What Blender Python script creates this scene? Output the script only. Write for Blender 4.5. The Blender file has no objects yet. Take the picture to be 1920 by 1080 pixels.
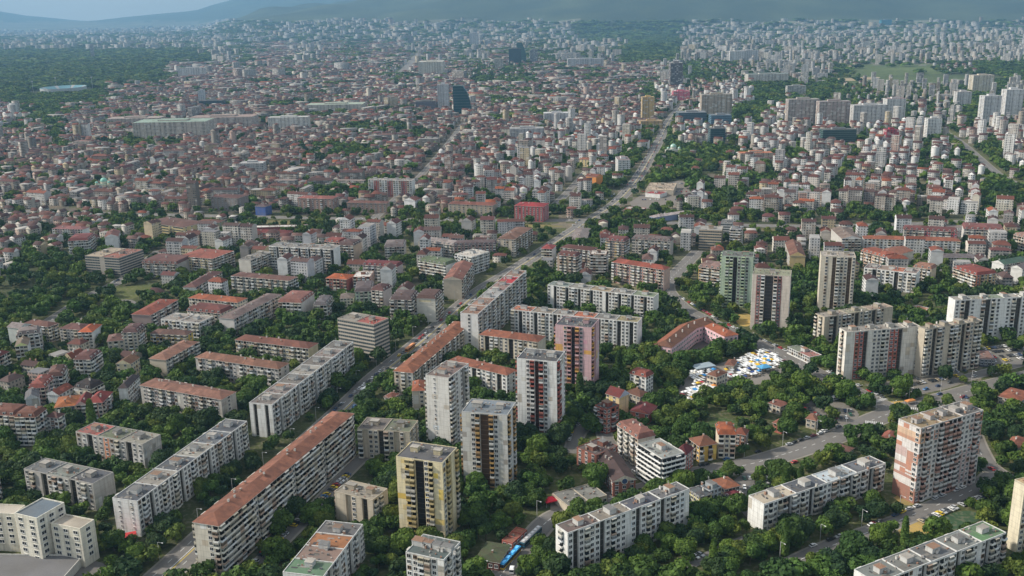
import bpy, math, random
import numpy as np
from mathutils import Vector, Matrix
random.seed(7); RNG = np.random.default_rng(7)
# ------------------------------------------------------------------ camera, world, sun
SC = bpy.context.scene; COL = SC.collection
CAM_H, FPX, HORY, ROLL = 250.0, 1850.0, 20.0, math.radians(-1.1)
pt = math.atan((540-HORY)/FPX)
cF = np.array([0, math.cos(pt), -math.sin(pt)]); cU0 = np.array([0, math.sin(pt), math.cos(pt)]); cR0 = np.array([1, 0, 0.])
cR = cR0*math.cos(ROLL)+cU0*math.sin(ROLL); cU = -cR0*math.sin(ROLL)+cU0*math.cos(ROLL)
cO = np.array([0, 0, CAM_H])
cam = bpy.data.objects.new('camera', bpy.data.cameras.new('camera')); COL.objects.link(cam)
m = Matrix.Identity(4)
for i in range(3):
    m[i][0] = cR[i]; m[i][1] = cU[i]; m[i][2] = -cF[i]; m[i][3] = cO[i]
cam.matrix_world = m
cam.data.sensor_width = 36; cam.data.lens = 36*FPX/1920; cam.data.clip_start = 5; cam.data.clip_end = 90000
SC.camera = cam
SUN_EL, SUN_AZ = math.radians(36), math.radians(-88)      # azimuth measured from +Y towards +X: sun stands to the left
W = bpy.data.worlds.new('World'); SC.world = W; W.use_nodes = True
nt = W.node_tree; bg = nt.nodes['Background']
sky = nt.nodes.new('ShaderNodeTexSky'); sky.sky_type = 'NISHITA'; sky.sun_disc = False
sky.sun_elevation = SUN_EL; sky.sun_rotation = SUN_AZ; sky.air_density = 1.2; sky.dust_density = 3.0; sky.altitude = 700
cm = nt.nodes.new('ShaderNodeMix'); cm.data_type = 'RGBA'; cn = nt.nodes.new('ShaderNodeTexNoise'); cn.inputs['Scale'].default_value = 2.2; cn.inputs['Detail'].default_value = 5
tc = nt.nodes.new('ShaderNodeTexCoord'); mp = nt.nodes.new('ShaderNodeMapping'); mp.inputs['Scale'].default_value = (1, 1, 3.5); nt.links.new(tc.outputs['Generated'], mp.inputs[0]); nt.links.new(mp.outputs[0], cn.inputs['Vector'])
cr = nt.nodes.new('ShaderNodeMapRange'); cr.inputs[1].default_value = .3; cr.inputs[2].default_value = .6; cr.inputs[3].default_value = .25; cr.inputs[4].default_value = .85; nt.links.new(cn.outputs[0], cr.inputs[0])
nt.links.new(cr.outputs[0], cm.inputs[0]); nt.links.new(sky.outputs[0], cm.inputs[6]); cm.inputs[7].default_value = (5.0, 4.9, 4.6, 1)      # thin high cloud
nt.links.new(cm.outputs[2], bg.inputs[0]); bg.inputs[1].default_value = 0.1
sl = bpy.data.lights.new('sun', 'SUN'); sl.energy = 3.1; sl.angle = math.radians(4.0); sl.color = (1.0, 0.92, 0.8)
so = bpy.data.objects.new('sun', sl); COL.objects.link(so)
sd = Vector((math.sin(SUN_AZ)*math.cos(SUN_EL), math.cos(SUN_AZ)*math.cos(SUN_EL), math.sin(SUN_EL)))
so.rotation_euler = sd.to_track_quat('Z', 'Y').to_euler(); so.location = (0, 0, 600)
SC.view_settings.view_transform = 'Standard'; SC.view_settings.look = 'None'; SC.view_settings.gamma = 1
SC.view_settings.exposure = 0.92
try:
    SC.cycles.volume_bounces = 1; SC.cycles.max_bounces = 5; SC.cycles.transparent_max_bounces = 4
except Exception: pass
# ------------------------------------------------------------------ photo geometry helpers (surveying: pixel -> ground point)
def G(px, py, z=0.0):
    d = cF*FPX+cR*(px-960)+cU*(540-py); t = (z-CAM_H)/d[2]; return cO+t*d
def PR(P):
    d = np.asarray(P, float)-cO; z = d@cF; return 960+FPX*(d@cR)/z, 540-FPX*(d@cU)/z
def hsolve(x, yt, yb):
    lo, hi = 0., 150.
    for _ in range(30):
        mm = (lo+hi)/2; P = G(x, yt, mm)
        if PR((P[0], P[1], 0))[1] < yb: lo = mm
        else: hi = mm
    return mm
TILE = {'A': (0, 780, 3.6), 'B': (400, 780, 3.6), 'C': (800, 780, 3.6), 'D': (1120, 780, 3.6), 'E': (1440, 780, 3.6),
        'F': (0, 540, 3.6), 'G': (400, 540, 3.6), 'H': (800, 540, 3.6), 'I': (1120, 540, 3.6), 'J': (1440, 540, 3.6),
        'K': (0, 330, 4), 'L': (400, 330, 4), 'M': (800, 330, 4), 'N': (1200, 330, 4), 'O': (1520, 330, 4),
        'P': (0, 0, 3), 'Q': (640, 0, 3), 'R': (1280, 0, 3), 'Z': (0, 0, 1)}
def T(t, x, y): a = TILE[t]; return (a[0]+x/a[2], a[1]+y/a[2])
# ------------------------------------------------------------------ materials
def newmat(name):
    mt = bpy.data.materials.new(name); mt.use_nodes = True
    n = mt.node_tree; return mt, n, n.nodes['Principled BSDF']
def nd(n, typ, **kw):
    o = n.nodes.new(typ)
    for k, v in kw.items(): setattr(o, k, v)
    return o
def mth(n, op, a, b=None, c=None):
    o = n.nodes.new('ShaderNodeMath'); o.operation = op
    for i, v in enumerate((a, b, c)):
        if v is None: continue
        if isinstance(v, (int, float)): o.inputs[i].default_value = v
        else: n.links.new(v, o.inputs[i])
    return o.outputs[0]
def mixc(n, fac, a, b, mode='MIX'):
    o = n.nodes.new('ShaderNodeMix'); o.data_type = 'RGBA'; o.blend_type = mode
    for s, v in ((o.inputs[0], fac), (o.inputs[6], a), (o.inputs[7], b)):
        if isinstance(v, (int, float)): s.default_value = v
        elif isinstance(v, tuple): s.default_value = (*v, 1)
        else: n.links.new(v, s)
    return o.outputs[2]
def noise(n, scale, detail=3, coord=None):
    o = n.nodes.new('ShaderNodeTexNoise'); o.inputs['Scale'].default_value = scale; o.inputs['Detail'].default_value = detail
    if coord is None:
        g = n.nodes.new('ShaderNodeNewGeometry'); coord = g.outputs['Position']
    n.links.new(coord, o.inputs['Vector']); return o.outputs[0]
def ramp(n, f, lo, hi):
    o = n.nodes.new('ShaderNodeMapRange'); n.links.new(f, o.inputs[0]); o.inputs[1].default_value = lo; o.inputs[2].default_value = hi
    return o.outputs[0]
def basecol(n):
    a = n.nodes.new('ShaderNodeAttribute'); a.attribute_name = 'col'
    oi = n.nodes.new('ShaderNodeObjectInfo')
    return mixc(n, 1.0, a.outputs['Color'], oi.outputs['Color'], 'MULTIPLY')
def surf_mat(name, rough=0.85, nscale=0.5, amount=0.35, metal=0.0):
    mt, n, b = newmat(name); c = basecol(n)
    f = noise(n, nscale, 4); f2 = noise(n, nscale*7, 3)
    s = mth(n, 'ADD', mth(n, 'MULTIPLY', f, amount), mth(n, 'MULTIPLY', f2, amount*.6))
    s = mth(n, 'ADD', s, 1-amount*.8)
    cc = nd(n, 'ShaderNodeCombineColor')
    for i in range(3): n.links.new(s, cc.inputs[i])
    n.links.new(mixc(n, 1.0, c, cc.outputs[0], 'MULTIPLY'), b.inputs['Base Color'])
    if name == 'render':
        g_ = nd(n, 'ShaderNodeNewGeometry'); mp_ = nd(n, 'ShaderNodeMapping'); mp_.inputs['Scale'].default_value = (.9, .9, .07); n.links.new(g_.outputs['Position'], mp_.inputs[0])
        stk = ramp(n, noise(n, 1., 5, mp_.outputs[0]), .46, .72); sz_ = nd(n, 'ShaderNodeSeparateXYZ'); n.links.new(g_.outputs['Position'], sz_.inputs[0])
        seam = mth(n, 'LESS_THAN', mth(n, 'FRACT', mth(n, 'DIVIDE', mth(n, 'SUBTRACT', sz_.outputs[2], .45), 2.85)), .045)
        prev = b.inputs['Base Color'].links[0].from_socket; p2 = mixc(n, mth(n, 'MULTIPLY', stk, .42), prev, (.2, .18, .15))
        n.links.new(mixc(n, mth(n, 'MULTIPLY', seam, .4), p2, (.13, .12, .11)), b.inputs['Base Color'])
    if name == 'roof_felt':
        b.inputs['Base Color'].links[0].from_node.inputs[0].default_value = 1
        st_ = ramp(n, noise(n, .09, 6), .42, .62); prev = b.inputs['Base Color'].links[0].from_socket
        n.links.new(mixc(n, mth(n, 'MULTIPLY', st_, .45), mixc(n, 1., prev, (.8, .79, .78), 'MULTIPLY'), (.1, .095, .085)), b.inputs['Base Color'])
    b.inputs['Roughness'].default_value = rough; b.inputs['Metallic'].default_value = metal
    b.inputs['Specular IOR Level'].default_value = 0.3
    return mt
def facade_mat():
    mt, n, b = newmat('facade'); c = basecol(n)
    uv = nd(n, 'ShaderNodeUVMap'); uv.uv_map = 'uv'; sp = nd(n, 'ShaderNodeSeparateXYZ'); n.links.new(uv.outputs[0], sp.inputs[0])
    u, v = sp.outputs[0], sp.outputs[1]
    us, vs = mth(n, 'DIVIDE', u, 2.9), mth(n, 'DIVIDE', v, 2.9)
    uf, vf, ui, vi = mth(n, 'FRACT', us), mth(n, 'FRACT', vs), mth(n, 'FLOOR', us), mth(n, 'FLOOR', vs)
    def wn(a, bb):
        cx = nd(n, 'ShaderNodeCombineXYZ'); n.links.new(a, cx.inputs[0]); n.links.new(bb, cx.inputs[1])
        w = nd(n, 'ShaderNodeTexWhiteNoise'); w.noise_dimensions = '3D'; n.links.new(cx.outputs[0], w.inputs[0]); return w.outputs[0]
    has = mth(n, 'GREATER_THAN', u, 0.0)
    r1 = wn(ui, vi); r2 = wn(mth(n, 'FLOOR', mth(n, 'MULTIPLY', us, .5)), mth(n, 'ADD', vi, 77.3)); r3 = wn(ui, mth(n, 'ADD', mth(n, 'FLOOR', mth(n, 'MULTIPLY', vs, 0)), 13.1))
    wide = mth(n, 'MULTIPLY_ADD', r3, .16, .14)
    win = mth(n, 'LESS_THAN', mth(n, 'ABSOLUTE', mth(n, 'SUBTRACT', uf, .5)), wide)
    win = mth(n, 'MULTIPLY', win, mth(n, 'LESS_THAN', mth(n, 'ABSOLUTE', mth(n, 'SUBTRACT', vf, .56)), .24))
    win = mth(n, 'MULTIPLY', win, has)
    # painted insulation patches of single flats
    pat = mth(n, 'MULTIPLY', mth(n, 'GREATER_THAN', r2, .78), has)
    wl = mixc(n, mth(n, 'MULTIPLY', pat, .6), c, mixc(n, r1, (.55, .5, .42), (.8, .8, .78)))
    seam = mth(n, 'LESS_THAN', vf, .05)
    wl = mixc(n, mth(n, 'MULTIPLY', seam, .25), wl, (.12, .11, .1))
    st = ramp(n, noise(n, .25, 5), .35, .75)
    wl = mixc(n, mth(n, 'MULTIPLY', st, .35), wl, (.2, .18, .155))
    # balcony columns: dark loggia band above a parapet
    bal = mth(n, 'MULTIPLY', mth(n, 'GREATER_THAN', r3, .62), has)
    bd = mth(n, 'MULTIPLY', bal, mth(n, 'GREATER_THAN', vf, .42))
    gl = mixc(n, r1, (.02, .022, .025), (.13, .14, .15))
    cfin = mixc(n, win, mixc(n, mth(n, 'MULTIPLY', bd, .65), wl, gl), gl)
    n.links.new(cfin, b.inputs['Base Color'])
    n.links.new(mth(n, 'MULTIPLY_ADD', win, -.6, .85), b.inputs['Roughness'])
    b.inputs['Specular IOR Level'].default_value = 0.3
    return mt
def tile_mat():
    mt, n, b = newmat('roof_tiles'); c = basecol(n)
    f = ramp(n, noise(n, .35, 5), .3, .7); f2 = noise(n, 2.5, 3)
    c = mixc(n, 1., c, (.6, .53, .52), 'MULTIPLY')
    dk = mixc(n, mth(n, 'MULTIPLY', f, .55), c, (.06, .034, .03))
    lt = mixc(n, ramp(n, f2, .5, .8), dk, mixc(n, 1., dk, (1.5, 1.35, 1.25), 'MULTIPLY'))
    n.links.new(lt, b.inputs['Base Color']); b.inputs['Roughness'].default_value = .8; b.inputs['Specular IOR Level'].default_value = .25
    return mt
def leaf_mat():
    mt, n, b = newmat('leaves'); c = basecol(n)
    oi = nd(n, 'ShaderNodeObjectInfo')
    f = noise(n, .22, 4); f2 = noise(n, .03, 2)
    a = mixc(n, ramp(n, f, .35, .7), (.6, .7, .6), (1.3, 1.3, 1.1))
    bb = mixc(n, ramp(n, f2, .35, .65), (.8, .9, .95), (1.2, 1.08, .9))
    k = mixc(n, 1.0, mixc(n, 1.0, c, a, 'MULTIPLY'), bb, 'MULTIPLY')
    n.links.new(k, b.inputs['Base Color']); b.inputs['Roughness'].default_value = .7; b.inputs['Specular IOR Level'].default_value = .2
    tr = nd(n, 'ShaderNodeBsdfTranslucent'); n.links.new(k, tr.inputs[0])
    mx = nd(n, 'ShaderNodeMixShader'); mx.inputs[0].default_value = .22
    out = n.nodes['Material Output']; n.links.new(b.outputs[0], mx.inputs[1]); n.links.new(tr.outputs[0], mx.inputs[2]); n.links.new(mx.outputs[0], out.inputs[0])
    return mt
def ground_mat():
    mt, n, b = newmat('ground'); c = basecol(n)
    f = noise(n, .05, 6); f2 = noise(n, .4, 4)
    k = mixc(n, ramp(n, f, .35, .65), mixc(n, 1., c, (.72, .78, .7), 'MULTIPLY'), mixc(n, 1., c, (1.25, 1.15, 1.0), 'MULTIPLY'))
    k = mixc(n, mth(n, 'MULTIPLY', ramp(n, f2, .5, .62), .35), k, (.2, .175, .13))
    k = mixc(n, ramp(n, noise(n, .0016, 9), .4, .66), mixc(n, 1., k, (.8, .8, .85), 'MULTIPLY'), mixc(n, 1., k, (1.5, 1.4, 1.35), 'MULTIPLY'))
    n.links.new(k, b.inputs['Base Color']); b.inputs['Roughness'].default_value = .95; b.inputs['Specular IOR Level'].default_value = .1
    return mt
def glass_mat():
    mt, n, b = newmat('glass'); c = basecol(n); n.links.new(c, b.inputs['Base Color'])
    b.inputs['Roughness'].default_value = .25; b.inputs['Specular IOR Level'].default_value = .3
    return mt
def paint_mat():
    mt, n, b = newmat('paint'); c = basecol(n); n.links.new(c, b.inputs['Base Color'])
    b.inputs['Roughness'].default_value = .35; return mt
FAC, WALL, FLAT, TILEM, LEAF, GROUND, GLASS, PAINT = facade_mat(), surf_mat('render', .85, .35, .3), surf_mat('roof_felt', .9, .18, .7), tile_mat(), leaf_mat(), ground_mat(), glass_mat(), paint_mat()
ROAD = surf_mat('asphalt', .9, .12, .35); BARK = surf_mat('bark', .95, 1.5, .5); CLOTH = surf_mat('cloth', .8, .6, .15)
MATS = [FAC, WALL, FLAT, TILEM, LEAF, GROUND, GLASS, PAINT, ROAD, BARK, CLOTH]
fac, wal, fla, til, lea, gro, gla, pai, roa, bar, clo = range(11)
# ------------------------------------------------------------------ mesh builder
class MB:
    def __init__(s): s.v = []; s.f = []; s.c = []; s.m = []; s.u = []
    def face(s, pts, col=(1, 1, 1), mat=wal, uv=None):
        i = len(s.v); s.v.extend(pts); s.f.append(tuple(range(i, i+len(pts)))); s.c.append(col); s.m.append(mat); s.u.append(uv)
    def box(s, o, a, b, z0, z1, col=(1, 1, 1), mat=wal, top=None, topmat=None, uvz=None, bottom=False):
        """o corner (x,y); a, b 2D edge vectors; a x b counter-clockwise"""
        o = np.array(o[:2], float); a = np.array(a[:2], float); b = np.array(b[:2], float)
        q = [o, o+a, o+a+b, o+b]
        for k in range(4):
            p, r = q[k], q[(k+1) % 4]; L = float(np.hypot(*(r-p)))
            uv = None
            if uvz is not None:
                uo = uvz+k*31.9; uv = [(uo, z0), (uo+L, z0), (uo+L, z1), (uo, z1)]
            s.face([(p[0], p[1], z0), (r[0], r[1], z0), (r[0], r[1], z1), (p[0], p[1], z1)], col, mat, uv)
        s.face([(p[0], p[1], z1) for p in q], top or col, mat if topmat is None else topmat)
        if bottom: s.face([(p[0], p[1], z0) for p in q[::-1]], col, mat)
    def add(s, other, M=None, col=None):
        i = len(s.v)
        for p in other.v:
            s.v.append(tuple(M @ Vector(p)) if M is not None else p)
        for f, c, mt, u in zip(other.f, other.c, other.m, other.u):
            s.f.append(tuple(k+i for k in f)); s.c.append(tuple(x*y for x, y in zip(c, col)) if col is not None else c); s.m.append(mt); s.u.append(u)
    def mesh(s, name):
        me = bpy.data.meshes.new(name); me.from_pydata([tuple(map(float, p)) for p in s.v], [], s.f)
        used = sorted(set(s.m)); rm = {k: i for i, k in enumerate(used)}
        for k in used: me.materials.append(MATS[k])
        me.polygons.foreach_set('material_index', [rm[k] for k in s.m])
        ca = me.color_attributes.new('col', 'FLOAT_COLOR', 'CORNER'); cc = []; uu = []
        ul = me.uv_layers.new(name='uv')
        for f, c, u in zip(s.f, s.c, s.u):
            for k in range(len(f)):
                cc += [c[0], c[1], c[2], 1.0]; uu += list(u[k]) if u else [-5.0, 1.0]
        ca.data.foreach_set('color', cc); ul.data.foreach_set('uv', uu)
        me.update(); return me
    def build(s, name, parent=None, loc=None):
        if not s.f: return None
        if loc is not None: s.v = [(p[0]-loc[0], p[1]-loc[1], p[2]-loc[2]) for p in s.v]
        o = bpy.data.objects.new(name, s.mesh(name)); COL.objects.link(o)
        if loc is not None: o.location = loc
        if parent: o.parent = parent
        return o
def np_mesh(name, V, F, C, matids, UV=None, mats=None):
    """V (n,3); F (m,4) quads; C (m,3) face colours; matids (m,) index in mats"""
    me = bpy.data.meshes.new(name); n = len(V); mm = len(F)
    me.vertices.add(n); me.vertices.foreach_set('co', V.astype(np.float32).ravel())
    me.loops.add(mm*4); me.loops.foreach_set('vertex_index', F.astype(np.int32).ravel())
    me.polygons.add(mm); me.polygons.foreach_set('loop_start', np.arange(0, mm*4, 4, dtype=np.int32))
    try: me.polygons.foreach_set('loop_total', np.full(mm, 4, dtype=np.int32))
    except Exception: pass
    for k in mats: me.materials.append(MATS[k])
    me.polygons.foreach_set('material_index', matids.astype(np.int32))
    ca = me.color_attributes.new('col', 'FLOAT_COLOR', 'CORNER')
    cc = np.ones((mm, 4, 4), np.float32); cc[:, :, :3] = C[:, None, :]; ca.data.foreach_set('color', cc.ravel())
    ul = me.uv_layers.new(name='uv')
    ul.data.foreach_set('uv', (UV if UV is not None else np.full((mm*4, 2), -5.0)).astype(np.float32).ravel())
    me.update(calc_edges=True); me.validate(); return me
def empty(name, loc, rz=0.0):
    o = bpy.data.objects.new(name, None); COL.objects.link(o); o.location = loc; o.rotation_euler = (0, 0, rz); o.empty_display_size = 2; return o
def tag(o, label=None, cat=None, group=None, kind=None):
    if label: o['label'] = label
    if cat: o['category'] = cat
    if group: o['group'] = group
    if kind: o['kind'] = kind
    return o
def obj(name, me, parent=None, loc=(0, 0, 0), rz=0.0, color=None):
    o = bpy.data.objects.new(name, me); COL.objects.link(o); o.location = loc; o.rotation_euler = (0, 0, rz)
    if parent: o.parent = parent
    if color: o.color = (*color, 1)
    return o
def nrm(v): v = np.array(v, float); return v/np.linalg.norm(v)
RECTS = []      # footprints (ox,oy,ux,uy,L,D) to keep trees and filler away
LM = []         # landmarks (px,py,phrase)
def add_rect(o, u, L, D, pad=0): RECTS.append((o[0], o[1], u[0], u[1], L, D, pad))
# ------------------------------------------------------------------ facade pieces shared by all near buildings
def window_mb(w=1.75, h=1.6):
    b = MB(); y0 = -.10
    b.face([(-w/2, y0, 0), (w/2, y0, 0), (w/2, y0, h), (-w/2, y0, h)], (.028, .033, .04), gla)
    d = y0-.05
    for (x0, x1, z0, z1) in ((-w/2, w/2, -.12, 0), (-w/2, w/2, h, h+.1), (-w/2-.1, -w/2, -.12, h+.1), (w/2, w/2+.1, -.12, h+.1), (-.05, .05, 0, h)):
        b.box((x0, d), (x1-x0, 0), (0, .16), z0, z1, (.78, .78, .76), wal)
    b.box((-w/2-.12, -.3), (w+.24, 0), (0, .3), -.2, -.12, (.5, .5, .48), wal)
    return b
def balcony_mb(w=2.7, glazed=0):
    b = MB(); P = 1.15
    b.face([(-w/2+.15, -.09, .05), (w/2-.15, -.09, .05), (w/2-.05, -.09, 2.5), (-w/2+.05, -.09, 2.5)], (.022, .025, .028), gla)
    b.box((-w/2, -P), (w, 0), (0, P), -.12, .03, (.5, .49, .46), wal, bottom=True)
    b.box((-w/2, -P), (w, 0), (0, .1), .03, 1.0, (1, 1, 1), clo)
    b.box((-w/2, -P+.1), (.1, 0), (0, P-.1), .03, 1.0, (1, 1, 1), clo)
    b.box((w/2-.1, -P+.1), (.1, 0), (0, P-.1), .03, 1.0, (1, 1, 1), clo)
    if glazed:
        b.box((-w/2+.04, -P+.04), (w-.08, 0), (0, P-.04), 1.0, 2.3, (.06, .075, .085) if glazed == 1 else (.22, .24, .25), gla)
        n = 3 if glazed == 1 else 4
        for k in range(n+1):
            x = -w/2+k*(w-.08)/n
            b.box((x, -P-.01), (.08, 0), (0, .06), 1.0, 2.3, (.8, .8, .78), wal)
        b.box((-w/2-.03, -P-.03), (w+.06, 0), (0, P+.03), 2.3, 2.5, (.75, .75, .72), wal)
    return b
WIN = window_mb(); WIN2 = window_mb(2.5, 1.6); WINS = window_mb(.8, .9)
BAL = [balcony_mb(2.7, 0), balcony_mb(2.7, 1), balcony_mb(2.7, 2)]
BAND = [balcony_mb(3.2, 0), balcony_mb(3.2, 1), balcony_mb(3.2, 2)]
PIECE = {'w': WIN, 'W': WIN2, 's': WINS}
PME = {}
def piece_mesh(key, mb):
    if key not in PME: PME[key] = mb.mesh(key)
    return PME[key]
PALETTES = {
    'white': [(.72, .72, .7), (.6, .6, .57), (.5, .46, .4), (.68, .66, .6), (.55, .6, .64)],
    'cream': [(.66, .6, .48), (.72, .68, .58), (.5, .43, .34), (.7, .7, .68), (.6, .5, .33)],
    'grey': [(.42, .4, .37), (.5, .48, .44), (.65, .64, .62), (.36, .33, .3), (.58, .56, .5)],
    'yellow': [(.72, .6, .32), (.66, .52, .25), (.7, .64, .48), (.74, .55, .14), (.6, .55, .45)],
    'pink': [(.6, .4, .42), (.62, .48, .48), (.62, .42, .22), (.6, .32, .38), (.58, .5, .5)],
    'brick': [(.4, .17, .11), (.46, .22, .15), (.62, .58, .54), (.68, .66, .64), (.5, .32, .26)],
    'beige': [(.5, .44, .35), (.58, .52, .42), (.44, .38, .3), (.66, .64, .6), (.52, .5, .46)],
    'red': [(.42, .12, .09), (.5, .2, .14), (.55, .42, .35), (.62, .52, .44), (.45, .15, .12)],
    'green': [(.42, .52, .4), (.5, .58, .46), (.36, .44, .36), (.62, .66, .58), (.45, .55, .35)],
}
PARAP = [(.72, .71, .68), (.6, .58, .53), (.48, .44, .38), (.66, .68, .7), (.55, .5, .4), (.4, .3, .24), (.68, .66, .6)]
GATE = 700.0
NWIN = [0]
def building(lm, label, pts, h, F, S, wall='white', roof='flat', rcol=(.2, .2, .2), rh=2.6, name='apartment_block', cat='apartment block',
             fl=2.85, dark=(.05, .045, .04), accent=None, patch=.3, attach='R', group='apartment blocks of the district', rcols=None, boxes=None,
             parap=None, base=None, bands=(), glz=(.45, .3, .25), plinth=None, sidewin=True, podium=None, segs=None, lean=None, gablecol=None, back=None):
    rnd = random.Random(sum(ord(ch)*(i+3) for i, ch in enumerate(lm)))
    if isinstance(h, tuple): h = hsolve(h[0], h[1], h[2])
    p0, p1 = [G(*T(*p), h) for p in pts[:2]]
    v0 = p1-p0; L = float(np.hypot(v0[0], v0[1])); u = np.array([v0[0]/L, v0[1]/L]); vv = np.array([-u[1], u[0]])
    if isinstance(pts[2], (int, float)): D = float(pts[2])
    else:
        p2 = G(*T(*pts[2]), h); D = abs(float(np.dot((p2-(p1 if attach == 'R' else p0))[:2], vv)))
        pb, ps = (p1, p0) if attach == 'R' else (p0, p1); w2 = (p2-pb)[:2]; W2_ = float(np.hypot(*w2))
        if W2_ > L:      # the long side fixes the direction
            vv = w2/W2_; u = np.array([vv[1], -vv[0]]); D = W2_; L = max(6.0, abs(float(np.dot((p1-p0)[:2], u))))
            if attach == 'R': p0 = np.array([*(p1[:2]-u*L), h])
    D = max(D, 6.0)
    if podium is None: add_rect(p0, u, L, D)
    else: add_rect(p0-np.array([*(u*3), 0]), u, L+6, D)
    cx, cy = p0[0]+u[0]*L/2+vv[0]*D/2, p0[1]+u[1]*L/2+vv[1]*D/2
    dist = math.hypot(cx, cy); near = dist < GATE
    LM.append((*PR((cx, cy, h*.5)), lm))
    base_loc = (cx, cy, 0.0)
    root = empty(name, base_loc); tag(root, label, cat, group)
    nfl = max(1, int(round((h-.4)/fl))); fh = (h-.5)/nfl
    pal = PALETTES[wall]; wc = pal[0]
    if base: wc = base
    B = MB(); WM = MB(); BM = MB(); WP = []; BP = []; DS = []
    faces = [(F, p0[:2], u, L), (S, p0[:2]+u*L, vv, D), ((back or F)[::-1], p0[:2]+u*L+vv*D, -u, L), (S[::-1], p0[:2]+vv*D, -vv, D)]
    rec = [1.3 if any(ch in 'dD' for ch in s) else 0.0 for s, _, _, _ in faces]
    rec[0] = rec[2] = max(rec[0], rec[2]); rec[1] = rec[3] = max(rec[1], rec[3])
    bo = p0[:2]+u*rec[3]+vv*rec[0]
    cxx = rnd.uniform(0, 50)
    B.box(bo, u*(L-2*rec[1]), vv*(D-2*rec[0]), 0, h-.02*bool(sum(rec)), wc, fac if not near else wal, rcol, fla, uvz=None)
    for fi, (st, o, t, LL) in enumerate(faces):
        n = np.array([t[1], -t[0]]); r = rec[fi]; vis = fi < 2 or (attach == 'L' and fi == 3)
        ang = math.atan2(t[1], t[0])
        nb = max(1, int(round(LL/3.15)))
        # stretch the pattern over the facade
        if len(st) < nb:
            mul = max(1, int(round(nb/len(st)))); s2 = st*mul
        else: s2 = st
        if '|' in st: s2 = st.replace('|', '')
        bw = LL/len(s2)
        if r > 0:      # bays in front of the recessed core
            k = 0
            while k < len(s2):
                if s2[k] in 'dD': k += 1; continue
                j = k
                while j < len(s2) and s2[j] not in 'dD': j += 1
                a0, a1 = k*bw, j*bw
                if fi in (1, 3) and rec[0] > 0: a0 = max(a0, rec[0]); a1 = min(a1, LL-rec[0])
                if a1-a0 > .05: B.box(o+t*a0, t*(a1-a0), -n*r, 0, h+(.004*fi), wc, wal, rcol, fla)
                k = j
        # colour patches of single flats
        if patch > 0 and near:
            for k in range(0, len(s2)):
                if s2[k] in 'dDr': continue
                for q in range(nfl):
                    if rnd.random() < patch*.55:
                        hh = 1 if rnd.random() < .7 else 2
                        z0 = .5+q*fh; z1 = min(h-.3, z0+hh*fh-.02); pc = rnd.choice(pal)
                        a = o+t*(k*bw+.02)+n*.03; bb = o+t*((k+1)*bw-.02)+n*.03
                        B.face([(a[0], a[1], z0), (bb[0], bb[1], z0), (bb[0], bb[1], z1), (a[0], a[1], z1)], pc, wal)
        for k, ch in enumerate(s2):
            cxk = (k+.5)*bw
            if ch == 'x': continue
            if ch == 'd':
                DS.append((o+t*(k*bw)-n*(r-.12), t*bw, n, h)); continue
            if ch == 'D': continue
            if ch == 'r' and accent:
                a = o+t*(k*bw)+n*.05; bb = o+t*((k+1)*bw)+n*.05
                B.face([(a[0], a[1], .3), (bb[0], bb[1], .3), (bb[0], bb[1], h-.3), (a[0], a[1], h-.3)], accent, wal)
            colsty = rnd.random()
            for q in range(nfl):
                z = .5+q*fh
                P = o+t*cxk+n*.05
                rr = rnd.random()
                if ch in 'wWrs':
                    key = {'w': 'w', 'W': 'W', 'r': 'w', 's': 's'}[ch]; zz = z+.95
                    if not near and ch == 's': continue
                    c = (1, 1, 1) if rr < .7 else rnd.choice([(.5, .36, .26), (.6, .6, .6), (.85, .85, .9)])
                    WP.append((vis, key, P, ang, zz, c))
                elif ch in 'bl':
                    if q == 0 and plinth: continue
                    g = 0 if rr < glz[0] else (1 if rr < glz[0]+glz[1] else 2)
                    c = rnd.choice(parap or PARAP)
                    BP.append((vis, ('b' if ch == 'b' else 'l', g), P, ang, z+.1, c, bw))
                elif ch == 'g':
                    a = P-t*(bw*.5); bb = P+t*(bw*.5)
                    WM.face([(a[0], a[1], z+.8), (bb[0], bb[1], z+.8), (bb[0], bb[1], z+2.3), (a[0], a[1], z+2.3)], (.07, .085, .09), gla)
                    for w2 in (0, .5): WM.box(a+t*(bw*w2), t*.12, -n*.04, z+.8, z+2.3, (.5, .48, .45), wal)
    for (fi, x0, x1, z0, z1, bc) in bands:
        st, o, t, LL = faces[fi]; n = np.array([t[1], -t[0]]); a = o+t*(LL*x0)+n*.035; e = o+t*(LL*x1)+n*.035
        if rec[fi] > 0 and (x0 > 0 or x1 < 1) or rec[fi] == 0: B.face([(a[0], a[1], h*z0), (e[0], e[1], h*z0), (e[0], e[1], h*z1), (a[0], a[1], h*z1)], bc, wal)
    B.build('wall', root, None).location = (-cx, -cy, 0)
    # windows and balconies
    WP.sort(key=lambda q: not q[0]); BP.sort(key=lambda q: not q[0])
    def wmat(P, ang, z, sx=1.0): return Matrix.Translation((P[0], P[1], z)) @ Matrix.Rotation(ang, 4, 'Z') @ Matrix.Diagonal((sx, 1, 1, 1))
    cap = 100 if near else 0
    for i, (vis, key, P, ang, z, c) in enumerate(WP):
        if i < cap:
            o = obj('window', piece_mesh('window_'+{'w': 'plain', 'W': 'wide', 's': 'small'}[key], PIECE[key]), root, (P[0]-cx, P[1]-cy, z), ang, c)
        else: WM.add(PIECE[key] if dist < 1100 else PIECE[key], wmat(P, ang, z), c)
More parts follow.
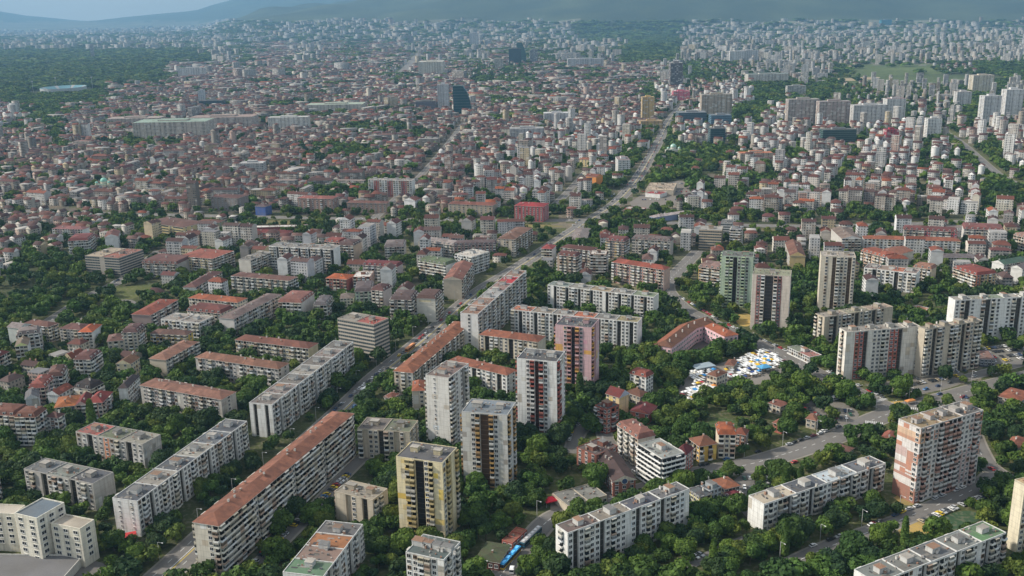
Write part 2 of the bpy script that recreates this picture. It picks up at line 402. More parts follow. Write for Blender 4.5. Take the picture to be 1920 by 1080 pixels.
    for i, (vis, key, P, ang, z, c, bw) in enumerate(BP):
        if key[0] == 'b': mb = BAL[key[1]]; sx = min(1.0, bw/2.9)
        else: mb = BAND[key[1]]; sx = bw/3.2
        if i < cap:
            o = obj('balcony', piece_mesh('balcony_%s%d' % key, mb), root, (P[0]-cx, P[1]-cy, z), ang, c); o.scale = (sx, 1, 1)
        else: BM.add(mb, wmat(P, ang, z, sx), c)
    for mb, nm in ((WM, 'window'), (BM, 'balcony')):
        if mb.f:
            o = mb.build(nm, root); o.location = (-cx, -cy, 0); o['kind'] = 'stuff'
    for (o, t, n, hh) in DS:
        M2 = MB(); q = o-n*0
        M2.face([(q[0], q[1], .3), (q[0]+t[0], q[1]+t[1], .3), (q[0]+t[0], q[1]+t[1], hh-1), (q[0], q[1], hh-1)], dark, gla)
        for z in np.arange(2.0, hh-2, fh):
            M2.box(q+n*.12, t, -n*.12, z, z+.18, tuple(min(1, k*2.2) for k in dark), wal)
        oo = M2.build('stairwell_strip', root); oo.location = (-cx, -cy, 0)
    # roof
    R = MB(); top = h
    lo = L >= D
    if roof == 'flat':
        segn = segs or max(1, int(round(max(L, D)/18))); 
        pc = tuple(min(1, k*.85) for k in wc)
        ax, bx = (u, vv) if lo else (vv, u); LA, LB = (L, D) if lo else (D, L)
        o = p0[:2]
        for k in range(segn):
            tf = rnd.uniform(.7, 1.25); c = (rcols[k % len(rcols)] if rcols else tuple(x*tf for x in rcol)); tf = rnd.uniform(.6, 1.4)
            a = o+ax*(LA*k/segn+.2)+bx*.25; e = o+ax*(LA*(k+1)/segn-.2)+bx*.25
            a2 = a+bx*(LB-.5); e2 = e+bx*(LB-.5); zz = h+.12
            q = [a, e, e2, a2] if lo else [a, a2, e2, e]
            R.face([(x[0], x[1], zz) for x in q], c, fla)
            if rnd.random() < .6:   # a mended strip of newer felt
                f0, f1 = sorted((rnd.uniform(.05, .9), rnd.uniform(.1, .95)))
                s0, s1 = a+(e-a)*f0, a+(e-a)*f1; w0 = (a2-a)*rnd.uniform(.05, .3); w1 = (a2-a)*rnd.uniform(.6, .95)
                q = [s0+w0, s1+w0, s1+w1, s0+w1] if lo else [s0+w0, s0+w1, s1+w1, s1+w0]
                R.face([(x[0], x[1], zz+.03) for x in q], tuple(x*tf for x in c), fla)
            if k: R.box(o+ax*(LA*k/segn-.15), ax*.3, bx*LB, h+.02, h+.62, pc, wal) if lo else R.box(o+ax*(LA*k/segn-.15), bx*LB, ax*.3, h+.02, h+.62, pc, wal)
        for k in range(int(L*D/22)):
            q = p0[:2]+u*rnd.uniform(.8, L-1.8)+vv*rnd.uniform(.8, D-1.6); sx, sy = rnd.uniform(.3, 1.2), rnd.uniform(.3, .8)
            R.box(q, u*sx, vv*sy, h+.16, h+.16+rnd.uniform(.3, .9), rnd.choice([(.3, .28, .26), (.12, .12, .12), (.42, .4, .37), (.26, .15, .11)]), wal)
        if near:
            for k in range(int(L*D/45)):
                q = p0[:2]+u*rnd.uniform(.8, L-4.5)+vv*rnd.uniform(.8, max(.9, D-3.5)); c = rnd.choice([(.07, .07, .075), (.2, .19, .17), (.12, .11, .1), (.27, .25, .23)]); a, e = u*rnd.uniform(1, 3.6), vv*rnd.uniform(.6, 2.4)
                R.face([(*x, h+.16+.0006*k) for x in (q, q+a, q+a+e, q+e)], c, fla)
        for (q0, a, b) in ((p0[:2], u*L, vv*.25), (p0[:2]+vv*(D-.25), u*L, vv*.25), (p0[:2]+vv*.25, u*.25, vv*(D-.5)), (p0[:2]+vv*.25+u*(L-.25), u*.25, vv*(D-.5))):
            R.box(q0, a, b, h-.3 if not sum(rec) else h+.01, h+.45, pc, wal)
        ro = R.build('roof', root); ro.location = (-cx, -cy, 0)
        nbx = boxes if boxes is not None else max(1, int(round(max(L, D)/18)))
        for k in range(nbx):
            SB = MB(); f = (k+.5)/nbx; cc = p0[:2]+(ax*(LA*f)+bx*(LB*.5)); w, d2 = rnd.uniform(3.5, 5.5), rnd.uniform(2.8, 4.2)
            SB.box(cc-u*w/2-vv*d2/2, u*w, vv*d2, h+.12, h+2.6, tuple(x*.75 for x in pc), wal, tuple(k2*.8 for k2 in (rcols[k % len(rcols)] if rcols else rcol)), fla)
            SB.box(cc-u*(w/2+.2)-vv*(d2/2+.2), u*(w+.4), vv*(d2+.4), h+2.6, h+2.75, tuple(x*.7 for x in pc), wal, rnd.choice([(.3, .18, .12), (.2, .2, .2), (.45, .42, .38)]), fla, bottom=True)
            o2 = SB.build('stairhead', ro); o2.location = (0, 0, 0)
            for kk in range(2 if near else 1):
                CH = MB(); c2 = cc+u*rnd.uniform(-w, w)+vv*rnd.choice([-1, 1])*(d2/2+.9)
                CH.box(c2, u*1.1, vv*.7, h+.12, h+1.6, rnd.choice([(.3, .18, .13), (.45, .43, .4), (.6, .58, .55)]), wal)
                CH.box(c2-u*.1-vv*.1, u*1.3, vv*.9, h+1.6, h+1.72, (.3, .29, .27), wal, bottom=True)
                CH.build('chimney', ro)
            if near and rnd.random() < .8:
                AN = MB(); c2 = cc+u*rnd.uniform(-w/2, w/2)
                AN.box(c2, u*.09, vv*.09, h+2.7, h+5.2, (.35, .35, .35), pai); 
                for zz in (4.2, 4.7, 5.1): AN.box(c2-u*.6, u*1.3, vv*.06, h+zz, h+zz+.06, (.4, .4, .4), pai)
                AN.build('antenna', ro)
    else:
        ov = .55; c0 = p0[:2]-u*ov-vv*ov; LL, DD = L+2*ov, D+2*ov
        if not lo: c0 = c0+u*LL; uu, v2 = vv, -u; LA, LB = DD, LL
        else: uu, v2 = u, vv; LA, LB = LL, DD
        cn = [c0, c0+uu*LA, c0+uu*LA+v2*LB, c0+v2*LB]
        z0 = h-.05
        def seg_col():
            tf = rnd.uniform(.7, 1.2); return tuple(x*tf for x in rcol)
        lowz = z0
        if roof == 'mansard':
            ins = 1.7; lz = z0+2.6
            ci = [cn[0]+uu*ins+v2*ins, cn[1]-uu*ins+v2*ins, cn[2]-uu*ins-v2*ins, cn[3]+uu*ins-v2*ins]
            for k in range(4):
                a, b2, c2, d2 = cn[k], cn[(k+1) % 4], ci[(k+1) % 4], ci[k]
                R.face([(a[0], a[1], z0), (b2[0], b2[1], z0), (c2[0], c2[1], lz), (d2[0], d2[1], lz)], rcol, til)
            cnn, lowz, LA2, LB2 = ci, lz, LA-2*ins, LB-2*ins
        else: cnn, LA2, LB2 = cn, LA, LB
        ins = 0 if roof == 'gable' else min(LB2/2, LA2/2-.1)
        ra = cnn[0]+v2*(LB2/2)+uu*ins; rb = cnn[1]+v2*(LB2/2)-uu*ins; zt = lowz+rh
        ns = max(1, int(LA2/7))
        for sgn in (0, 1):
            for k in range(ns):
                f0, f1 = k/ns, (k+1)/ns
                if sgn == 0: a, b2 = cnn[0]+(cnn[1]-cnn[0])*f0, cnn[0]+(cnn[1]-cnn[0])*f1
                else: a, b2 = cnn[3]+(cnn[2]-cnn[3])*f1, cnn[3]+(cnn[2]-cnn[3])*f0
                g0, g1 = (f0, f1) if sgn == 0 else (f1, f0)
                c2, d2 = ra+(rb-ra)*g1, ra+(rb-ra)*g0
                R.face([(a[0], a[1], lowz), (b2[0], b2[1], lowz), (c2[0], c2[1], zt), (d2[0], d2[1], zt)], seg_col(), til)
        if roof == 'gable':
            for (a, b2, c2) in ((cnn[3], cnn[0], ra), (cnn[1], cnn[2], rb)):
                R.face([(a[0], a[1], lowz), (b2[0], b2[1], lowz), (c2[0], c2[1], zt)], gablecol or wc, wal)
        else:
            for (a, b2, c2) in ((cnn[3], cnn[0], ra), (cnn[1], cnn[2], rb)):
                R.face([(a[0], a[1], lowz), (b2[0], b2[1], lowz), (c2[0], c2[1], zt)], seg_col(), til)
        R.face([(x[0], x[1], z0-.02) for x in cn[::-1]], (.45, .43, .4), wal)
        for k in range(4):
            a, b2 = cn[k], cn[(k+1) % 4]
            R.face([(a[0], a[1], z0-.22), (b2[0], b2[1], z0-.22), (b2[0], b2[1], z0), (a[0], a[1], z0)], (.6, .58, .54), wal)
        if near:
            for k in range(int(LA2*LB2/30)):
                f = rnd.uniform(.08, .9); sgn = rnd.random() < .5; w0, w1 = sorted((rnd.uniform(.05, .9), rnd.uniform(.05, .9))); f1 = f+rnd.uniform(.8, 3.5)/LA2; tf = rnd.uniform(.55, 1.5)
                e0, e1 = (cnn[0], cnn[1]) if sgn else (cnn[3], cnn[2]); g_ = lambda ff, ww: (*((e0+(e1-e0)*ff)*(1-ww)+(ra+(rb-ra)*np.clip((ff*LA2-ins)/max(LA2-2*ins, .1), 0, 1))*ww), lowz+rh*ww+.03+.0007*k)
                if not (ins/LA2 < f and f1 < 1-ins/LA2): continue
                q = [g_(f, w0), g_(f1, w0), g_(f1, w1), g_(f, w1)]; R.face(q if sgn else q[::-1], tuple(min(.6, x*tf) for x in rcol), til)
        ro = R.build('roof', root); ro.location = (-cx, -cy, 0)
        nch = max(1, int(LA/9)) if near else max(1, int(LA/16))
        for k in range(nch):
            f = rnd.uniform(.1, .9); w = rnd.uniform(.25, .75); cc = cnn[0]+uu*(LA2*f)+v2*(LB2*w)
            zz = lowz+rh*(1-abs(w-.5)*2)
            CH = MB(); CH.box(cc, uu*1.0, v2*.7, zz-.8, zz+1.1, rnd.choice([(.36, .2, .14), (.6, .57, .52), (.5, .45, .4)]), wal)
            CH.box(cc-uu*.1-v2*.1, uu*1.2, v2*.9, zz+1.1, zz+1.2, (.3, .28, .26), wal, bottom=True); CH.build('chimney', ro)
        if roof == 'mansard':
            for fi2 in range(2):
                t = uu if fi2 == 0 else -uu; oo = cn[0] if fi2 == 0 else cn[2]; ni = v2 if fi2 == 0 else -v2
                for k in range(max(1, int(LA/5))):
                    cc = oo+t*((k+.5)*LA/max(1, int(LA/5))-.8)+ni*.35
                    DM = MB(); DM.box(cc, t*1.6, ni*1.8, z0+.4, z0+2.1, (.7, .69, .66), wal, rcol, til)
                    fcx = cc-ni*.04; DM.face([(fcx[0]+t[0]*.2, fcx[1]+t[1]*.2, z0+.6), (fcx[0]+t[0]*1.4, fcx[1]+t[1]*1.4, z0+.6), (fcx[0]+t[0]*1.4, fcx[1]+t[1]*1.4, z0+1.9), (fcx[0]+t[0]*.2, fcx[1]+t[1]*.2, z0+1.9)], (.05, .06, .07), gla)
                    DM.build('dormer', ro)
    return root, dict(p0=p0[:2], u=u, v=vv, L=L, D=D, h=h, c=(cx, cy), dist=dist)
# ------------------------------------------------------------------ land cover read off the photo, 48 x 27 cells of 40 px
ZR = [
 'ssssssssssssssssssssssssssssssssssssssssssssssss',   # 0
 'bbbbbbbbbbbbbbbbbbbbbbbbbbbfffffbBBBBBBBBBBBBBBB',   # 40
 'ffffffffffbvccBcvcchchBcBvbhhfffBBBBBBBBBBBBBBBB',   # 80
 'ffffffffccccccccccvcccvvvcccccchtvvBBBBpggggvvtt',   # 120
 'fffffccccccccccccccccccccccccctmnmmttptpvhhhhtth',   # 160
 'mptccccccccccccccccccccccccccccmmpttmhhtmmtmhthh',   # 200
 'cctcccccccccccccccccccccccmmmmptmmmmmmmtmmmmtmmm',   # 240
 'ccccccccccccccccccccmccmmmmmmt.ttttmmmmmmmmmmttm',   # 280
 'ccccccccccccccccccccccmmmmmmmtttt.mmmmmmmmmmmmtt',   # 320
 'ccccccccccccccccccccccmmmmmmt.nnmttmmmmmmmmmmmtt',   # 360
 'rrrrrttt.rrtttttrttttttttt.rttttttrtrtrrtttmrmmm',   # 400
 'rrrrrrrmmmmmrr.rmmmmmmrmmtttmmmrmrmrmrmmmmmmmmmm',   # 440
 'rttt.rrrmmtmmmmmmmmmmmrrrrtrmrmmmrmmrmmmmtmmmmmt',   # 480
 'ttttttrrttmmtmmmmmmmtttttttmmmmttttrtttttmmttttr',   # 520
 'tttttttttttttttttttttttttttttttttttttttttttttttt',   # 560
 'tttttttttttttttttttttttttttttttttttttttttttttttt',   # 600
 'rrrrrrrttttttttttttttttttttttttttttttttttttttttt',   # 640
 'rrrrttttttttttttttttttttttttttttttttttttttttt.tt',   # 680
 'rrrrtttttttttttttttttttttttttttttttttttttttttttt',   # 720
 'rttttttttttttttttttttttttttttttttttttttttttttttt',   # 760
 'tttttttttttttttttttttttttttttttttttttttttttttttt',   # 800
 'tttttttttttttttttttttttttttttttttttttttttttttttt',   # 840
 'tttttttttttttttttttttttttttttttttttttttttttttttt',   # 880
 'tttttttttttttttttttttttttttttttttttttttttttttttt',   # 920
 'tttttttttttttttttttttttttttttttttttttttttttttttt',   # 960
 'tttttttttttttttttttttttttttttttttttttttttttttttt',   # 1000
 'tttttttttttttttttttttttttttttttttttttttttttttttt',   # 1040
]
for r_ in ZR: assert len(r_) == 48, r_
ZARR = np.array([[ord(ch) for ch in r_] for r_ in ZR], dtype=np.int32)
def elev(X, Y):
    """ground height: flat basin, slopes of the mountain in the south"""
    X = np.asarray(X, float); Y = np.asarray(Y, float)
    s = X/np.maximum(Y, 1.0); px = 960+FPX*1.04*s
    A = np.interp(px, [-600, 0, 380, 440, 500, 545, 600, 700, 900, 1200, 1900, 2500], [10, 20, 30, 150, 300, 350, 420, 520, 900, 1300, 1500, 1500])
    f = np.clip((Y-8800)/7500, 0, 1); f = f*f*(3-2*f)
    w = 1+.16*np.sin(X/900.+Y/2300.)+.1*np.sin(X/370.-Y/800.)+.05*np.sin(X/170.+Y/260.)
    far = np.clip((Y-20000)/8000, 0, 1); far = far*far*(3-2*far)
    B = np.interp(px, [-600, 0, 60, 170, 300, 420, 560], [620, 470, 330, 180, 300, 430, 560])
    return A*f*w+B*far*(1+.12*np.sin(X/1500.)+.06*np.sin(X/600.))*(px < 700)
def prn(X, Y, Z):
    d = np.stack([X, Y, np.asarray(Z)-CAM_H], -1); z = d@cF; z = np.where(z < 1, 1, z)
    return 960+FPX*(d@cR)/z, 540-FPX*(d@cU)/z
def zone(px, py):
    py = np.where((px < 420) & (py >= 80) & (py < 96-px*.008), 60, py)
    i = np.clip((py//40).astype(int), 0, 26); j = np.clip((px//40).astype(int), 0, 47); return ZARR[i, j]
# roads: (name, width, pixel points on the ground)
ROADS = [
 ('boulevard', 16, [(250, 1130), (328, 1058), (520, 880), (651, 762), (705, 706), (755, 668), (830, 606), (862, 575), (906, 540), (952, 513), (1000, 482), (1037, 457), (1075, 432), (1112, 408), (1150, 385), (1170, 365), (1192, 340), (1216, 300), (1238, 262), (1252, 225), (1285, 190)]),
 ('service_road', 7, [(400, 1130), (470, 1072), (560, 985), (645, 890), (700, 840)]),
 ('canal_boulevard', 15, [(-80, 392), (150, 399), (400, 405), (700, 411), (960, 415), (1110, 412)]),
 ('canal_boulevard', 15, [(1110, 412), (1300, 420), (1500, 425), (1700, 421), (1790, 415), (1990, 412)]),
 ('avenue', 15, [(1240, 905), (1290, 893), (1330, 884), (1400, 873), (1460, 855), (1509, 840), (1592, 809), (1640, 785), (1690, 768), (1750, 752), (1857, 722), (1990, 690)]),
 ('avenue_lane', 8, [(1690, 740), (1745, 728), (1840, 700), (1990, 662)]),
 ('tram_street', 13, [(1690, 775), (1620, 742), (1551, 708), (1495, 681), (1440, 652), (1384, 628), (1328, 601), (1287, 582), (1262, 560), (1245, 535), (1280, 500), (1310, 470)]),
 ('side_road', 10, [(1800, 740), (1837, 860), (1884, 897), (1990, 935)]),
 ('estate_street', 9, [(1480, 1060), (1537, 1032), (1600, 1008), (1650, 991), (1745, 952), (1830, 918), (1862, 890)]),
 ('tram_loop_street', 11, [(930, 1090), (1000, 1005), (1030, 972), (1065, 958), (1150, 933), (1245, 905)]),
 ('yard_street', 8, [(1070, 850), (1085, 805), (1128, 778), (1134, 830), (1190, 880), (1245, 905)]),
 ('park_street', 11, [(60, 625), (130, 577), (180, 548), (237, 522), (262, 500), (300, 470)]),
 ('park_path', 4, [(150, 600), (200, 570), (240, 560), (262, 575)]),
 ('south_boulevard', 40, [(750, 140), (765, 125), (778, 108), (790, 98)]),
 ('east_road', 14, [(1990, 380), (1880, 335), (1850, 310), (1800, 265), (1760, 240)]),
 ('school_lane', 6, [(1440, 1000), (1400, 960), (1385, 930), (1400, 900)]),
 ('estate_lane', 6, [(1250, 1085), (1330, 1040), (1400, 1010)]),
 ('centre_street', 10, [(700, 411), (745, 370), (790, 330), (840, 270), (870, 230)]),
 ('centre_street', 10, [(1000, 415), (1040, 385), (1075, 350), (1100, 320)]),
]
ROADW = [(w, np.array([G(*p)[:2] for p in pts])) for _, w, pts in ROADS]
def seg_dist(X, Y, pts):
    best = np.full(X.shape, 1e9)
    for a, b in zip(pts[:-1], pts[1:]):
        d = b-a; t = np.clip(((X-a[0])*d[0]+(Y-a[1])*d[1])/(d@d), 0, 1)
        best = np.minimum(best, np.hypot(X-a[0]-t*d[0], Y-a[1]-t*d[1]))
    return best
# open ground: (name, kind, colour, pixel outline)
OPEN = [
 ('car_park', (.15, .14, .13), [(1372, 905), (1400, 880), (1500, 892), (1480, 935), (1400, 935)]),
 ('car_park', (.17, .155, .135), [(1480, 760), (1560, 745), (1620, 775), (1590, 800), (1520, 800)]),
 ('car_park', (.17, .155, .13), [(1620, 722), (1700, 710), (1800, 690), (1820, 720), (1700, 745)]),
 ('car_park', (.16, .15, .13), [(1845, 650), (1935, 640), (1935, 682), (1845, 684)]),
 ('school_yard', (.1, .09, .085), [(1290, 660), (1320, 632), (1345, 640), (1350, 660), (1300, 668)]),
 ('market_ground', (.2, .18, .16), [(1260, 765), (1284, 700), (1330, 688), (1400, 664), (1440, 650), (1490, 690), (1446, 716), (1340, 740)]),
 ('sports_pitch', (.045, .085, .05), [(1748, 975), (1815, 953), (1848, 972), (1790, 1000)]),
 ('dry_lawn', (.36, .27, .1), [(1690, 975), (1735, 972), (1770, 1000), (1720, 1020), (1680, 1000)]),
 ('dry_lawn', (.36, .27, .1), [(1375, 592), (1408, 585), (1410, 612), (1385, 612)]),
 ('dry_lawn', (.36, .27, .1), [(1560, 725), (1620, 728), (1660, 755), (1700, 750), (1690, 762), (1640, 757), (1570, 727)]),
 ('dry_lawn', (.22, .18, .08), [(1675, 933), (1690, 925), (1740, 935), (1700, 952)]),
 ('lawn', (.1, .12, .04), [(1745, 756), (1900, 716), (1990, 690), (1990, 697), (1860, 733), (1760, 762)]),
 ('lawn', (.09, .1, .04), [(1025, 915), (1060, 890), (1110, 885), (1115, 905), (1045, 925)]),
 ('plaza', (.2, .17, .14), [(1035, 925), (1050, 915), (1065, 950), (1045, 965), (1030, 960)]),
 ('canal_bank', (.14, .13, .06), [(150, 406), (700, 417), (1060, 421), (1050, 428), (700, 424), (300, 416)]),
 ('canal_bank', (.16, .14, .08), [(1240, 424), (1500, 430), (1760, 425), (1760, 430), (1500, 436), (1240, 430)]),
 ('yard', (.17, .15, .13), [(1180, 330+50), (1235, 345), (1290, 335), (1300, 372), (1230, 400), (1190, 395)]),
 ('lawn', (.05, .085, .03), [(1270, 800), (1320, 795), (1350, 780), (1400, 795), (1340, 812), (1290, 815)]),
 ('office_yard', (.14, .13, .12), [(-60, 1040), (180, 1045), (215, 1075), (150, 1130), (-60, 1130)]),
 ('yard', (.16, .14, .12), [(215, 1010), (245, 995), (255, 1015), (225, 1035)]),
 ('green_field', (.05, .08, .035), [(1620, 152), (1660, 140), (1860, 140), (1900, 150), (1780, 160), (1660, 163)]),
 ('bare_field', (.28, .24, .18), [(1550, 148), (1650, 143), (1650, 148), (1560, 154)]),
 ('lawn', (.09, .11, .04), [(215, 540), (290, 530), (320, 538), (250, 560), (200, 570)]),
]
def poly_in(X, Y, P):
    ins = np.zeros(X.shape, bool); n = len(P)
    for i in range(n):
        a, b = P[i], P[(i+1) % n]
        c = ((a[1] > Y) != (b[1] > Y)) & (X < (b[0]-a[0])*(Y-a[1])/(b[1]-a[1]+1e-9)+a[0]); ins ^= c
    return ins
OPENW = [np.array([G(*p)[:2] for p in pts]) for _, _, pts in OPEN]
# ------------------------------------------------------------------ ground sheet and roads
def ground():
    ys = [-4000, -1500, -300, 0, 120]; y = 240.
    while y < 31500: ys.append(y); y *= 1.022 if y < 9000 else 1.03
    ys = np.array(ys); ss = np.linspace(-1, 1, 190); nx = len(ss)
    X = np.zeros((len(ys), nx)); Y = np.repeat(ys[:, None], nx, 1)
    for i, yy in enumerate(ys): X[i] = ss*max(yy*.72, 420 if yy > 0 else 3000)
    Z = elev(X, Y); Z[Y < 8000] = 0
    V = np.stack([X, Y, Z], -1).reshape(-1, 3)
    idx = np.arange(len(ys)*nx).reshape(len(ys), nx)
    Fq = np.stack([idx[:-1, :-1], idx[:-1, 1:], idx[1:, 1:], idx[1:, :-1]], -1).reshape(-1, 4)
    cen = V[Fq].mean(1); px, py = prn(cen[:, 0], cen[:, 1], cen[:, 2]); z = zone(px+RNG.normal(0, 12, px.shape), py+RNG.normal(0, 7, px.shape)*np.clip((py-60)/200, .15, 1))
    cmap = {'s': (.03, .05, .03), 'b': (.1, .11, .09), 'B': (.13, .14, .12), 'v': (.05, .07, .04), 'f': (.02, .035, .018), 'c': (.09, .085, .075), 'h': (.08, .095, .06),
            'm': (.09, .095, .065), 'p': (.06, .09, .035), 'g': (.065, .1, .04), 't': (.06, .075, .033), 'n': (.2, .18, .15), 'r': (.07, .08, .045), '.': (.13, .12, .1)}
    C = np.array([cmap[chr(k)] for k in z])
    me = np_mesh('ground', V, Fq, C, np.zeros(len(Fq)), mats=[gro])
    o = obj('ground', me); tag(o, kind='structure')
ground()
def ribbon(mb, pts, w, z, col, mat, off=0.0, dash=None):
    P = [np.array(p, float) for p in pts]; out = []
    for i, p in enumerate(P):
        d = nrm((P[min(i+1, len(P)-1)]-P[max(i-1, 0)])); n = np.array([-d[1], d[0]]); out.append((p+n*(off-w/2), p+n*(off+w/2)))
    for i in range(len(P)-1):
        (a, b), (c, d) = out[i], out[i+1]
        if dash is None: mb.face([(*a, z), (*c, z), (*d, z), (*b, z)], col, mat)
        else:
            Ls = np.linalg.norm(c-a); k = 0.
            while k+dash < Ls:
                f0, f1 = k/Ls, (k+dash)/Ls
                mb.face([(*(a+(c-a)*f0), z), (*(a+(c-a)*f1), z), (*(b+(d-b)*f1), z), (*(b+(d-b)*f0), z)], col, mat); k += dash*3
def smooth(P):
    P = np.array(P)
    for _ in range(2):
        Q = [P[0]]
        for a, b in zip(P[:-1], P[1:]): Q += [a*.75+b*.25, a*.25+b*.75]
        P = np.array(Q+[P[-1]])
    return P
for k, ((nm, w, _), (_, P)) in enumerate(zip(ROADS, ROADW)):
    P = smooth(P); zz = .02+.004*k
    mb = MB(); ribbon(mb, P, w+2.6, zz, (.24, .22, .19), roa)
    if w > 6: o = mb.build('pavement'); tag(o, kind='structure')
    mb = MB(); ribbon(mb, P, w, zz+.1, (.155, .145, .135), roa)
    o = mb.build(nm); tag(o, kind='structure')
    if w >= 9 and w < 30:
        mb = MB(); ribbon(mb, P, .3, zz+.104, (.6, .6, .58), roa, 0, None if w > 15 else 3.0)
        if w > 15:
            for of in (-w/4, w/4): ribbon(mb, P, .22, zz+.104, (.6, .6, .58), roa, of, 3.5)
            if nm == 'boulevard': ribbon(mb, P, .8, zz+.11, (.38, .3, .1), roa, -1.2)
        o = mb.build('lane_markings'); tag(o, kind='structure')
for k, ((nm, c, _), P) in enumerate(zip(OPEN, OPENW)):
    mb = MB(); P2 = smooth(np.vstack([P, P[:1]]))[:-1]
    mb.face([(p[0], p[1], .012+.0003*k+(.1 if 'yard' in nm or 'park' in nm or nm == 'plaza' else 0)) for p in P2], c, gro if 'lawn' in nm or 'bank' in nm or 'field' in nm or 'pitch' in nm else roa)
    tag(mb.build(nm), kind='structure')
# zebra crossings at the junction and a pitch outline
mb = MB()
for (px, py, ang, n) in ((1655, 752, .5, 9), (1640, 795, -.35, 9), (1712, 768, -.3, 8), (1128, 905, .2, 6), (1600, 742, .5, 7)):
    c = G(px, py)[:2]; t = np.array([math.cos(ang), math.sin(ang)]); nn = np.array([-t[1], t[0]])
    for k in range(n):
        a = c+t*(k-n/2)*1.2; mb.face([(*a, .23), (*(a+t*.55), .23), (*(a+t*.55+nn*3.5), .23), (*(a+nn*3.5), .23)], (.6, .6, .58), roa)
tag(mb.build('road_crossings'), kind='structure')
# ------------------------------------------------------------------ buildings traced one by one
RED, BRN, ORG, DRED, GRY, DGR = (.36, .15, .09), (.24, .13, .09), (.5, .17, .08), (.28, .07, .06), (.21, .21, .2), (.085, .09, .1)
gp = 'prefab panel blocks with flat roofs'; gt = 'tall residential towers'; gh = 'apartment blocks with tiled hipped roofs'; gm = 'town apartment houses'
b = building
long_red, LR = b('the very long red roofed block', 'very long cream nine storey block with orange red tiled roof along the boulevard', [('A', 1320, 702), ('A', 1475, 740), ('G', 945, 848)], 26.6, 'xxwb', 'llllllllWlllllllllW', wall='cream', base=(.6, .56, .48), roof='hip', rcol=(.38, .185, .12), rh=2.4, patch=.15, glz=(.5, .3, .2), group=gh)
b('the long white block by the boulevard', 'long white eight storey panel block with stepped grey roof and red shops at its foot', [('A', 760, 555), ('A', 925, 580), ('A', 1668, 38)], (211, 934, 999), 'xsx', 'wbwdwwbw', wall='white', rcols=[(.1, .11, .13), (.3, .28, .25), (.1, .11, .13), (.3, .29, .26), (.13, .15, .18)], patch=.12, group=gp)
b('the grey roofed five storey block', 'five storey grey white panel block with three grey roof sections and a white box', [('A', 160, 360), ('A', 625, 462), ('A', 742, 378)], 15.4, 'wbxdwbbwdwbw', 'xxx', wall='grey', rcols=[(.17, .18, .19), (.2, .22, .2), (.1, .105, .12)], patch=.45, group=gp)
b('the green roofed five storey block', 'five storey panel block with red green and grey felt roof and an orange painted strip', [('A', 510, 108), ('A', 962, 195), ('A', 1052, 122)], 15.4, 'wwdwwrwbwdww', 'xxx', wall='grey', accent=(.58, .25, .14), rcols=[(.4, .12, .1), (.15, .17, .11), (.28, .27, .23)], segs=3, patch=.45, group=gp)
b('the corner block with rusty tiles', 'low grey block with rust orange tiled roof at the far left edge', [('A', -260, 560), ('A', -10, 440), ('A', -60, 330)], 15, 'wbwb', 'wb', wall='grey', roof='hip', rcol=RED, rh=2.2, group=gh)
b('the cream twin stair building', 'small square cream building with stepped grey roof among trees', [('B', 818, 512), ('B', 1075, 572), ('B', 1152, 488)], 15.5, 'xxDwxdx', 'bbx', wall='beige', rcol=(.3, .27, .22), boxes=2, patch=.2, group=gp)
b('the terraced roof block', 'grey white block with green and rust roof patches at the bottom edge', [('B', 495, 1025), ('B', 742, 1090), ('B', 1010, 735)], 17.5, 'xxx', 'xwDdwbwDww', wall='white', rcols=[(.13, .22, .14), (.26, .18, .15), (.3, .14, .07), (.14, .14, .15)], segs=4, boxes=3, group=gp)
b('the yellow tower', 'yellow sixteen storey tower with black stairwell strip and grey flat roof', [('B', 1232, 277), ('B', 1545, 322), ('B', 1682, 222)], 42.2, '|xxbbddwbxx', 'wbDxb', wall='yellow', base=(.7, .61, .4), rcol=(.12, .12, .13), dark=(.02, .018, .018), parap=[(.52, .38, .14), (.56, .47, .28), (.46, .36, .18), (.5, .47, .42)], patch=.18, boxes=2, bands=[(0, 0, .2, .48, .55, (.62, .43, .1)), (0, .8, 1, .22, .29, (.66, .5, .18)), (0, .8, 1, .14, .21, (.4, .36, .28))], group=gt)
b('the small tower at the bottom edge', 'white grey tower with green edged roof crowded with chimneys at the bottom edge', [('B', 1298, 922), ('B', 1555, 978), ('B', 1655, 850)], 26, 'wwbbwx', 'wbw', wall='white', rcol=(.1, .13, .13), boxes=4, patch=.35, group=gt)
b('the paired grey beige building', 'paired six storey beige building with mossy roofs beside the red roofed block', [('B', 972, 88), ('B', 1325, 112), ('B', 1420, 36)], 18.5, 'bDwwdbwDwx', 'wDw', wall='beige', rcols=[(.17, .15, .14), (.16, .18, .12)], patch=.35, group=gp)
b('the stained white tower', 'tall stained white tower with blank end wall and brown flat roof', [('G', 1428, 592), ('G', 1587, 612), ('H', 283, 513)], 47.5, 'xsxx', 'bbDwxwdbx', wall='white', base=(.62, .61, .58), rcol=(.19, .14, .13), patch=.06, boxes=2, group=gt)
b('the brown striped white tower', 'white tower with brown stairwell strip and blue grey roof behind the yellow one', [('H', 235, 838), ('H', 543, 864), ('H', 628, 776)], 43, '|xxwbddbwxx', 'bDxbx', wall='grey', base=(.58, .57, .54), rcol=(.16, .19, .22), dark=(.09, .055, .035), parap=[(.45, .28, .1), (.6, .6, .58), (.4, .25, .12)], patch=.22, boxes=2, group=gt)
b('the white tower with red balconies', 'white fifteen storey tower with maroon balconies and dark brown stairwell strip', [('H', 608, 478), ('H', 878, 502), ('H', 968, 434)], 48, '|xxwbdbwxx', 'bbDxw', wall='white', rcol=(.12, .125, .14), dark=(.05, .025, .02), parap=[(.36, .1, .08), (.4, .16, .12), (.65, .64, .62)], patch=.12, boxes=2, group=gt)
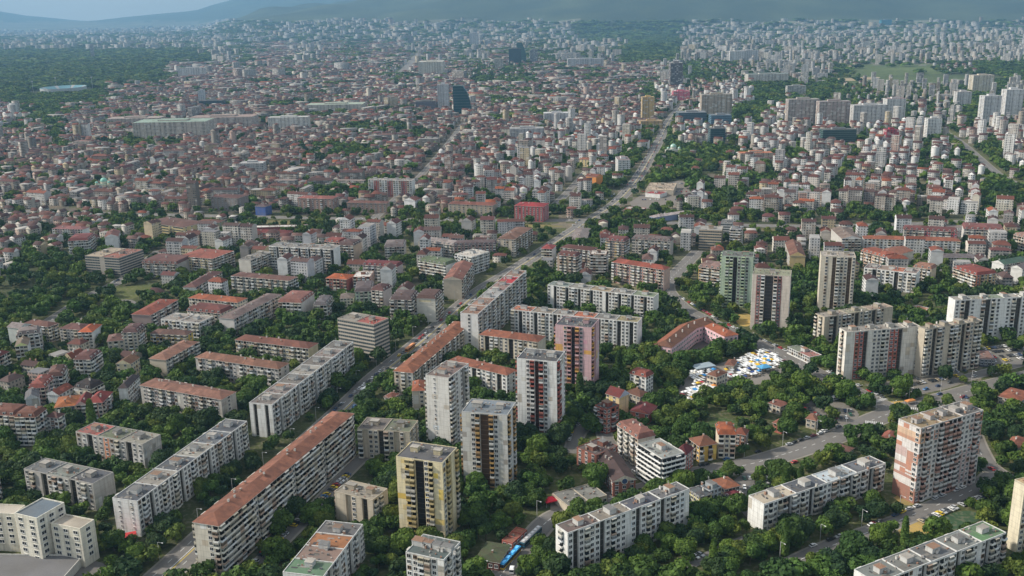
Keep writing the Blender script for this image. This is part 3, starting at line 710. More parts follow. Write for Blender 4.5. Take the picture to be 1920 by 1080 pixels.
b('the pink tower', 'pink tower with orange bands and black glazed stairwell strip', [('H', 868, 250), ('H', 1112, 272), ('H', 1192, 214)], 46.5, '|xxwbdbwxx', 'bwDxx', wall='pink', rcol=(.11, .12, .14), dark=(.03, .03, .032), parap=[(.62, .4, .42), (.66, .36, .1), (.42, .2, .16)], patch=.25, bands=[(0, 0, .2, .52, .72, (.66, .36, .1)), (0, 0, .2, .3, .5, (.62, .5, .36)), (0, .8, 1, .6, .66, (.66, .36, .1)), (0, .8, 1, .1, .16, (.6, .16, .3))], boxes=2, group=gt)
b('the hip roofed block behind the stained tower', 'five storey block with brown red hipped roof half hidden by the stained white tower', [('H', 140, 492), ('H', 540, 588), ('H', 580, 545)], 16.5, 'dwbbwdbwbwdw', 'wx', wall='white', roof='hip', rcol=RED, patch=.35, group=gh)
b('the hip roofed block behind the white tower', 'five storey cream block with red brown hipped roof left of the pink tower', [('H', 358, 314), ('H', 750, 364), ('H', 788, 322)], 16.5, 'wdbbwwdwbwwb', 'xx', wall='cream', roof='hip', rcol=RED, patch=.3, group=gh)
b('the diagonal orange roofed block', 'long orange tiled block lining the right side of the boulevard', [('G', 1232, 548), ('G', 1345, 572), ('H', 300, 233)], 17, 'wbw', 'wbbwdbwb', wall='beige', roof='hip', rcol=(.4, .18, .1), patch=.4, group=gh)
b('the long white block with a red roof patch', 'long white eight storey block with mottled roof and bright red patch beside the boulevard', [('H', 240, 160), ('H', 345, 180), ('M', 748, 712)], (866, 584.5, 652) , 'xwx', 'wbwdbbw', wall='white', rcols=[(.3, .17, .12), (.33, .2, .15), (.38, .38, .38), (.3, .2, .18), (.42, .04, .05), (.28, .18, .14)], segs=6, patch=.2, group=gp)
b('the small gabled block by the boulevard', 'grey white block with red gable roof left of the boulevard', [('M', 142, 755), ('M', 262, 778), ('M', 345, 655)], 18.5, 'xxx', 'bbwb', wall='beige', roof='gable', rcol=(.34, .17, .13), rh=3, group=gm)
sign_b, SB_ = b('the white walled sign building', 'narrow apartment house with blank white end wall carrying faded lettering', [('G', 1383, 55), ('G', 1497, 72), ('G', 1545, 25)], (784, 555, 599), 'xxxx', 'bbb', wall='beige', base=(.66, .64, .57), roof='mansard', rcol=(.16, .11, .1), rh=1.2, patch=0, group=gm)
b('the brick shell under scaffolding', 'unfinished brick apartment house wrapped with netting at its corner', [('G', 1215, 55), ('G', 1338, 80), ('G', 1378, 28)], 21, 'bwb', 'bb', wall='brick', base=(.33, .25, .22), roof='mansard', rcol=(.18, .15, .15), rh=1.2, patch=.3, group=gm)
b('the light green house', 'light green apartment house with grey mansard roof', [('L', 1062, 870), ('L', 1192, 862), ('L', 1200, 800)], 18.5, 'wbbw', 'xx', wall='green', roof='mansard', rcol=(.2, .19, .2), rh=1.5, group=gm)
b('the pale pink house', 'pale pink apartment house with curved end wall next to the light green house', [('L', 1188, 852), ('L', 1275, 862), ('L', 1335, 828)], 20, 'bbb', 'xxx', wall='pink', base=(.6, .5, .47), roof='mansard', rcol=(.18, .1, .1), rh=1.5, patch=.1, group=gm)
b('the banded office block', 'grey eight storey office block with cream bands and a red roof patch', [('G', 838, 207), ('G', 1083, 250), ('G', 1147, 200)], 29, '|ggggggggg', '|gggg', wall='beige', base=(.46, .41, .35), rcols=[(.28, .26, .23), (.42, .1, .08)], boxes=2, patch=0, name='office_block', cat='office building', group='office buildings')
b('the white panel block of many bays', 'long white grey panel block with stepped roofline in the middle left', [('G', 255, 767), ('G', 395, 792), ('G', 945, 366)], (471, 753, 814), 'xdx', 'wbwdwbbw', wall='white', rcols=[(.19, .17, .16), (.24, .2, .19), (.16, .15, .14), (.35, .33, .3)], patch=.2, group=gp)
b('the yellow end walled hip block', 'five storey cream block with dark red hipped roof and yellow right end', [('G', 148, 348), ('G', 642, 408), ('G', 708, 372)], 16, 'wbwbwwwbwbwbw', 'xx', wall='cream', base=(.58, .5, .33), roof='hip', rcol=(.25, .12, .09), patch=.4, group=gh)
b('the brown hip block', 'five storey grey block with light brown hipped roof in front of the yellow ended one', [('F', 1318, 466), ('G', 437, 547), ('G', 480, 503)], 15.5, 'xbwwbwwbwbww', 'wx', wall='grey', base=(.5, .47, .45), roof='hip', rcol=(.33, .19, .13), patch=.35, group=gh)
b('the maroon striped block', 'seven storey block with maroon strips and brown roof with attic storey', [('F', 945, 655), ('F', 1492, 752), ('F', 1600, 702)], (413, 748, 793), 'xwrbwrwbwwbrwx', 'xwx', wall='grey', accent=(.2, .09, .08), roof='hip', rcol=(.33, .19, .14), rh=2, patch=.35, group=gh)
b('the diagonal salmon roofed block', 'five storey diagonal block with salmon tiled roof and dormers', [('F', 1018, 470), ('F', 1118, 485), ('F', 1340, 362)], 15, 'xx', 'wbwbb', wall='beige', roof='hip', rcol=(.42, .25, .18), patch=.3, group=gh)
b('the ochre yellow house', 'ochre yellow four storey house with brown hipped roof', [('F', 1012, 306), ('F', 1258, 318), ('F', 1305, 292)], 13, 'wbwbwb', 'wx', wall='yellow', base=(.6, .4, .07), roof='hip', rcol=(.2, .13, .11), patch=.1, group=gm)
b('the white diagonal row', 'long white five storey row with grey and maroon roof running diagonally', [('F', 1497, 190), ('F', 1578, 208), ('G', 458, 42)], 16, 'xx', 'wbwbbw', wall='white', base=(.6, .57, .55), roof='hip', rcol=(.25, .22, .21), rh=2, patch=.1, group=gm)
b('the orange red long roof', 'low cream building with long orange red roof', [('F', 1272, 66), ('F', 1602, 98), ('F', 1652, 66)], 13, 'wbwbw', 'ww', wall='cream', roof='hip', rcol=(.45, .16, .08), group=gm)
b('the cream dormer house', 'cream apartment house with rows of white dormers in a dark red roof', [('F', 1262, 150), ('F', 1490, 172), ('F', 1545, 130)], 14, 'wbwbw', 'ww', wall='cream', roof='mansard', rcol=(.24, .09, .08), rh=1.2, group=gm)
b('the white terraced house', 'white four storey house with terraces below the cream dormer house', [('F', 1085, 212), ('F', 1345, 238), ('F', 1400, 190)], 13, 'wbwbb', 'wb', wall='white', rcol=(.4, .36, .33), boxes=2, patch=.15, group=gm)
b('the mottled red roofed row', 'diagonal brown row with mottled red roof and white chimneys near the park', [('F', 920, 160), ('F', 1015, 182), ('F', 1200, 78)], 13, 'xx', 'wbbw', wall='brick', base=(.36, .27, .25), roof='hip', rcol=(.36, .12, .08), group=gm)
b('the house with a bright orange roof half', 'white grey house whose right half has a bright orange roof', [('F', 545, 285), ('F', 620, 296), ('F', 685, 246)], 13.5, 'bw', 'xx', wall='white', roof='hip', rcol=(.62, .17, .06), group=gm)
b('the grey house with a dull roof half', 'grey house with dull brown roof joined to the bright orange roofed one', [('F', 400, 272), ('F', 545, 283), ('F', 560, 240)], 13.5, 'wbw', 'xx', wall='grey', roof='hip', rcol=(.2, .11, .1), group=gm)
b('the yellow ended brown roofed house', 'brown roofed house with yellow end wall at the far left', [('F', 160, 238), ('F', 322, 262), ('F', 385, 235)], 14, 'wbw', 'bw', wall='yellow', base=(.52, .42, .22), roof='hip', rcol=(.2, .11, .09), group=gm)
b('the rounded white apartment house', 'white apartment house with rounded balconies on the left', [('F', 118, 318), ('F', 262, 300), ('F', 302, 262)], 18, 'bbbb', 'bb', wall='white', roof='mansard', rcol=(.3, .3, .29), rh=1, group=gm)
b('the pale silver gabled house', 'pale house with silver grey gable wall at the left edge', [('F', 50, 262), ('F', 130, 272), ('F', 170, 240)], 16, 'xx', 'wb', wall='grey', base=(.45, .48, .46), roof='gable', rcol=(.3, .3, .3), group=gm)
b('the lime gabled house', 'house with lime yellow gable between white houses on the left', [('F', 100, 402), ('F', 185, 385), ('F', 200, 340)], 15, 'bwb', 'xx', wall='white', roof='gable', rcol=(.26, .24, .18), gablecol=(.62, .66, .3), group=gm)
b('the maroon roofed row at the left edge', 'row house with maroon roof and white balconies at the left edge', [('F', -40, 480), ('F', 60, 430), ('F', 75, 395)], 15, 'bwb', 'xx', wall='white', roof='hip', rcol=DRED, group=gm)
b('the many balconied white house', 'white six storey house with brown roof and skylights at the lower left', [('F', 100, 870), ('F', 235, 872), ('F', 325, 818)], 19, 'bbbb', 'bbb', wall='white', roof='mansard', rcol=(.26, .13, .09), rh=1.4, patch=.1, group=gm)
b('the brown skylight house', 'white balconied house with brown skylight roof at the left edge above the meadow', [('F', -90, 850), ('F', 98, 862), ('F', 110, 800)], 18, 'bbbbb', 'xx', wall='white', roof='mansard', rcol=(.24, .12, .09), rh=1.4, patch=.1, group=gm)
b('the tiny white tower house', 'narrow white house with brown panel and dark roof below the skylight houses', [('F', 312, 868), ('F', 388, 876), ('F', 440, 850)], 15, 'wrw', 'bw', wall='white', accent=(.2, .1, .07), roof='hip', rcol=(.18, .1, .09), group=gm)
b('the narrow white balcony house', 'white five storey house with grid of dark balconies amid red roofs', [('F', 522, 470), ('F', 610, 482), ('F', 680, 430)], 17, 'wb', 'bbb', wall='white', roof='mansard', rcol=(.24, .13, .12), rh=1, group=gm)
b('the black mansard house', 'cream house with large black mansard roof and skylights', [('F', 502, 668), ('F', 612, 682), ('F', 690, 640)], 14, 'xw', 'bb', wall='cream', roof='mansard', rcol=(.04, .045, .05), rh=2.5, group=gm)
b('the slate roofed white row', 'white row with dark slate roof and square windows left of the maroon striped block', [('F', 845, 672), ('F', 860, 675), ('F', 942, 592)], 14, 'xx', 'wwww', wall='white', roof='hip', rcol=(.09, .09, .1), group=gm)
b('the dark red corner house', 'terracotta house with dark red roof at the corner of the slate roofed row', [('F', 582, 778), ('F', 690, 772), ('F', 758, 702)], 14, 'wbw', 'bww', wall='red', base=(.45, .28, .22), roof='hip', rcol=(.33, .07, .06), rh=3.4, group=gm)
b('the orange terraced house', 'cream house with orange tiled terraces in front of the black mansard house', [('F', 385, 770), ('F', 515, 790), ('F', 540, 720)], 13, 'wbw', 'ww', wall='cream', roof='hip', rcol=(.5, .2, .07), group=gm)
b('the pink maroon gabled house', 'pinkish house with maroon roof beside the orange terraced house', [('F', 518, 782), ('F', 582, 785), ('F', 620, 720)], 13.5, 'bb', 'ww', wall='pink', base=(.5, .36, .32), roof='gable', rcol=(.24, .05, .05), group=gm)
b('the white round gabled house', 'house with white arched gable wall and red roof', [('F', 328, 712), ('F', 395, 722), ('F', 490, 668)], 13, 'xx', 'ww', wall='white', base=(.62, .64, .66), roof='gable', rcol=(.42, .14, .09), rh=3, group=gm)
b('the grey round gabled house', 'house with pale grey arched gable and slate blue roof', [('F', 175, 720), ('F', 258, 738), ('F', 262, 690)], 13, 'xx', 'xx', wall='grey', base=(.5, .52, .54), roof='gable', rcol=(.2, .24, .26), rh=3, group=gm)
b('the pink red roofed house', 'pink house with red roof between the two arched gables', [('F', 215, 655), ('F', 300, 670), ('F', 365, 600)], 14, 'wb', 'bww', wall='pink', roof='mansard', rcol=(.42, .15, .12), rh=1.5, group=gm)
b('the brown balcony house', 'white and brown house with open balconies and dark roof on the left', [('F', 330, 578), ('F', 420, 590), ('F', 450, 530)], 15, 'wb', 'bb', wall='grey', roof='mansard', rcol=(.2, .12, .1), rh=1.2, group=gm)
b('the cream dormer tower house', 'beige tower house with dark roof beside the ochre yellow house', [('F', 838, 290), ('F', 925, 298), ('F', 975, 252)], 19, 'wbw', 'bb', wall='beige', roof='mansard', rcol=(.18, .12, .12), rh=1.2, group=gm)
b('the dull beige low house', 'dull beige four storey house with brown roof left of the beige tower house', [('F', 730, 342), ('F', 838, 350), ('F', 850, 305)], 13, 'wbw', 'xx', wall='beige', roof='hip', rcol=(.22, .14, .12), group=gm)
b('the yellow gabled house', 'pale yellow house with ochre gable in the left cluster', [('F', 800, 500), ('F', 880, 512), ('F', 940, 470)], 13, 'wx', 'ww', wall='yellow', base=(.62, .54, .36), roof='gable', rcol=(.3, .18, .1), rh=3, group=gm)
# right hand side
pz = (1540, 560, 6.0); TILE['S'] = pz
b('the striped corner tower', 'white terracotta and pink striped fourteen storey slab on the right', [('Z', 1686, 786), ('Z', 1727, 804.5), ('Z', 1844, 770)], 42, '|xxxw', '|wbwwbbbbbwwwbw', wall='brick', base=(.6, .57, .55), rcols=[(.33, .25, .15), (.3, .23, .15), (.12, .12, .12)], segs=3, boxes=5, bands=[(0, 0, 1, .0, .2, (.32, .16, .12)), (0, 0, 1, .3, .34, (.38, .21, .17)), (0, .0, .6, .42, .47, (.4, .22, .17)), (0, .5, 1, .36, .38, (.4, .21, .15)), (0, .5, 1, .52, .66, (.42, .22, .16)), (0, 0, .48, .56, .68, (.48, .36, .34)), (0, 0, 1, .8, .85, (.46, .26, .18)), (0, 0, 1, .85, .93, (.54, .38, .27)), (1, 0, .12, .0, .16, (.32, .16, .12)), (1, 0, .16, .3, .35, (.36, .16, .12)), (1, 0, .16, .8, .93, (.55, .33, .2)), (1, .3, .85, .08, .52, (.42, .31, .29)), (1, .8, 1, .5, .58, (.42, .16, .1)), (1, .8, 1, .78, .83, (.42, .2, .14))], patch=.2, parap=[(.45, .28, .23), (.6, .58, .57), (.5, .42, .4), (.4, .24, .2), (.58, .56, .54)], group=gp)
b('the white slab with rust red strips', 'tall white beige slab with rust red vertical strips behind the tram', [('S', 213, 332), ('S', 285, 382), ('J', 1030, 262)], (1577, 615, 703), 'xbx', '|xxrrdxwwbwrrdxxxx', wall='beige', base=(.66, .63, .57), accent=(.36, .07, .04), rcols=[(.36, .33, .29), (.33, .3, .27), (.3, .27, .24)], segs=5, boxes=4, patch=.25, group=gp)
b('the beige slab right of the rust strips', 'tall beige slab with dark loggias joined to the rust red striped one', [('J', 1030, 262), ('J', 1060, 282), ('J', 1448, 222)], 35, 'xx', '|bwdbwxbbwdbwbb', wall='beige', rcols=[(.38, .35, .3), (.34, .3, .27)], segs=4, boxes=4, patch=.25, group=gp)
b('the white slab at the right edge', 'long white nine storey slab with sawtooth roof at the right edge', [('O', 1045, 908), ('O', 1085, 935), ('O', 1700, 905)], 33, 'xx', '|wbdwxbdbwxwbdwbb', wall='white', rcols=[(.4, .38, .34), (.3, .3, .24), (.22, .27, .2)], segs=5, boxes=4, patch=.2, group=gp)
b('the stepped seven storey slab', 'beige and white seven storey slab with stepped roof behind the rust striped one', [('J', 345, 170), ('J', 383, 200), ('J', 845, 128)], (1536, 587, 640), 'bx', '|xbdwbbwdwbwdbwxx', wall='beige', rcols=[(.33, .3, .26), (.28, .27, .2), (.36, .28, .22)], segs=3, boxes=3, patch=.35, group=gp)
b('the cream twin tower', 'cream tower with two projecting window shafts rising behind the stepped slab', [('O', 80, 602), ('O', 340, 612), ('O', 355, 575)], (1540, 481, 584), '|xwxdbwwdw', 'xx', wall='cream', base=(.6, .54, .44), rcol=(.33, .3, .27), dark=(.1, .07, .05), patch=.2, boxes=2, group=gt)
b('the tower with maroon window strips', 'cream tower with maroon window strips and mossy roof', [('N', 845, 738), ('N', 1130, 755), ('N', 1172, 712)], (1411, 515, 618), '|xrbddbrxx', 'wxx', wall='cream', base=(.6, .53, .46), accent=(.25, .06, .06), rcol=(.25, .26, .18), dark=(.05, .045, .045), patch=.12, boxes=1, group=gt)
b('the mint green tower', 'mint green tower with black stairwell strip behind the maroon striped one', [('N', 612, 602), ('N', 852, 612), ('N', 914, 575)], (1353, 480, 574), '|xbbdwbwx', 'xbx', wall='green', rcol=(.2, .21, .2), dark=(.04, .035, .035), patch=.3, parap=[(.4, .5, .36), (.5, .56, .35), (.6, .62, .58)], boxes=2, group=gt)
b('the cream tower cut by the right edge', 'cream tower with blank wall and orange band cut by the right edge', [('E', 1672, 432), ('E', 1735, 470), ('Z', 2010, 890)], 35, 'xx', 'wbw', wall='cream', base=(.64, .58, .44), rcol=(.4, .3, .18), patch=0, group=gt)
b('the long grey roofed block at the bottom right', 'long five storey block with grey green and blue roof felt at the bottom right', [('E', 733, 1133), ('E', 1608, 790), ('E', 1476, 702)], 15.4, 'wbwdwbbwxwdbbwb', 'xx', wall='white', rcols=[(.2, .22, .21), (.22, .23, .22), (.18, .19, .2), (.24, .26, .25), (.13, .24, .12)], segs=5, boxes=5, patch=.4, group=gp)
b('the five storey block with a pale roof end', 'five storey panel block with pale beige grey and blue roof felt', [('D', 1030, 537), ('D', 1125, 600), ('E', 795, 322)], 15.4, 'xx', 'wbwbbdbwbwdbbw', wall='white', rcols=[(.48, .42, .33), (.11, .12, .14), (.42, .48, .52), (.12, .13, .15)], segs=4, boxes=4, patch=.3, group=gp)
b('the eight storey block by the tram stop', 'white eight storey panel block with brown grey and dark roof felt', [('C', 870, 738), ('C', 952, 795), ('D', 622, 495)], (1042, 985, 1062), 'xbx', 'wdwbwwdwbwwx', wall='white', rcols=[(.16, .12, .11), (.27, .24, .2), (.1, .105, .13), (.17, .17, .18)], segs=4, boxes=4, patch=.28, group=gp)
b('the curved white balcony building', 'modern white six storey building with wavy balcony bands and grey green roof terrace', [('D', 275, 190), ('D', 438, 292), ('D', 562, 235)], 20, '|lllllll', '|lllll', wall='white', rcol=(.24, .26, .25), boxes=1, patch=0, parap=[(.74, .74, .72), (.76, .76, .75)], glz=(.8, .2, 0), name='apartment_building', group=gm)
b('the ornate cream facade house', 'old cream house with ornate facade and pinkish tiled roof', [('D', 135, 58), ('D', 275, 155), ('D', 352, 105)], 18, 'wbwbwbw', 'xx', wall='cream', base=(.55, .5, .42), roof='mansard', rcol=(.38, .2, .16), rh=1.6, patch=0, name='town_house', group=gm)
b('the brick school hall wing', 'dark red brick building with flat brown roof beside the lawn', [('C', 1035, 205), ('C', 1145, 270), ('C', 1290, 205)], 11, '|www', '|www', wall='brick', base=(.27, .1, .07), rcol=(.14, .1, .1), boxes=2, patch=0, name='brick_building', cat='building', group=gm)
hall, HD = b('the hall with a round window', 'brick hall with dark barrel roof and cream gable holding a round window', [('C', 1240, 412), ('C', 1410, 425), ('C', 1290, 250)], 9, 'www', 'wwww', wall='brick', base=(.27, .1, .07), roof='gable', rcol=(.1, .08, .08), rh=3, patch=0, gablecol=(.58, .52, .42), name='brick_hall', cat='hall', group=gm)
b('the brick red corner building', 'narrow red brick six storey building with dark flat roof by the car yard', [('H', 1140, 792), ('H', 1215, 824), ('H', 1300, 790)], 16, 'bw', 'wbw', wall='red', base=(.32, .09, .06), rcol=(.09, .11, .13), boxes=1, patch=.1, parap=[(.66, .66, .66), (.3, .1, .08)], group=gm)
b('the yellow house with a maroon roof', 'yellow and pale house with steep maroon roof behind the brick red corner building', [('H', 1212, 712), ('H', 1300, 740), ('H', 1368, 712)], 14, 'wx', 'xx', wall='yellow', base=(.62, .48, .28), roof='gable', rcol=(.2, .045, .045), rh=4, gablecol=(.45, .5, .6), group=gm)
b('the white house with red attic', 'white four storey house with grey and red attic roof amid trees', [('H', 1372, 575), ('H', 1480, 602), ('H', 1565, 585)], 14, 'wbw', 'www', wall='white', roof='mansard', rcol=(.36, .12, .09), rh=1, group=gm)
b('the small brown roofed house by the white one', 'small house with brown roof in front of the white one with the red attic', [('H', 1345, 700), ('H', 1440, 735), ('H', 1480, 700)], 7, 'ww', 'w', wall='beige', roof='hip', rcol=BRN, group=gm, name='house', cat='house')
b('the dark red shed roof', 'low building with dull dark red roof right of the yellow house', [('H', 1405, 800), ('H', 1500, 850), ('H', 1560, 790)], 7, 'xw', 'xx', wall='red', roof='gable', rcol=(.2, .05, .06), name='house', cat='house', group=gm)
b('the bright orange roofed villa', 'cream and maroon house with bright orange roof on the avenue', [('D', 815, 108), ('D', 935, 125), ('D', 915, 60)], 15, 'bwb', 'xx', wall='cream', roof='mansard', rcol=(.48, .16, .07), rh=1.2, group=gm)
b('the orange yellow villa', 'orange yellow house with brown roof left of the bright orange roofed villa', [('D', 618, 150), ('D', 690, 205), ('D', 815, 190)], 10, 'bw', 'bx', wall='yellow', base=(.66, .42, .1), roof='hip', rcol=(.3, .15, .09), group=gm)
b('the dark maroon dome roofed house', 'low house with dark maroon roof right of the curved white building', [('D', 545, 225), ('D', 600, 262), ('D', 650, 215)], 11, 'w', 'w', wall='red', roof='hip', rcol=(.16, .03, .04), rh=3.5, group=gm)
b('the dull red extension', 'low house with dull red roof right of the bright orange roofed villa', [('D', 935, 135), ('D', 1000, 128), ('D', 1020, 95)], 8, 'w', 'w', wall='brick', roof='hip', rcol=(.28, .1, .06), name='house', cat='house', group=gm)
for (lm, lb, pts, h, rc, wl) in (
    ('the garden house with red tiles', 'small garden house with faded red roof among trees above the avenue', [('I', 1155, 775), ('I', 1235, 800), ('I', 1290, 775)], 6, (.33, .15, .11), 'beige'),
    ('the brick garden house', 'small brick garden house with red roof in the trees by the avenue', [('I', 1198, 905), ('I', 1245, 925), ('I', 1290, 900)], 6, (.36, .16, .11), 'red'),
    ('the tall roofed garden house', 'small brick garden house with tall brown roof near the car lot', [('I', 1425, 870), ('I', 1475, 895), ('I', 1510, 860)], 6, (.34, .18, .12), 'beige'),
    ('the market house', 'beige house with brown hipped roof in the middle of the market', [('I', 760, 572), ('I', 805, 600), ('I', 878, 568)], 7.5, (.27, .14, .09), 'cream'),
    ('the low house at the market edge', 'low house with rusty roof between the school and the market', [('I', 885, 510), ('I', 920, 525), ('I', 945, 490)], 4.5, (.3, .15, .1), 'beige'),
    ('the rust roofed kiosk house', 'low house with rust orange roof at the right edge of the avenue', [('J', 1590, 705), ('J', 1700, 765), ('J', 1780, 705)], 6, (.42, .17, .1), 'beige'),
    ('the roadside red roofed shop', 'small shop with red roof beside the junction left of the striped slab', [('E', 775, 140), ('E', 835, 165), ('E', 872, 110)], 4.5, (.45, .18, .13), 'beige'),
    ('the rust sheds by the car park', 'low sheds with rusty roofs below the avenue', [('D', 1590, 225), ('D', 1660, 265), ('D', 1728, 215)], 3.5, (.3, .17, .13), 'beige'),
    ('the small house in the right trees', 'small house with orange roof in the woods at the right edge', [('E', 1622, 180), ('E', 1690, 215), ('E', 1740, 150)], 6, (.45, .2, .13), 'white'),
    ('the little house on the boulevard', 'little house with red roof in front of the diagonal orange block', [('G', 1150, 735), ('G', 1210, 745), ('G', 1262, 715)], 5, (.32, .14, .1), 'white')):
    b(lm, lb, pts, h, 'w', 'w', wall=wl, roof='hip', rcol=rc, rh=1.8, name='house', cat='house', group='small tiled houses', patch=0)
b('the green end walled annex', 'narrow green and brown annex with orange roof beside the stained tower', [('G', 1345, 680), ('G', 1425, 690), ('G', 1430, 625)], 16, 'xw', 'w', wall='beige', roof='hip', rcol=(.45, .17, .09), group=gm)
# low flat roofed shops
b('the low market hall', 'long low flat roofed hall with painted shutters beside the lawn', [('C', 955, 612), ('C', 1218, 538), ('C', 1122, 452)], 4.4, 'wwwwwwww', 'xx', wall='beige', rcol=(.27, .27, .25), boxes=0, segs=2, patch=0, name='market_hall', cat='hall', group='low flat roofed shops')
b('the green roofed pavilion', 'low pavilion with green roof beside the blue tram', [('C', 322, 978), ('C', 488, 988), ('C', 562, 872)], 4.6, 'wwww', 'wwww', wall='red', base=(.25, .08, .06), roof='hip', rcol=(.1, .16, .08), rh=.9, patch=0, name='pavilion', cat='pavilion', group='low flat roofed shops')
b('the rust roofed tram kiosk', 'low shed with rust red roof and pink rail beside the grey tram', [('C', 515, 850), ('C', 580, 862), ('C', 678, 772)], 3.6, 'w', 'ww', wall='red', rcol=(.27, .1, .06), boxes=0, segs=3, patch=0, name='shed', cat='shed', group='low flat roofed shops')
b('the low white shop', 'low white shop with red painted wall by the parked cars', [('I', 1282, 400), ('I', 1432, 470), ('I', 1450, 425)], 5, 'wwwww', 'xx', wall='white', rcols=[(.2, .22, .17), (.35, .16, .14)], boxes=1, segs=2, patch=0, name='shop', cat='shop', group='low flat roofed shops')
b('the slate blue pitched market hall', 'low hall with slate blue roof and yellow wall by the avenue', [('D', 612, 490), ('D', 690, 545), ('D', 770, 520)], 8, 'ww', 'ww', wall='yellow', base=(.6, .55, .2), roof='hip', rcol=(.14, .19, .21), rh=1.8, patch=0, name='market_hall', cat='hall', group='low flat roofed shops')
b('the grey box beside the slate hall', 'small grey flat roofed box beside the slate blue hall', [('D', 715, 470), ('D', 760, 510), ('D', 838, 480)], 8.5, 'x', 'w', wall='grey', base=(.45, .5, .53), rcol=(.16, .17, .18), boxes=1, patch=0, name='shop', cat='shop', group='low flat roofed shops')
b('the mottled orange roof by the car park', 'low yellow building with mottled orange roof at the car park', [('D', 780, 430), ('D', 860, 490), ('D', 940, 455)], 7, 'w', 'ww', wall='yellow', roof='hip', rcol=(.45, .2, .11), rh=2.2, patch=0, name='house', cat='house', group='small tiled houses')
b('the dark maroon roofed little shop', 'little white shop with dark maroon roof below the mottled orange one', [('D', 860, 520), ('D', 935, 555), ('D', 975, 520)], 5, 'w', 'ww', wall='white', roof='hip', rcol=(.2, .03, .05), rh=1.4, patch=0, name='shop', cat='shop', group='small tiled houses')
b('the dark slab kiosk by the tower', 'low dark red roofed pavilion beside the right end of the beige slab', [('J', 1430, 480), ('J', 1535, 490), ('J', 1490, 425)], 5, 'ww', 'w', wall='grey', base=(.06, .07, .12), rcol=(.22, .13, .11), boxes=0, patch=0, name='pavilion', cat='pavilion', group='low flat roofed shops')
# modern cream offices, lower left: one thing of several masses
def office():
    loc = G(60, 1000)[:2]; root = empty('office_complex', (loc[0], loc[1], 0)); tag(root, 'cream stepped office building with grey podium at the lower left corner', 'office building', 'office buildings')
    LM.append((90, 1000, 'the cream office building'))
    def mass(nm, P0, P1, P2, h, col, rc, bays, wide=1.8, z0=0., rows=None, P3=None):
        a, c, d = (G(*T(*p), h)[:2] for p in (P0, P1, P2)); u = nrm(c-a); L = np.linalg.norm(c-a); v = np.array([-u[1], u[0]]); D = abs((d-c)@v); add_rect(a, u, L, D)
        mb = MB(); mb.box(a-loc, u*L, v*D, z0, h, col, wal, rc, fla)
        for (q, s, t) in ((a, u*L, v*.3), (a+v*(D-.3), u*L, v*.3), (a+v*.3, u*.3, v*(D-.6)), (a+u*(L-.3)+v*.3, u*.3, v*(D-.6))): mb.box(q-loc, s, t, h+.01, h+.6, col, wal)
        o = mb.build(nm, root)
        n = max(1, int((h-1)/3.3)) if rows is None else rows
        for (oo, t, LL, nb) in ((a, u, L, bays), (a+u*L, v, D, max(1, int(D/5)))):
            if bays == 0: continue
            ang = math.atan2(t[1], t[0]); nn = np.array([t[1], -t[0]])
            for k in range(nb):
                for q in range(n):
                    P = oo+t*((k+.5)*LL/nb)+nn*.03-loc; obj('window', piece_mesh('window_wide', WIN2), root, (P[0], P[1], h-2.7-q*3.2), ang, (1, 1, 1))
        return o
    c = (.66, .62, .52)
    mass('left_wing', ('A', -420, 640), ('A', 95, 668), ('A', 170, 608), 20, c, (.55, .5, .42), 7)
    mass('tower', ('A', 97, 662), ('A', 247, 697), ('A', 438, 590), 25, (.68, .65, .56), (.15, .19, .23), 2)
    mass('right_wing', ('A', 342, 728), ('A', 540, 768), ('A', 610, 700), 20, c, (.5, .44, .36), 3)
    mass('podium', ('A', -300, 1120), ('A', 400, 1130), ('A', 660, 945), 4, (.55, .53, .48), (.2, .2, .21), 0)
office()
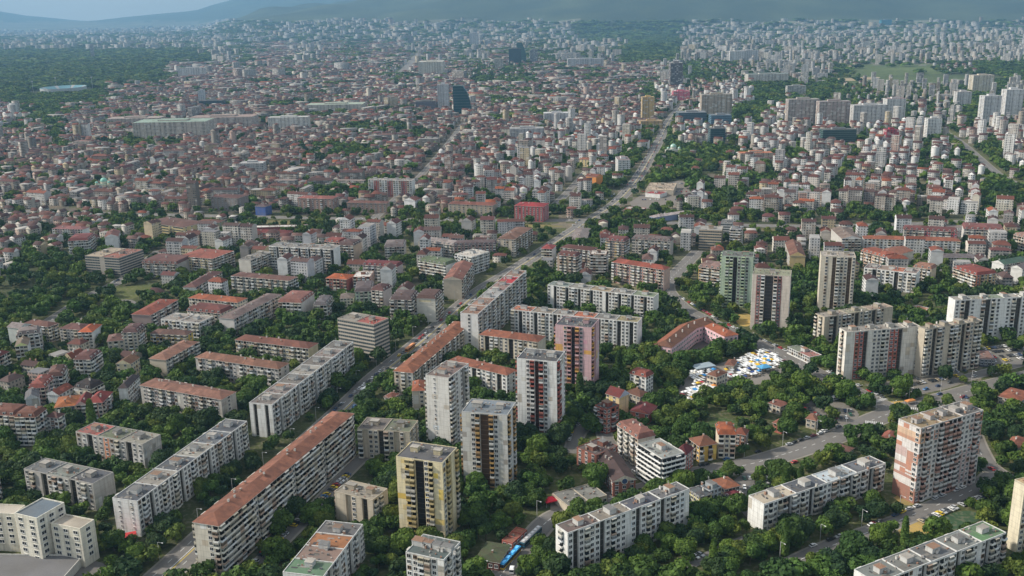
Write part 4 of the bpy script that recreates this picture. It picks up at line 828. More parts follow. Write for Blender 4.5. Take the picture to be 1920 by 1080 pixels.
# pink school: three wings with their own roofs
def school():
    loc = G(1305, 650)[:2]; root = empty('school_building', (loc[0], loc[1], 0)); tag(root, 'pink three storey school bent around a yard with brown and orange roofs', 'school', gm)
    LM.append((1300, 640, 'the pink school'))
    H_ = 12.5
    def wing(ax, bx, w, rc, hp, rh, wn=True, e=0.0, pcol=(.68, .44, .48)):
        a, c = G(*ax, H_)[:2], G(*bx, H_)[:2]; u = nrm(c-a); L = np.linalg.norm(c-a); v = np.array([-u[1], u[0]]); a = a-v*w/2
        add_rect(a, u, L, w)
        mb = MB(); mb.box(a-loc, u*L, v*w, 0, H_-e, pcol, wal); mb.build('wall', root)
        R = MB(); o = .5; z = H_-e-.05; A = [a-u*o-v*o, a+u*(L+o)-v*o, a+u*(L+o)+v*(w+o), a-u*o+v*(w+o)]; A = [q-loc for q in A]
        i0, i1 = hp; ra = A[0]+v*(w/2+o)+u*i0; rb = A[1]+v*(w/2+o)-u*i1
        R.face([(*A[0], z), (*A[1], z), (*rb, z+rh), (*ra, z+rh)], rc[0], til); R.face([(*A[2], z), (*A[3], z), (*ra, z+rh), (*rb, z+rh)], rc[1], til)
        R.face([(*A[3], z), (*A[0], z), (*ra, z+rh)], rc[0], til); R.face([(*A[1], z), (*A[2], z), (*rb, z+rh)], rc[1], til); R.face([(*q, z-.02) for q in A[::-1]], (.6, .55, .5), wal)
        ro = R.build('roof', root)
        for k in range(max(1, int(L/12))):
            cc = A[0]+u*(L*(k+.5)/max(1, int(L/12)))+v*(w*.3); CH = MB(); CH.box(cc, u*.9, v*.7, z+rh*.3, z+rh+.8, (.6, .55, .5), wal); CH.build('chimney', ro)
        for (oo, t, LL) in ((a, u, L), (a+u*L, v, w), (a+u*L+v*w, -u, L), (a+v*w, -v, w)):
            ang = math.atan2(t[1], t[0]); nn = np.array([t[1], -t[0]]); nb = max(1, int(LL/3.4))
            for k in range(nb):
                for q in range(3):
                    P = oo+t*((k+.5)*LL/nb)+nn*.03-loc; obj('window', piece_mesh('window_plain', WIN), root, (P[0], P[1], 1.4+q*3.7), ang, (1, 1, 1))
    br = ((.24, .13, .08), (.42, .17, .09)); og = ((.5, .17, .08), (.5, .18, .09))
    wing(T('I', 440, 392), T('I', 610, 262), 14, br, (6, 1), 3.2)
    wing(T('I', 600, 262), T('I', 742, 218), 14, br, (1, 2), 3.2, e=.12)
    wing(T('I', 770, 250), T('I', 905, 318), 12, og, (2, 5), 2.6, e=.2)
school()
# ------------------------------------------------------------------ middle distance, traced
for a_ in (
 ('the five stepped white block', 'long white eight storey panel block with yellow and green roof patches right of the boulevard', [('M', 907, 818), ('M', 1702, 912), 13], (1027, 534.5, 577), 'wxdwwbdwbwdwwbdww', 'xx', dict(wall='white', rcols=[(.2, .24, .22), (.25, .24, .22), (.36, .28, .18), (.26, .25, .23), (.2, .25, .16)], segs=5, group=gp)),
 ('the white block behind the pink tower', 'long white panel block with red tiled and mossy roof parts behind the pink tower', [('H', 568, 148), ('H', 1424, 235), 13], (1195.5, 605, 657), 'bwdwwwdwbwwdwwdw', 'xx', dict(wall='white', rcols=[(.4, .15, .09), (.3, .25, .2), (.27, .25, .23), (.42, .14, .08), (.22, .21, .2), (.3, .26, .15)], segs=6, group=gp)),
 ('the brown diagonal block by the boulevard', 'brown grey diagonal block with tan roof left of the far boulevard', [('M', 535, 468), ('M', 655, 476), ('M', 788, 388)], 19, 'wxw', 'bwdbwdb', dict(wall='beige', roof='hip', rcol=(.3, .19, .14), group=gh)),
 ('the white terrace roofed row', 'wide row with white roof terraces and maroon facade in the middle', [('M', -30, 490), ('M', 205, 520), 13], 15, 'wbwbw', 'xx', dict(wall='brick', base=(.5, .45, .42), roof='mansard', rcol=(.5, .5, .49), rh=1, group=gm)),
 ('the maroon roof terrace row', 'row with maroon walls and grey roof terraces left of the brown diagonal block', [('M', 205, 520), ('M', 520, 512), 14], 15, 'wbwbwb', 'xx', dict(wall='red', base=(.36, .22, .2), roof='mansard', rcol=(.2, .18, .19), rh=1, group=gm)),
 ('the white roofed grey block', 'grey white block with pale roof near the boulevard bend', [('M', 200, 590), ('M', 340, 610), ('M', 470, 570)], 18, 'bwb', 'wbw', dict(wall='white', rcol=(.45, .42, .38), group=gm)),
 ('the green roofed white house', 'white balconied house with green roof left of the boulevard', [('M', -60, 635), ('M', 145, 668), ('M', 215, 640)], 18, 'bbbb', 'xx', dict(wall='white', roof='mansard', rcol=(.17, .28, .16), rh=1, group=gm)),
 ('the long white block in the middle left', 'long white eight storey block with grey roof and red corner in the middle left', [('L', 415, 528), ('L', 895, 552), ('L', 918, 520)], (610, 465, 508), 'wbwdwbwbdwbbd', 'xx', dict(wall='white', rcol=(.3, .28, .26), segs=5, group=gp)),
 ('the short diagonal grey block', 'short diagonal grey block with white end wall left of the long white one', [('L', 210, 620), ('L', 278, 635), ('L', 438, 570)], 17, 'xx', 'wbbwbw', dict(wall='grey', base=(.55, .52, .47), rcol=(.25, .24, .23), group=gp)),
 ('the brown roofed greenish block', 'grey green block with patched brown roof and orange corner', [('L', 135, 748), ('L', 565, 785), ('L', 655, 757)], 16, 'bwbbwbwbwb', 'bb', dict(wall='green', base=(.4, .42, .38), roof='hip', rcol=(.22, .13, .11), rh=1.5, group=gh)),
 ('the salmon roofed white house', 'white balconied house with salmon roof and blank right gable', [('L', 515, 925), ('L', 660, 950), ('L', 755, 880)], 16, 'bbb', 'xx', dict(wall='white', base=(.62, .57, .52), roof='mansard', rcol=(.38, .2, .17), rh=1.6, group=gm)),
 ('the grey roofed white villa', 'small white villa with grey glass roof beside the salmon roofed house', [('L', 765, 955), ('L', 850, 968), ('L', 895, 910)], 13, 'bb', 'wb', dict(wall='white', roof='mansard', rcol=(.22, .24, .26), rh=1, group=gm)),
 ('the cream grey roofed villa', 'small cream villa with grey hipped roof left of the light green house', [('L', 955, 905), ('L', 1050, 915), ('L', 1058, 880)], 11, 'ww', 'xx', dict(wall='cream', roof='hip', rcol=(.24, .23, .21), group=gm)),
 ('the twin bright orange roofs', 'brown house with two bright orange roof gables in the middle', [('L', 845, 765), ('L', 1000, 775), ('L', 1005, 735)], 13, 'bwb', 'xx', dict(wall='red', roof='hip', rcol=(.58, .17, .06), group=gm)),
 ('the white flat topped brick house', 'brick coloured house with white flat roof right of the twin orange roofs', [('L', 1055, 745), ('L', 1175, 758), ('L', 1205, 715)], 14, 'bb', 'wx', dict(wall='brick', rcol=(.62, .6, .57), group=gm)),
 ('the maroon dormer row', 'row with maroon dormer roof and pale balconies in the middle', [('L', 1120, 665), ('L', 1380, 680), 13], 16, 'wbwb', 'xx', dict(wall='pink', base=(.5, .42, .42), roof='mansard', rcol=(.24, .07, .08), rh=1, group=gm)),
 ('the peach gabled house', 'peach house with dark roof right of the long white block', [('L', 950, 510), ('L', 1050, 522), ('L', 1110, 490)], 18, 'bwb', 'xx', dict(wall='pink', base=(.52, .38, .28), roof='mansard', rcol=(.16, .12, .12), rh=1.5, group=gm)),
 ('the pink house by the long white block', 'pink brick house with red roof touching the long white block', [('L', 835, 490), ('L', 945, 500), ('L', 975, 475)], 18, 'bwb', 'xx', dict(wall='pink', base=(.46, .3, .26), roof='mansard', rcol=(.36, .12, .1), rh=1.2, group=gm)),
 ('the grey dormered house', 'grey house with silver mansard roof in the middle', [('L', 1290, 520), ('L', 1430, 530), ('L', 1445, 490)], 15, 'wbwb', 'xx', dict(wall='grey', roof='mansard', rcol=(.27, .27, .27), rh=1.2, group=gm)),
 ('the concrete office with ribbon windows', 'grey concrete office block with long window bands left of centre', [('K', 635, 600), ('K', 890, 618), ('K', 1045, 552)], 19, '|gggxggg', '|ggggg', dict(wall='beige', base=(.36, .33, .29), rcols=[(.42, .34, .25), (.3, .12, .09)], name='office_block', cat='office building', group='office buildings')),
 ('the brown hipped grey house', 'grey beige house with dark brown hipped roof right of the concrete office', [('K', 1065, 650), ('K', 1330, 660), ('K', 1340, 605)], 15, 'wwbwwbw', 'xx', dict(wall='grey', roof='mansard', rcol=(.2, .11, .1), rh=1, group=gh)),
 ('the red yellow striped house', 'house with red roof and yellow and maroon facade strips', [('K', 1345, 600), ('K', 1590, 620), ('K', 1740, 560)], 17, 'bwrbrwb', 'wb', dict(wall='beige', accent=(.6, .45, .15), roof='hip', rcol=(.38, .14, .1), rh=2, group=gm)),
 ('the brown diagonal house by the park', 'long diagonal white house with brown roof above the mottled red roofed row', [('K', 1395, 820), ('K', 1465, 835), ('K', 1665, 718)], 12, 'xx', 'wbwbw', dict(wall='white', roof='hip', rcol=(.2, .11, .1), group=gh)),
 ('the large yellow school', 'large pale yellow building with brown roof and window bands beyond the canal trees', [('K', 1080, 345), ('K', 1372, 385), ('K', 1480, 335)], 16, '|ggwggwgg', '|wwww', dict(wall='yellow', base=(.5, .42, .22), roof='hip', rcol=(.2, .12, .1), rh=1.8, name='school_building', cat='school', group='public buildings')),
 ('the long yellow annex', 'lower annex with brown roof joined to the large yellow school', [('K', 1470, 345), ('K', 1640, 350), 14], 11, '|wwwwww', '|ww', dict(wall='yellow', base=(.42, .36, .22), roof='hip', rcol=(.24, .13, .1), name='school_annex', cat='school', group='public buildings')),
 ('the white gabled house left of the school', 'white house with pointed gable wall left of the large yellow school', [('K', 792, 445), ('K', 882, 452), ('K', 900, 410)], 16, 'xx', 'ww', dict(wall='white', roof='gable', rcol=(.25, .12, .1), rh=3, group=gm)),
 ('the white house with a red attic left', 'white house with red attic left of the pointed white gable', [('K', 535, 470), ('K', 660, 480), ('K', 710, 440)], 16, 'wbwb', 'bb', dict(wall='white', roof='mansard', rcol=(.3, .1, .1), rh=1, group=gm)),
 ('the pink fronted row', 'white and pink row house left of the pointed white gable', [('K', 390, 395), ('K', 620, 400), 13], 14, 'wbrrbw', 'xx', dict(wall='white', accent=(.4, .25, .28), roof='hip', rcol=(.4, .2, .2), group=gm)),
 ('the crimson building by the canal', 'crimson red institutional building with red roof on the canal boulevard', [('M', 658, 222), ('M', 872, 232), ('M', 935, 205)], 19, '|wwwwwwww', '|wwww', dict(wall='red', base=(.36, .07, .08), roof='hip', rcol=(.45, .06, .07), rh=3, name='institute_building', cat='building', group='public buildings')),
 ('the long beige building by the canal', 'long beige building with red brown roof left of the crimson one', [('M', 160, 208), ('M', 492, 222), ('M', 545, 200)], 15, '|wwwwwwwwww', '|www', dict(wall='beige', base=(.38, .32, .25), roof='hip', rcol=(.28, .12, .09), rh=2, name='institute_building', cat='building', group='public buildings')),
 ('the brown apartment tower pair', 'brown and cream eight storey house with terraces right of the boulevard', [('M', 980, 592), ('M', 1120, 605), ('M', 1160, 585)], 24, 'xbwb', 'bb', dict(wall='beige', base=(.42, .32, .24), roof='mansard', rcol=(.2, .09, .08), rh=1, group=gm)),
 ('the dark brown roofed row', 'row with large dark brown roof behind the brown apartment pair', [('M', 1005, 535), ('M', 1230, 560), 16], 18, 'wbwb', 'xx', dict(wall='red', base=(.3, .22, .2), roof='hip', rcol=(.15, .07, .06), rh=2, group=gm)),
 ('the brick balcony house', 'dark brick house with white roof frames right of the brown pair', [('M', 1230, 580), ('M', 1348, 590), ('M', 1355, 560)], 21, 'bbb', 'bb', dict(wall='brick', base=(.26, .15, .12), rcol=(.5, .46, .42), group=gm)),
 ('the crimson roofed pink block', 'pinkish block with terracotta and crimson roofs right of the boulevard', [('M', 1390, 645), ('M', 1780, 705), ('M', 1795, 680)], 20, 'brwbwbrwbw', 'xx', dict(wall='pink', base=(.55, .38, .32), accent=(.35, .12, .1), roof='hip', rcol=(.42, .13, .09), rh=3, group=gm)),
 ('the grey balconied white house', 'white grey house with dark glazed corner in the middle right', [('M', 1540, 470), ('M', 1830, 490), 13], 16, 'gwbwbw', 'xx', dict(wall='grey', roof='mansard', rcol=(.22, .2, .2), rh=1, group=gm)),
 ('the yellow cornered house', 'maroon and yellow cornered house left of the grey balconied one', [('M', 1345, 480), ('M', 1480, 492), ('M', 1535, 470)], 20, 'rbwg', 'bb', dict(wall='beige', base=(.4, .3, .25), accent=(.6, .42, .1), roof='mansard', rcol=(.25, .1, .1), rh=1, group=gm)),
 ('the white sided slim house', 'slim house with white blank wall and red roof at the boulevard', [('M', 865, 540), ('M', 940, 548), ('M', 970, 520)], 15, 'bb', 'xx', dict(wall='white', roof='hip', rcol=(.4, .1, .1), group=gm)),
 ('the long arched roof shed', 'long grey arched roof shed beside the road junction', [('M', 1080, 478), ('M', 1195, 480), 60], 7, 'xx', 'xx', dict(wall='grey', roof='hip', rcol=(.36, .36, .35), name='shed', cat='shed', group='low flat roofed shops')),
 ('the car wash canopy', 'low flat roofed red hall beside the wide junction', [('M', 1485, 245), ('M', 1620, 255), 14], 5, 'xx', 'xx', dict(wall='red', rcol=(.5, .45, .42), name='shop', cat='shop', group='low flat roofed shops')),
 ('the white arched tent hall', 'low hall with white arched roof in the junction park', [('M', 1672, 300), ('M', 1710, 310), 60], 7, 'xx', 'xx', dict(wall='white', base=(.2, .25, .4), roof='hip', rcol=(.6, .6, .6), rh=2, name='hall', cat='hall', group='low flat roofed shops')),
 ('the tan market roof', 'large low tan roof of a market beside the far boulevard', [('M', 1640, 105), ('M', 1850, 110), 60], 7, 'xx', 'xx', dict(wall='beige', rcols=[(.5, .4, .3), (.45, .36, .28)], segs=3, boxes=2, name='market_hall', cat='hall', group='low flat roofed shops')),
 ('the red strip shop', 'low shop with bright red roof strip in front of the tan market', [('M', 1640, 130), ('M', 1750, 140), 22], 5, 'xx', 'xx', dict(wall='white', rcol=(.5, .06, .07), name='shop', cat='shop', group='low flat roofed shops')),
 ('the bright orange gable house', 'house whose blank gable is painted bright orange', [('M', 1188, 0), ('M', 1270, 8), 18], 17, 'xx', 'xx', dict(wall='yellow', base=(.7, .26, .05), roof='gable', rcol=(.3, .12, .08), rh=3, gablecol=(.7, .26, .05), group=gm)),
 ('the beige ribbon windowed office', 'beige office with dark window bands near the canal on the right', [('N', 443, 405), ('N', 612, 412), ('N', 620, 380)], 21, '|ggggg', '|gg', dict(wall='beige', base=(.48, .4, .3), rcol=(.42, .4, .37), name='office_block', cat='office building', group='office buildings')),
 ('the grey wedge apartment house', 'grey apartment house with angled balconies right of the beige office', [('N', 683, 395), ('N', 755, 405), ('N', 768, 378)], 22, 'bb', 'bb', dict(wall='grey', base=(.45, .46, .48), rcol=(.3, .3, .32), group=gm)),
 ('the tiered dark office', 'white banded house with dark bands behind the grey wedge house', [('N', 608, 350), ('N', 690, 358), ('N', 700, 330)], 20, '|ggg', '|gg', dict(wall='white', base=(.5, .5, .5), rcol=(.2, .2, .2), name='office_block', cat='office building', group='office buildings')),
 ('the yellow gabled block', 'beige house with big sand yellow gable right of the mint tower', [('N', 1112, 560), ('N', 1240, 600), ('N', 1200, 500)], 14, 'xx', 'ww', dict(wall='yellow', base=(.52, .4, .2), roof='gable', rcol=(.26, .14, .1), rh=4, gablecol=(.56, .42, .2), group=gm)),
 ('the yellow cornered brown house', 'brown and cream house with yellow corner left of the mint tower', [('N', 440, 680), ('N', 600, 700), ('N', 612, 660)], 17, 'rbbb', 'xx', dict(wall='beige', base=(.42, .3, .22), accent=(.66, .42, .1), roof='mansard', rcol=(.4, .3, .27), rh=.8, group=gm)),
 ('the long white red roofed row', 'long white row with thin orange red roof near the canal on the right', [('O', 400, 470), ('O', 1125, 490), 13], 14, 'wbwbwwbwbwwb', 'xx', dict(wall='white', roof='hip', rcol=(.42, .17, .1), group=gh)),
 ('the angled cream row', 'angled cream house with orange ridge and white blank gable', [('O', 555, 545), ('O', 650, 590), ('O', 770, 560)], 15, 'bb', 'xx', dict(wall='cream', base=(.6, .55, .47), roof='gable', rcol=(.38, .18, .12), rh=3, gablecol=(.5, .52, .55), group=gm)),
 ('the pink orange roofed house', 'pink and yellow house with orange roof in the right middle', [('O', 380, 560), ('O', 560, 610), ('O', 600, 580)], 15, 'bwb', 'xx', dict(wall='pink', base=(.62, .42, .3), roof='mansard', rcol=(.45, .16, .1), rh=1, group=gm)),
 ('the white slab right of the cream tower', 'white and grey six storey block with orange roof parts right of the cream twin tower', [('O', 400, 690), ('O', 795, 735), ('O', 800, 700)], 18, 'wbdbwbwdbwbb', 'xx', dict(wall='white', rcols=[(.22, .15, .14), (.35, .25, .2), (.42, .15, .09), (.3, .22, .2)], segs=4, group=gp)),
 ('the cream dormer villa on the right', 'cream and yellow house with pale gable right of the white slab', [('O', 770, 680), ('O', 905, 700), ('O', 965, 680)], 16, 'bb', 'xx', dict(wall='cream', base=(.62, .52, .38), roof='mansard', rcol=(.42, .25, .18), rh=1.5, group=gm)),
 ('the red and yellow terraced block', 'red and yellow terraced block with maroon roofs near the right edge', [('O', 1075, 690), ('O', 1245, 745), ('O', 1430, 740)], 17, 'bbb', 'rbwbw', dict(wall='yellow', base=(.58, .4, .2), accent=(.55, .15, .08), roof='mansard', rcol=(.35, .1, .08), rh=1, group=gm)),
 ('the long slate roofed house', 'long low pale house with slate roof in the right middle', [('O', 955, 610), ('O', 1270, 615), 14], 9, 'wwwwwwww', 'xx', dict(wall='cream', roof='hip', rcol=(.22, .23, .25), group=gm)),
 ('the white arched gable with green roof', 'house with white arched gable and green roof near the right edge', [('O', 1380, 640), ('O', 1450, 665), ('O', 1700, 620)], 15, 'xx', 'wwbw', dict(wall='beige', base=(.62, .62, .6), roof='gable', rcol=(.08, .2, .15), rh=3, group=gm)),
 ('the second white arched gable', 'white arched gable house at the right edge in front of the green roofed one', [('O', 1515, 680), ('O', 1590, 700), ('O', 1700, 660)], 15, 'xx', 'wwbw', dict(wall='beige', base=(.62, .62, .6), roof='gable', rcol=(.25, .25, .26), rh=3, group=gm)),
 ('the white grey row by the canal', 'white grey row with red roof bits near the canal at the far right', [('O', 1150, 395), ('O', 1450, 410), ('O', 1530, 380)], 16, 'wbwbwbwb', 'xx', dict(wall='grey', base=(.56, .54, .52), roof='mansard', rcol=(.3, .13, .12), rh=1, group=gm)),
 ('the red square row', 'grey row with maroon dormers and one red square facade near the canal', [('O', 700, 400), ('O', 1100, 420), 14], 15, 'wbwbwbbrr', 'xx', dict(wall='grey', accent=(.5, .04, .06), roof='mansard', rcol=(.25, .1, .1), rh=1, group=gm)),
 ('the curved grey gable house', 'grey house with white curved gable left of the red dormer rows', [('O', 155, 395), ('O', 235, 470), ('O', 345, 440)], 17, 'xx', 'bbb', dict(wall='grey', base=(.5, .48, .45), roof='gable', rcol=(.3, .27, .23), rh=3, gablecol=(.65, .64, .62), group=gm)),
 ('the cream white house at the right edge', 'cream white balconied house at the right edge by the trees', [('O', 1525, 440), ('O', 1640, 470), 14], 16, 'bbb', 'xx', dict(wall='cream', roof='mansard', rcol=(.42, .3, .25), rh=1, group=gm)),
 ('the low white tent house', 'small low house with orange roof and white rim in the right park', [('O', 745, 985), ('O', 870, 1020), 10], 4, 'ww', 'xx', dict(wall='white', rcol=(.42, .18, .1), boxes=0, name='pavilion', cat='pavilion', group='low flat roofed shops')),
 ('the dark grey block on the canal', 'dark grey block with brown roof across the canal left of centre', [('L', -20, 158), ('L', 178, 168), ('L', 210, 140)], 17, '|wwwwwwww', '|ww', dict(wall='grey', base=(.24, .21, .2), roof='hip', rcol=(.18, .1, .09), rh=2, group=gm)),
 ('the brown block with a pink roof strip', 'long brown block with pink and orange roof strip across the canal', [('L', 630, 165), ('L', 890, 172), ('L', 945, 150)], 20, '|wwbwwbww', '|www', dict(wall='brick', base=(.3, .2, .17), roof='hip', rcol=(.4, .16, .13), rh=1.2, group=gm)),
 ('the blue fronted house', 'small house with vivid dark blue front across the canal', [('L', 312, 225), ('L', 388, 230), 14], 12, 'xx', 'xx', dict(wall='grey', base=(.05, .1, .3), roof='hip', rcol=(.15, .12, .14), group=gm)),
 ('the low brown hospital', 'long low brown building behind the trees across the canal', [('L', 1000, 200), ('L', 1300, 205), 14], 13, '|wwwwwwwww', '|www', dict(wall='brick', base=(.28, .2, .17), roof='hip', rcol=(.22, .12, .1), rh=2, group='public buildings')),
 ('the white arched wall house', 'house with pure white arched blank wall across the canal', [('L', 1430, 180), ('L', 1512, 185), 16], 16, 'xx', 'ww', dict(wall='white', base=(.74, .74, .74), roof='gable', rcol=(.25, .12, .1), rh=3.5, group=gm)),
 ('the red striped triple block', 'three white blocks joined by dark red strips across the canal', [('L', 1160, 30), ('L', 1490, 35), 14], 24, '|bwrrbwbrrbwbrrbw', 'xx', dict(wall='white', accent=(.3, .06, .05), rcol=(.35, .3, .27), group=gp)),
 ('the white market roof', 'long building with white roof and dark red walls by the canal', [('L', 245, 390), ('L', 700, 380), 12], 7, 'xx', 'xx', dict(wall='red', base=(.25, .06, .06), rcol=(.7, .68, .64), boxes=0, segs=1, name='market_hall', cat='hall', group='low flat roofed shops')),
 ('the dark red roofed market', 'long low building with dark red roof in front of the white one', [('L', 165, 420), ('L', 560, 430), 14], 7, 'wwwwwwww', 'xx', dict(wall='red', roof='hip', rcol=(.25, .06, .06), name='market_hall', cat='hall', group='low flat roofed shops')),
 ('the yellow ochre house by the boulevard', 'long yellow house with red roof left of the far boulevard', [('Q', 1328, 895), ('Q', 1420, 900), 14], 12, '|wwwww', 'xx', dict(wall='yellow', roof='hip', rcol=(.4, .18, .1), group='public buildings')),
):
    lm_, lb_, pts_, h_, F_, S_, kw_ = a_; b(lm_, lb_, pts_, h_, F_, S_, **kw_)
# ------------------------------------------------------------------ distant landmarks
def far(lm, label, cx, by, ty, wpx, dep, col, rc, name='office_tower', cat='tower', group='distant landmark buildings', shape='box', rot=0.0, dark=False, setb=None):
    c = G(cx, by)[:2]; d = np.hypot(*c); w = wpx*d/FPX*1.03
    lo, hi = 2., 300.
    for _ in range(30):
        mm_ = (lo+hi)/2
        if PR((c[0], c[1], mm_))[1] > ty: lo = mm_
        else: hi = mm_
    h = lo; u = np.array([math.cos(rot), math.sin(rot)]); v = np.array([-u[1], u[0]]); o = c-u*w/2
    add_rect(o, u, w, dep, 6); LM.append((cx, (by+ty)/2, lm))
    root = empty(name, (c[0], c[1], 0)); tag(root, label, cat, group); l = c
    mb = MB()
    if shape == 'sail':      # curved glass tower: plan tapers to the right side, top slopes
        n = 10; pts = [(-w/2, 0), (w/2, 0), (w/2, dep), (-w/2, dep)]
        prev = None
        for k in range(n):
            f0, f1 = k/n, (k+1)/n
            def wx(f): return w*(1-.45*f**2.5)
            for (a, bb) in (((-w/2, 0), (1, 0)), ):
                x00, x01, x10, x11 = -w/2, -w/2+wx(f0), -w/2, -w/2+wx(f1); z0, z1 = h*f0, h*f1
                mb.face([(x00, 0, z0), (x01, 0, z0), (x11, 0, z1), (x10, 0, z1)], col, gla)
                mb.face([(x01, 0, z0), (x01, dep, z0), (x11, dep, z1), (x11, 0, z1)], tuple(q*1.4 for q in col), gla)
                mb.face([(x01, dep, z0), (x00, dep, z0), (x10, dep, z1), (x11, dep, z1)], col, gla)
                mb.face([(x00, dep, z0), (x00, 0, z0), (x10, 0, z1), (x10, dep, z1)], col, gla)
                mb.box((x10-.1, -.15), (x11-x10+.2, 0), (0, dep+.3), z1-.5, z1-.1, (.2, .25, .27), wal, bottom=True)
        mb.face([(-w/2, 0, h), (-w/2+w*.55, 0, h), (-w/2+w*.55, dep, h), (-w/2, dep, h)], rc, fla)
        mb.build('wall', root); return
    uu = u*w; vv = v*dep
    if dark:
        mb.box(o-l, uu, vv, 0, h, col, gla, rc, fla)
        for k in range(int(h/3.6)): mb.box(o-l-u*.1-v*.1, u*(w+.2), v*(dep+.2), k*3.6+3, k*3.6+3.5, tuple(min(1, q*3+.05) for q in col), wal, bottom=True)
    else: mb.box(o-l, uu, vv, 0, h, col, fac, rc, fla, uvz=10.)
    mb.build('wall', root)
    R = MB(); f = setb or .4
    R.box(o-l+u*w*(.5-f/2)+v*dep*.3, u*w*f, v*dep*.4, h+.02, h+max(3, h*.06), tuple(q*.9 for q in (col if not dark else (.3, .3, .3))), wal, rc, fla); R.build('roof_house', root)
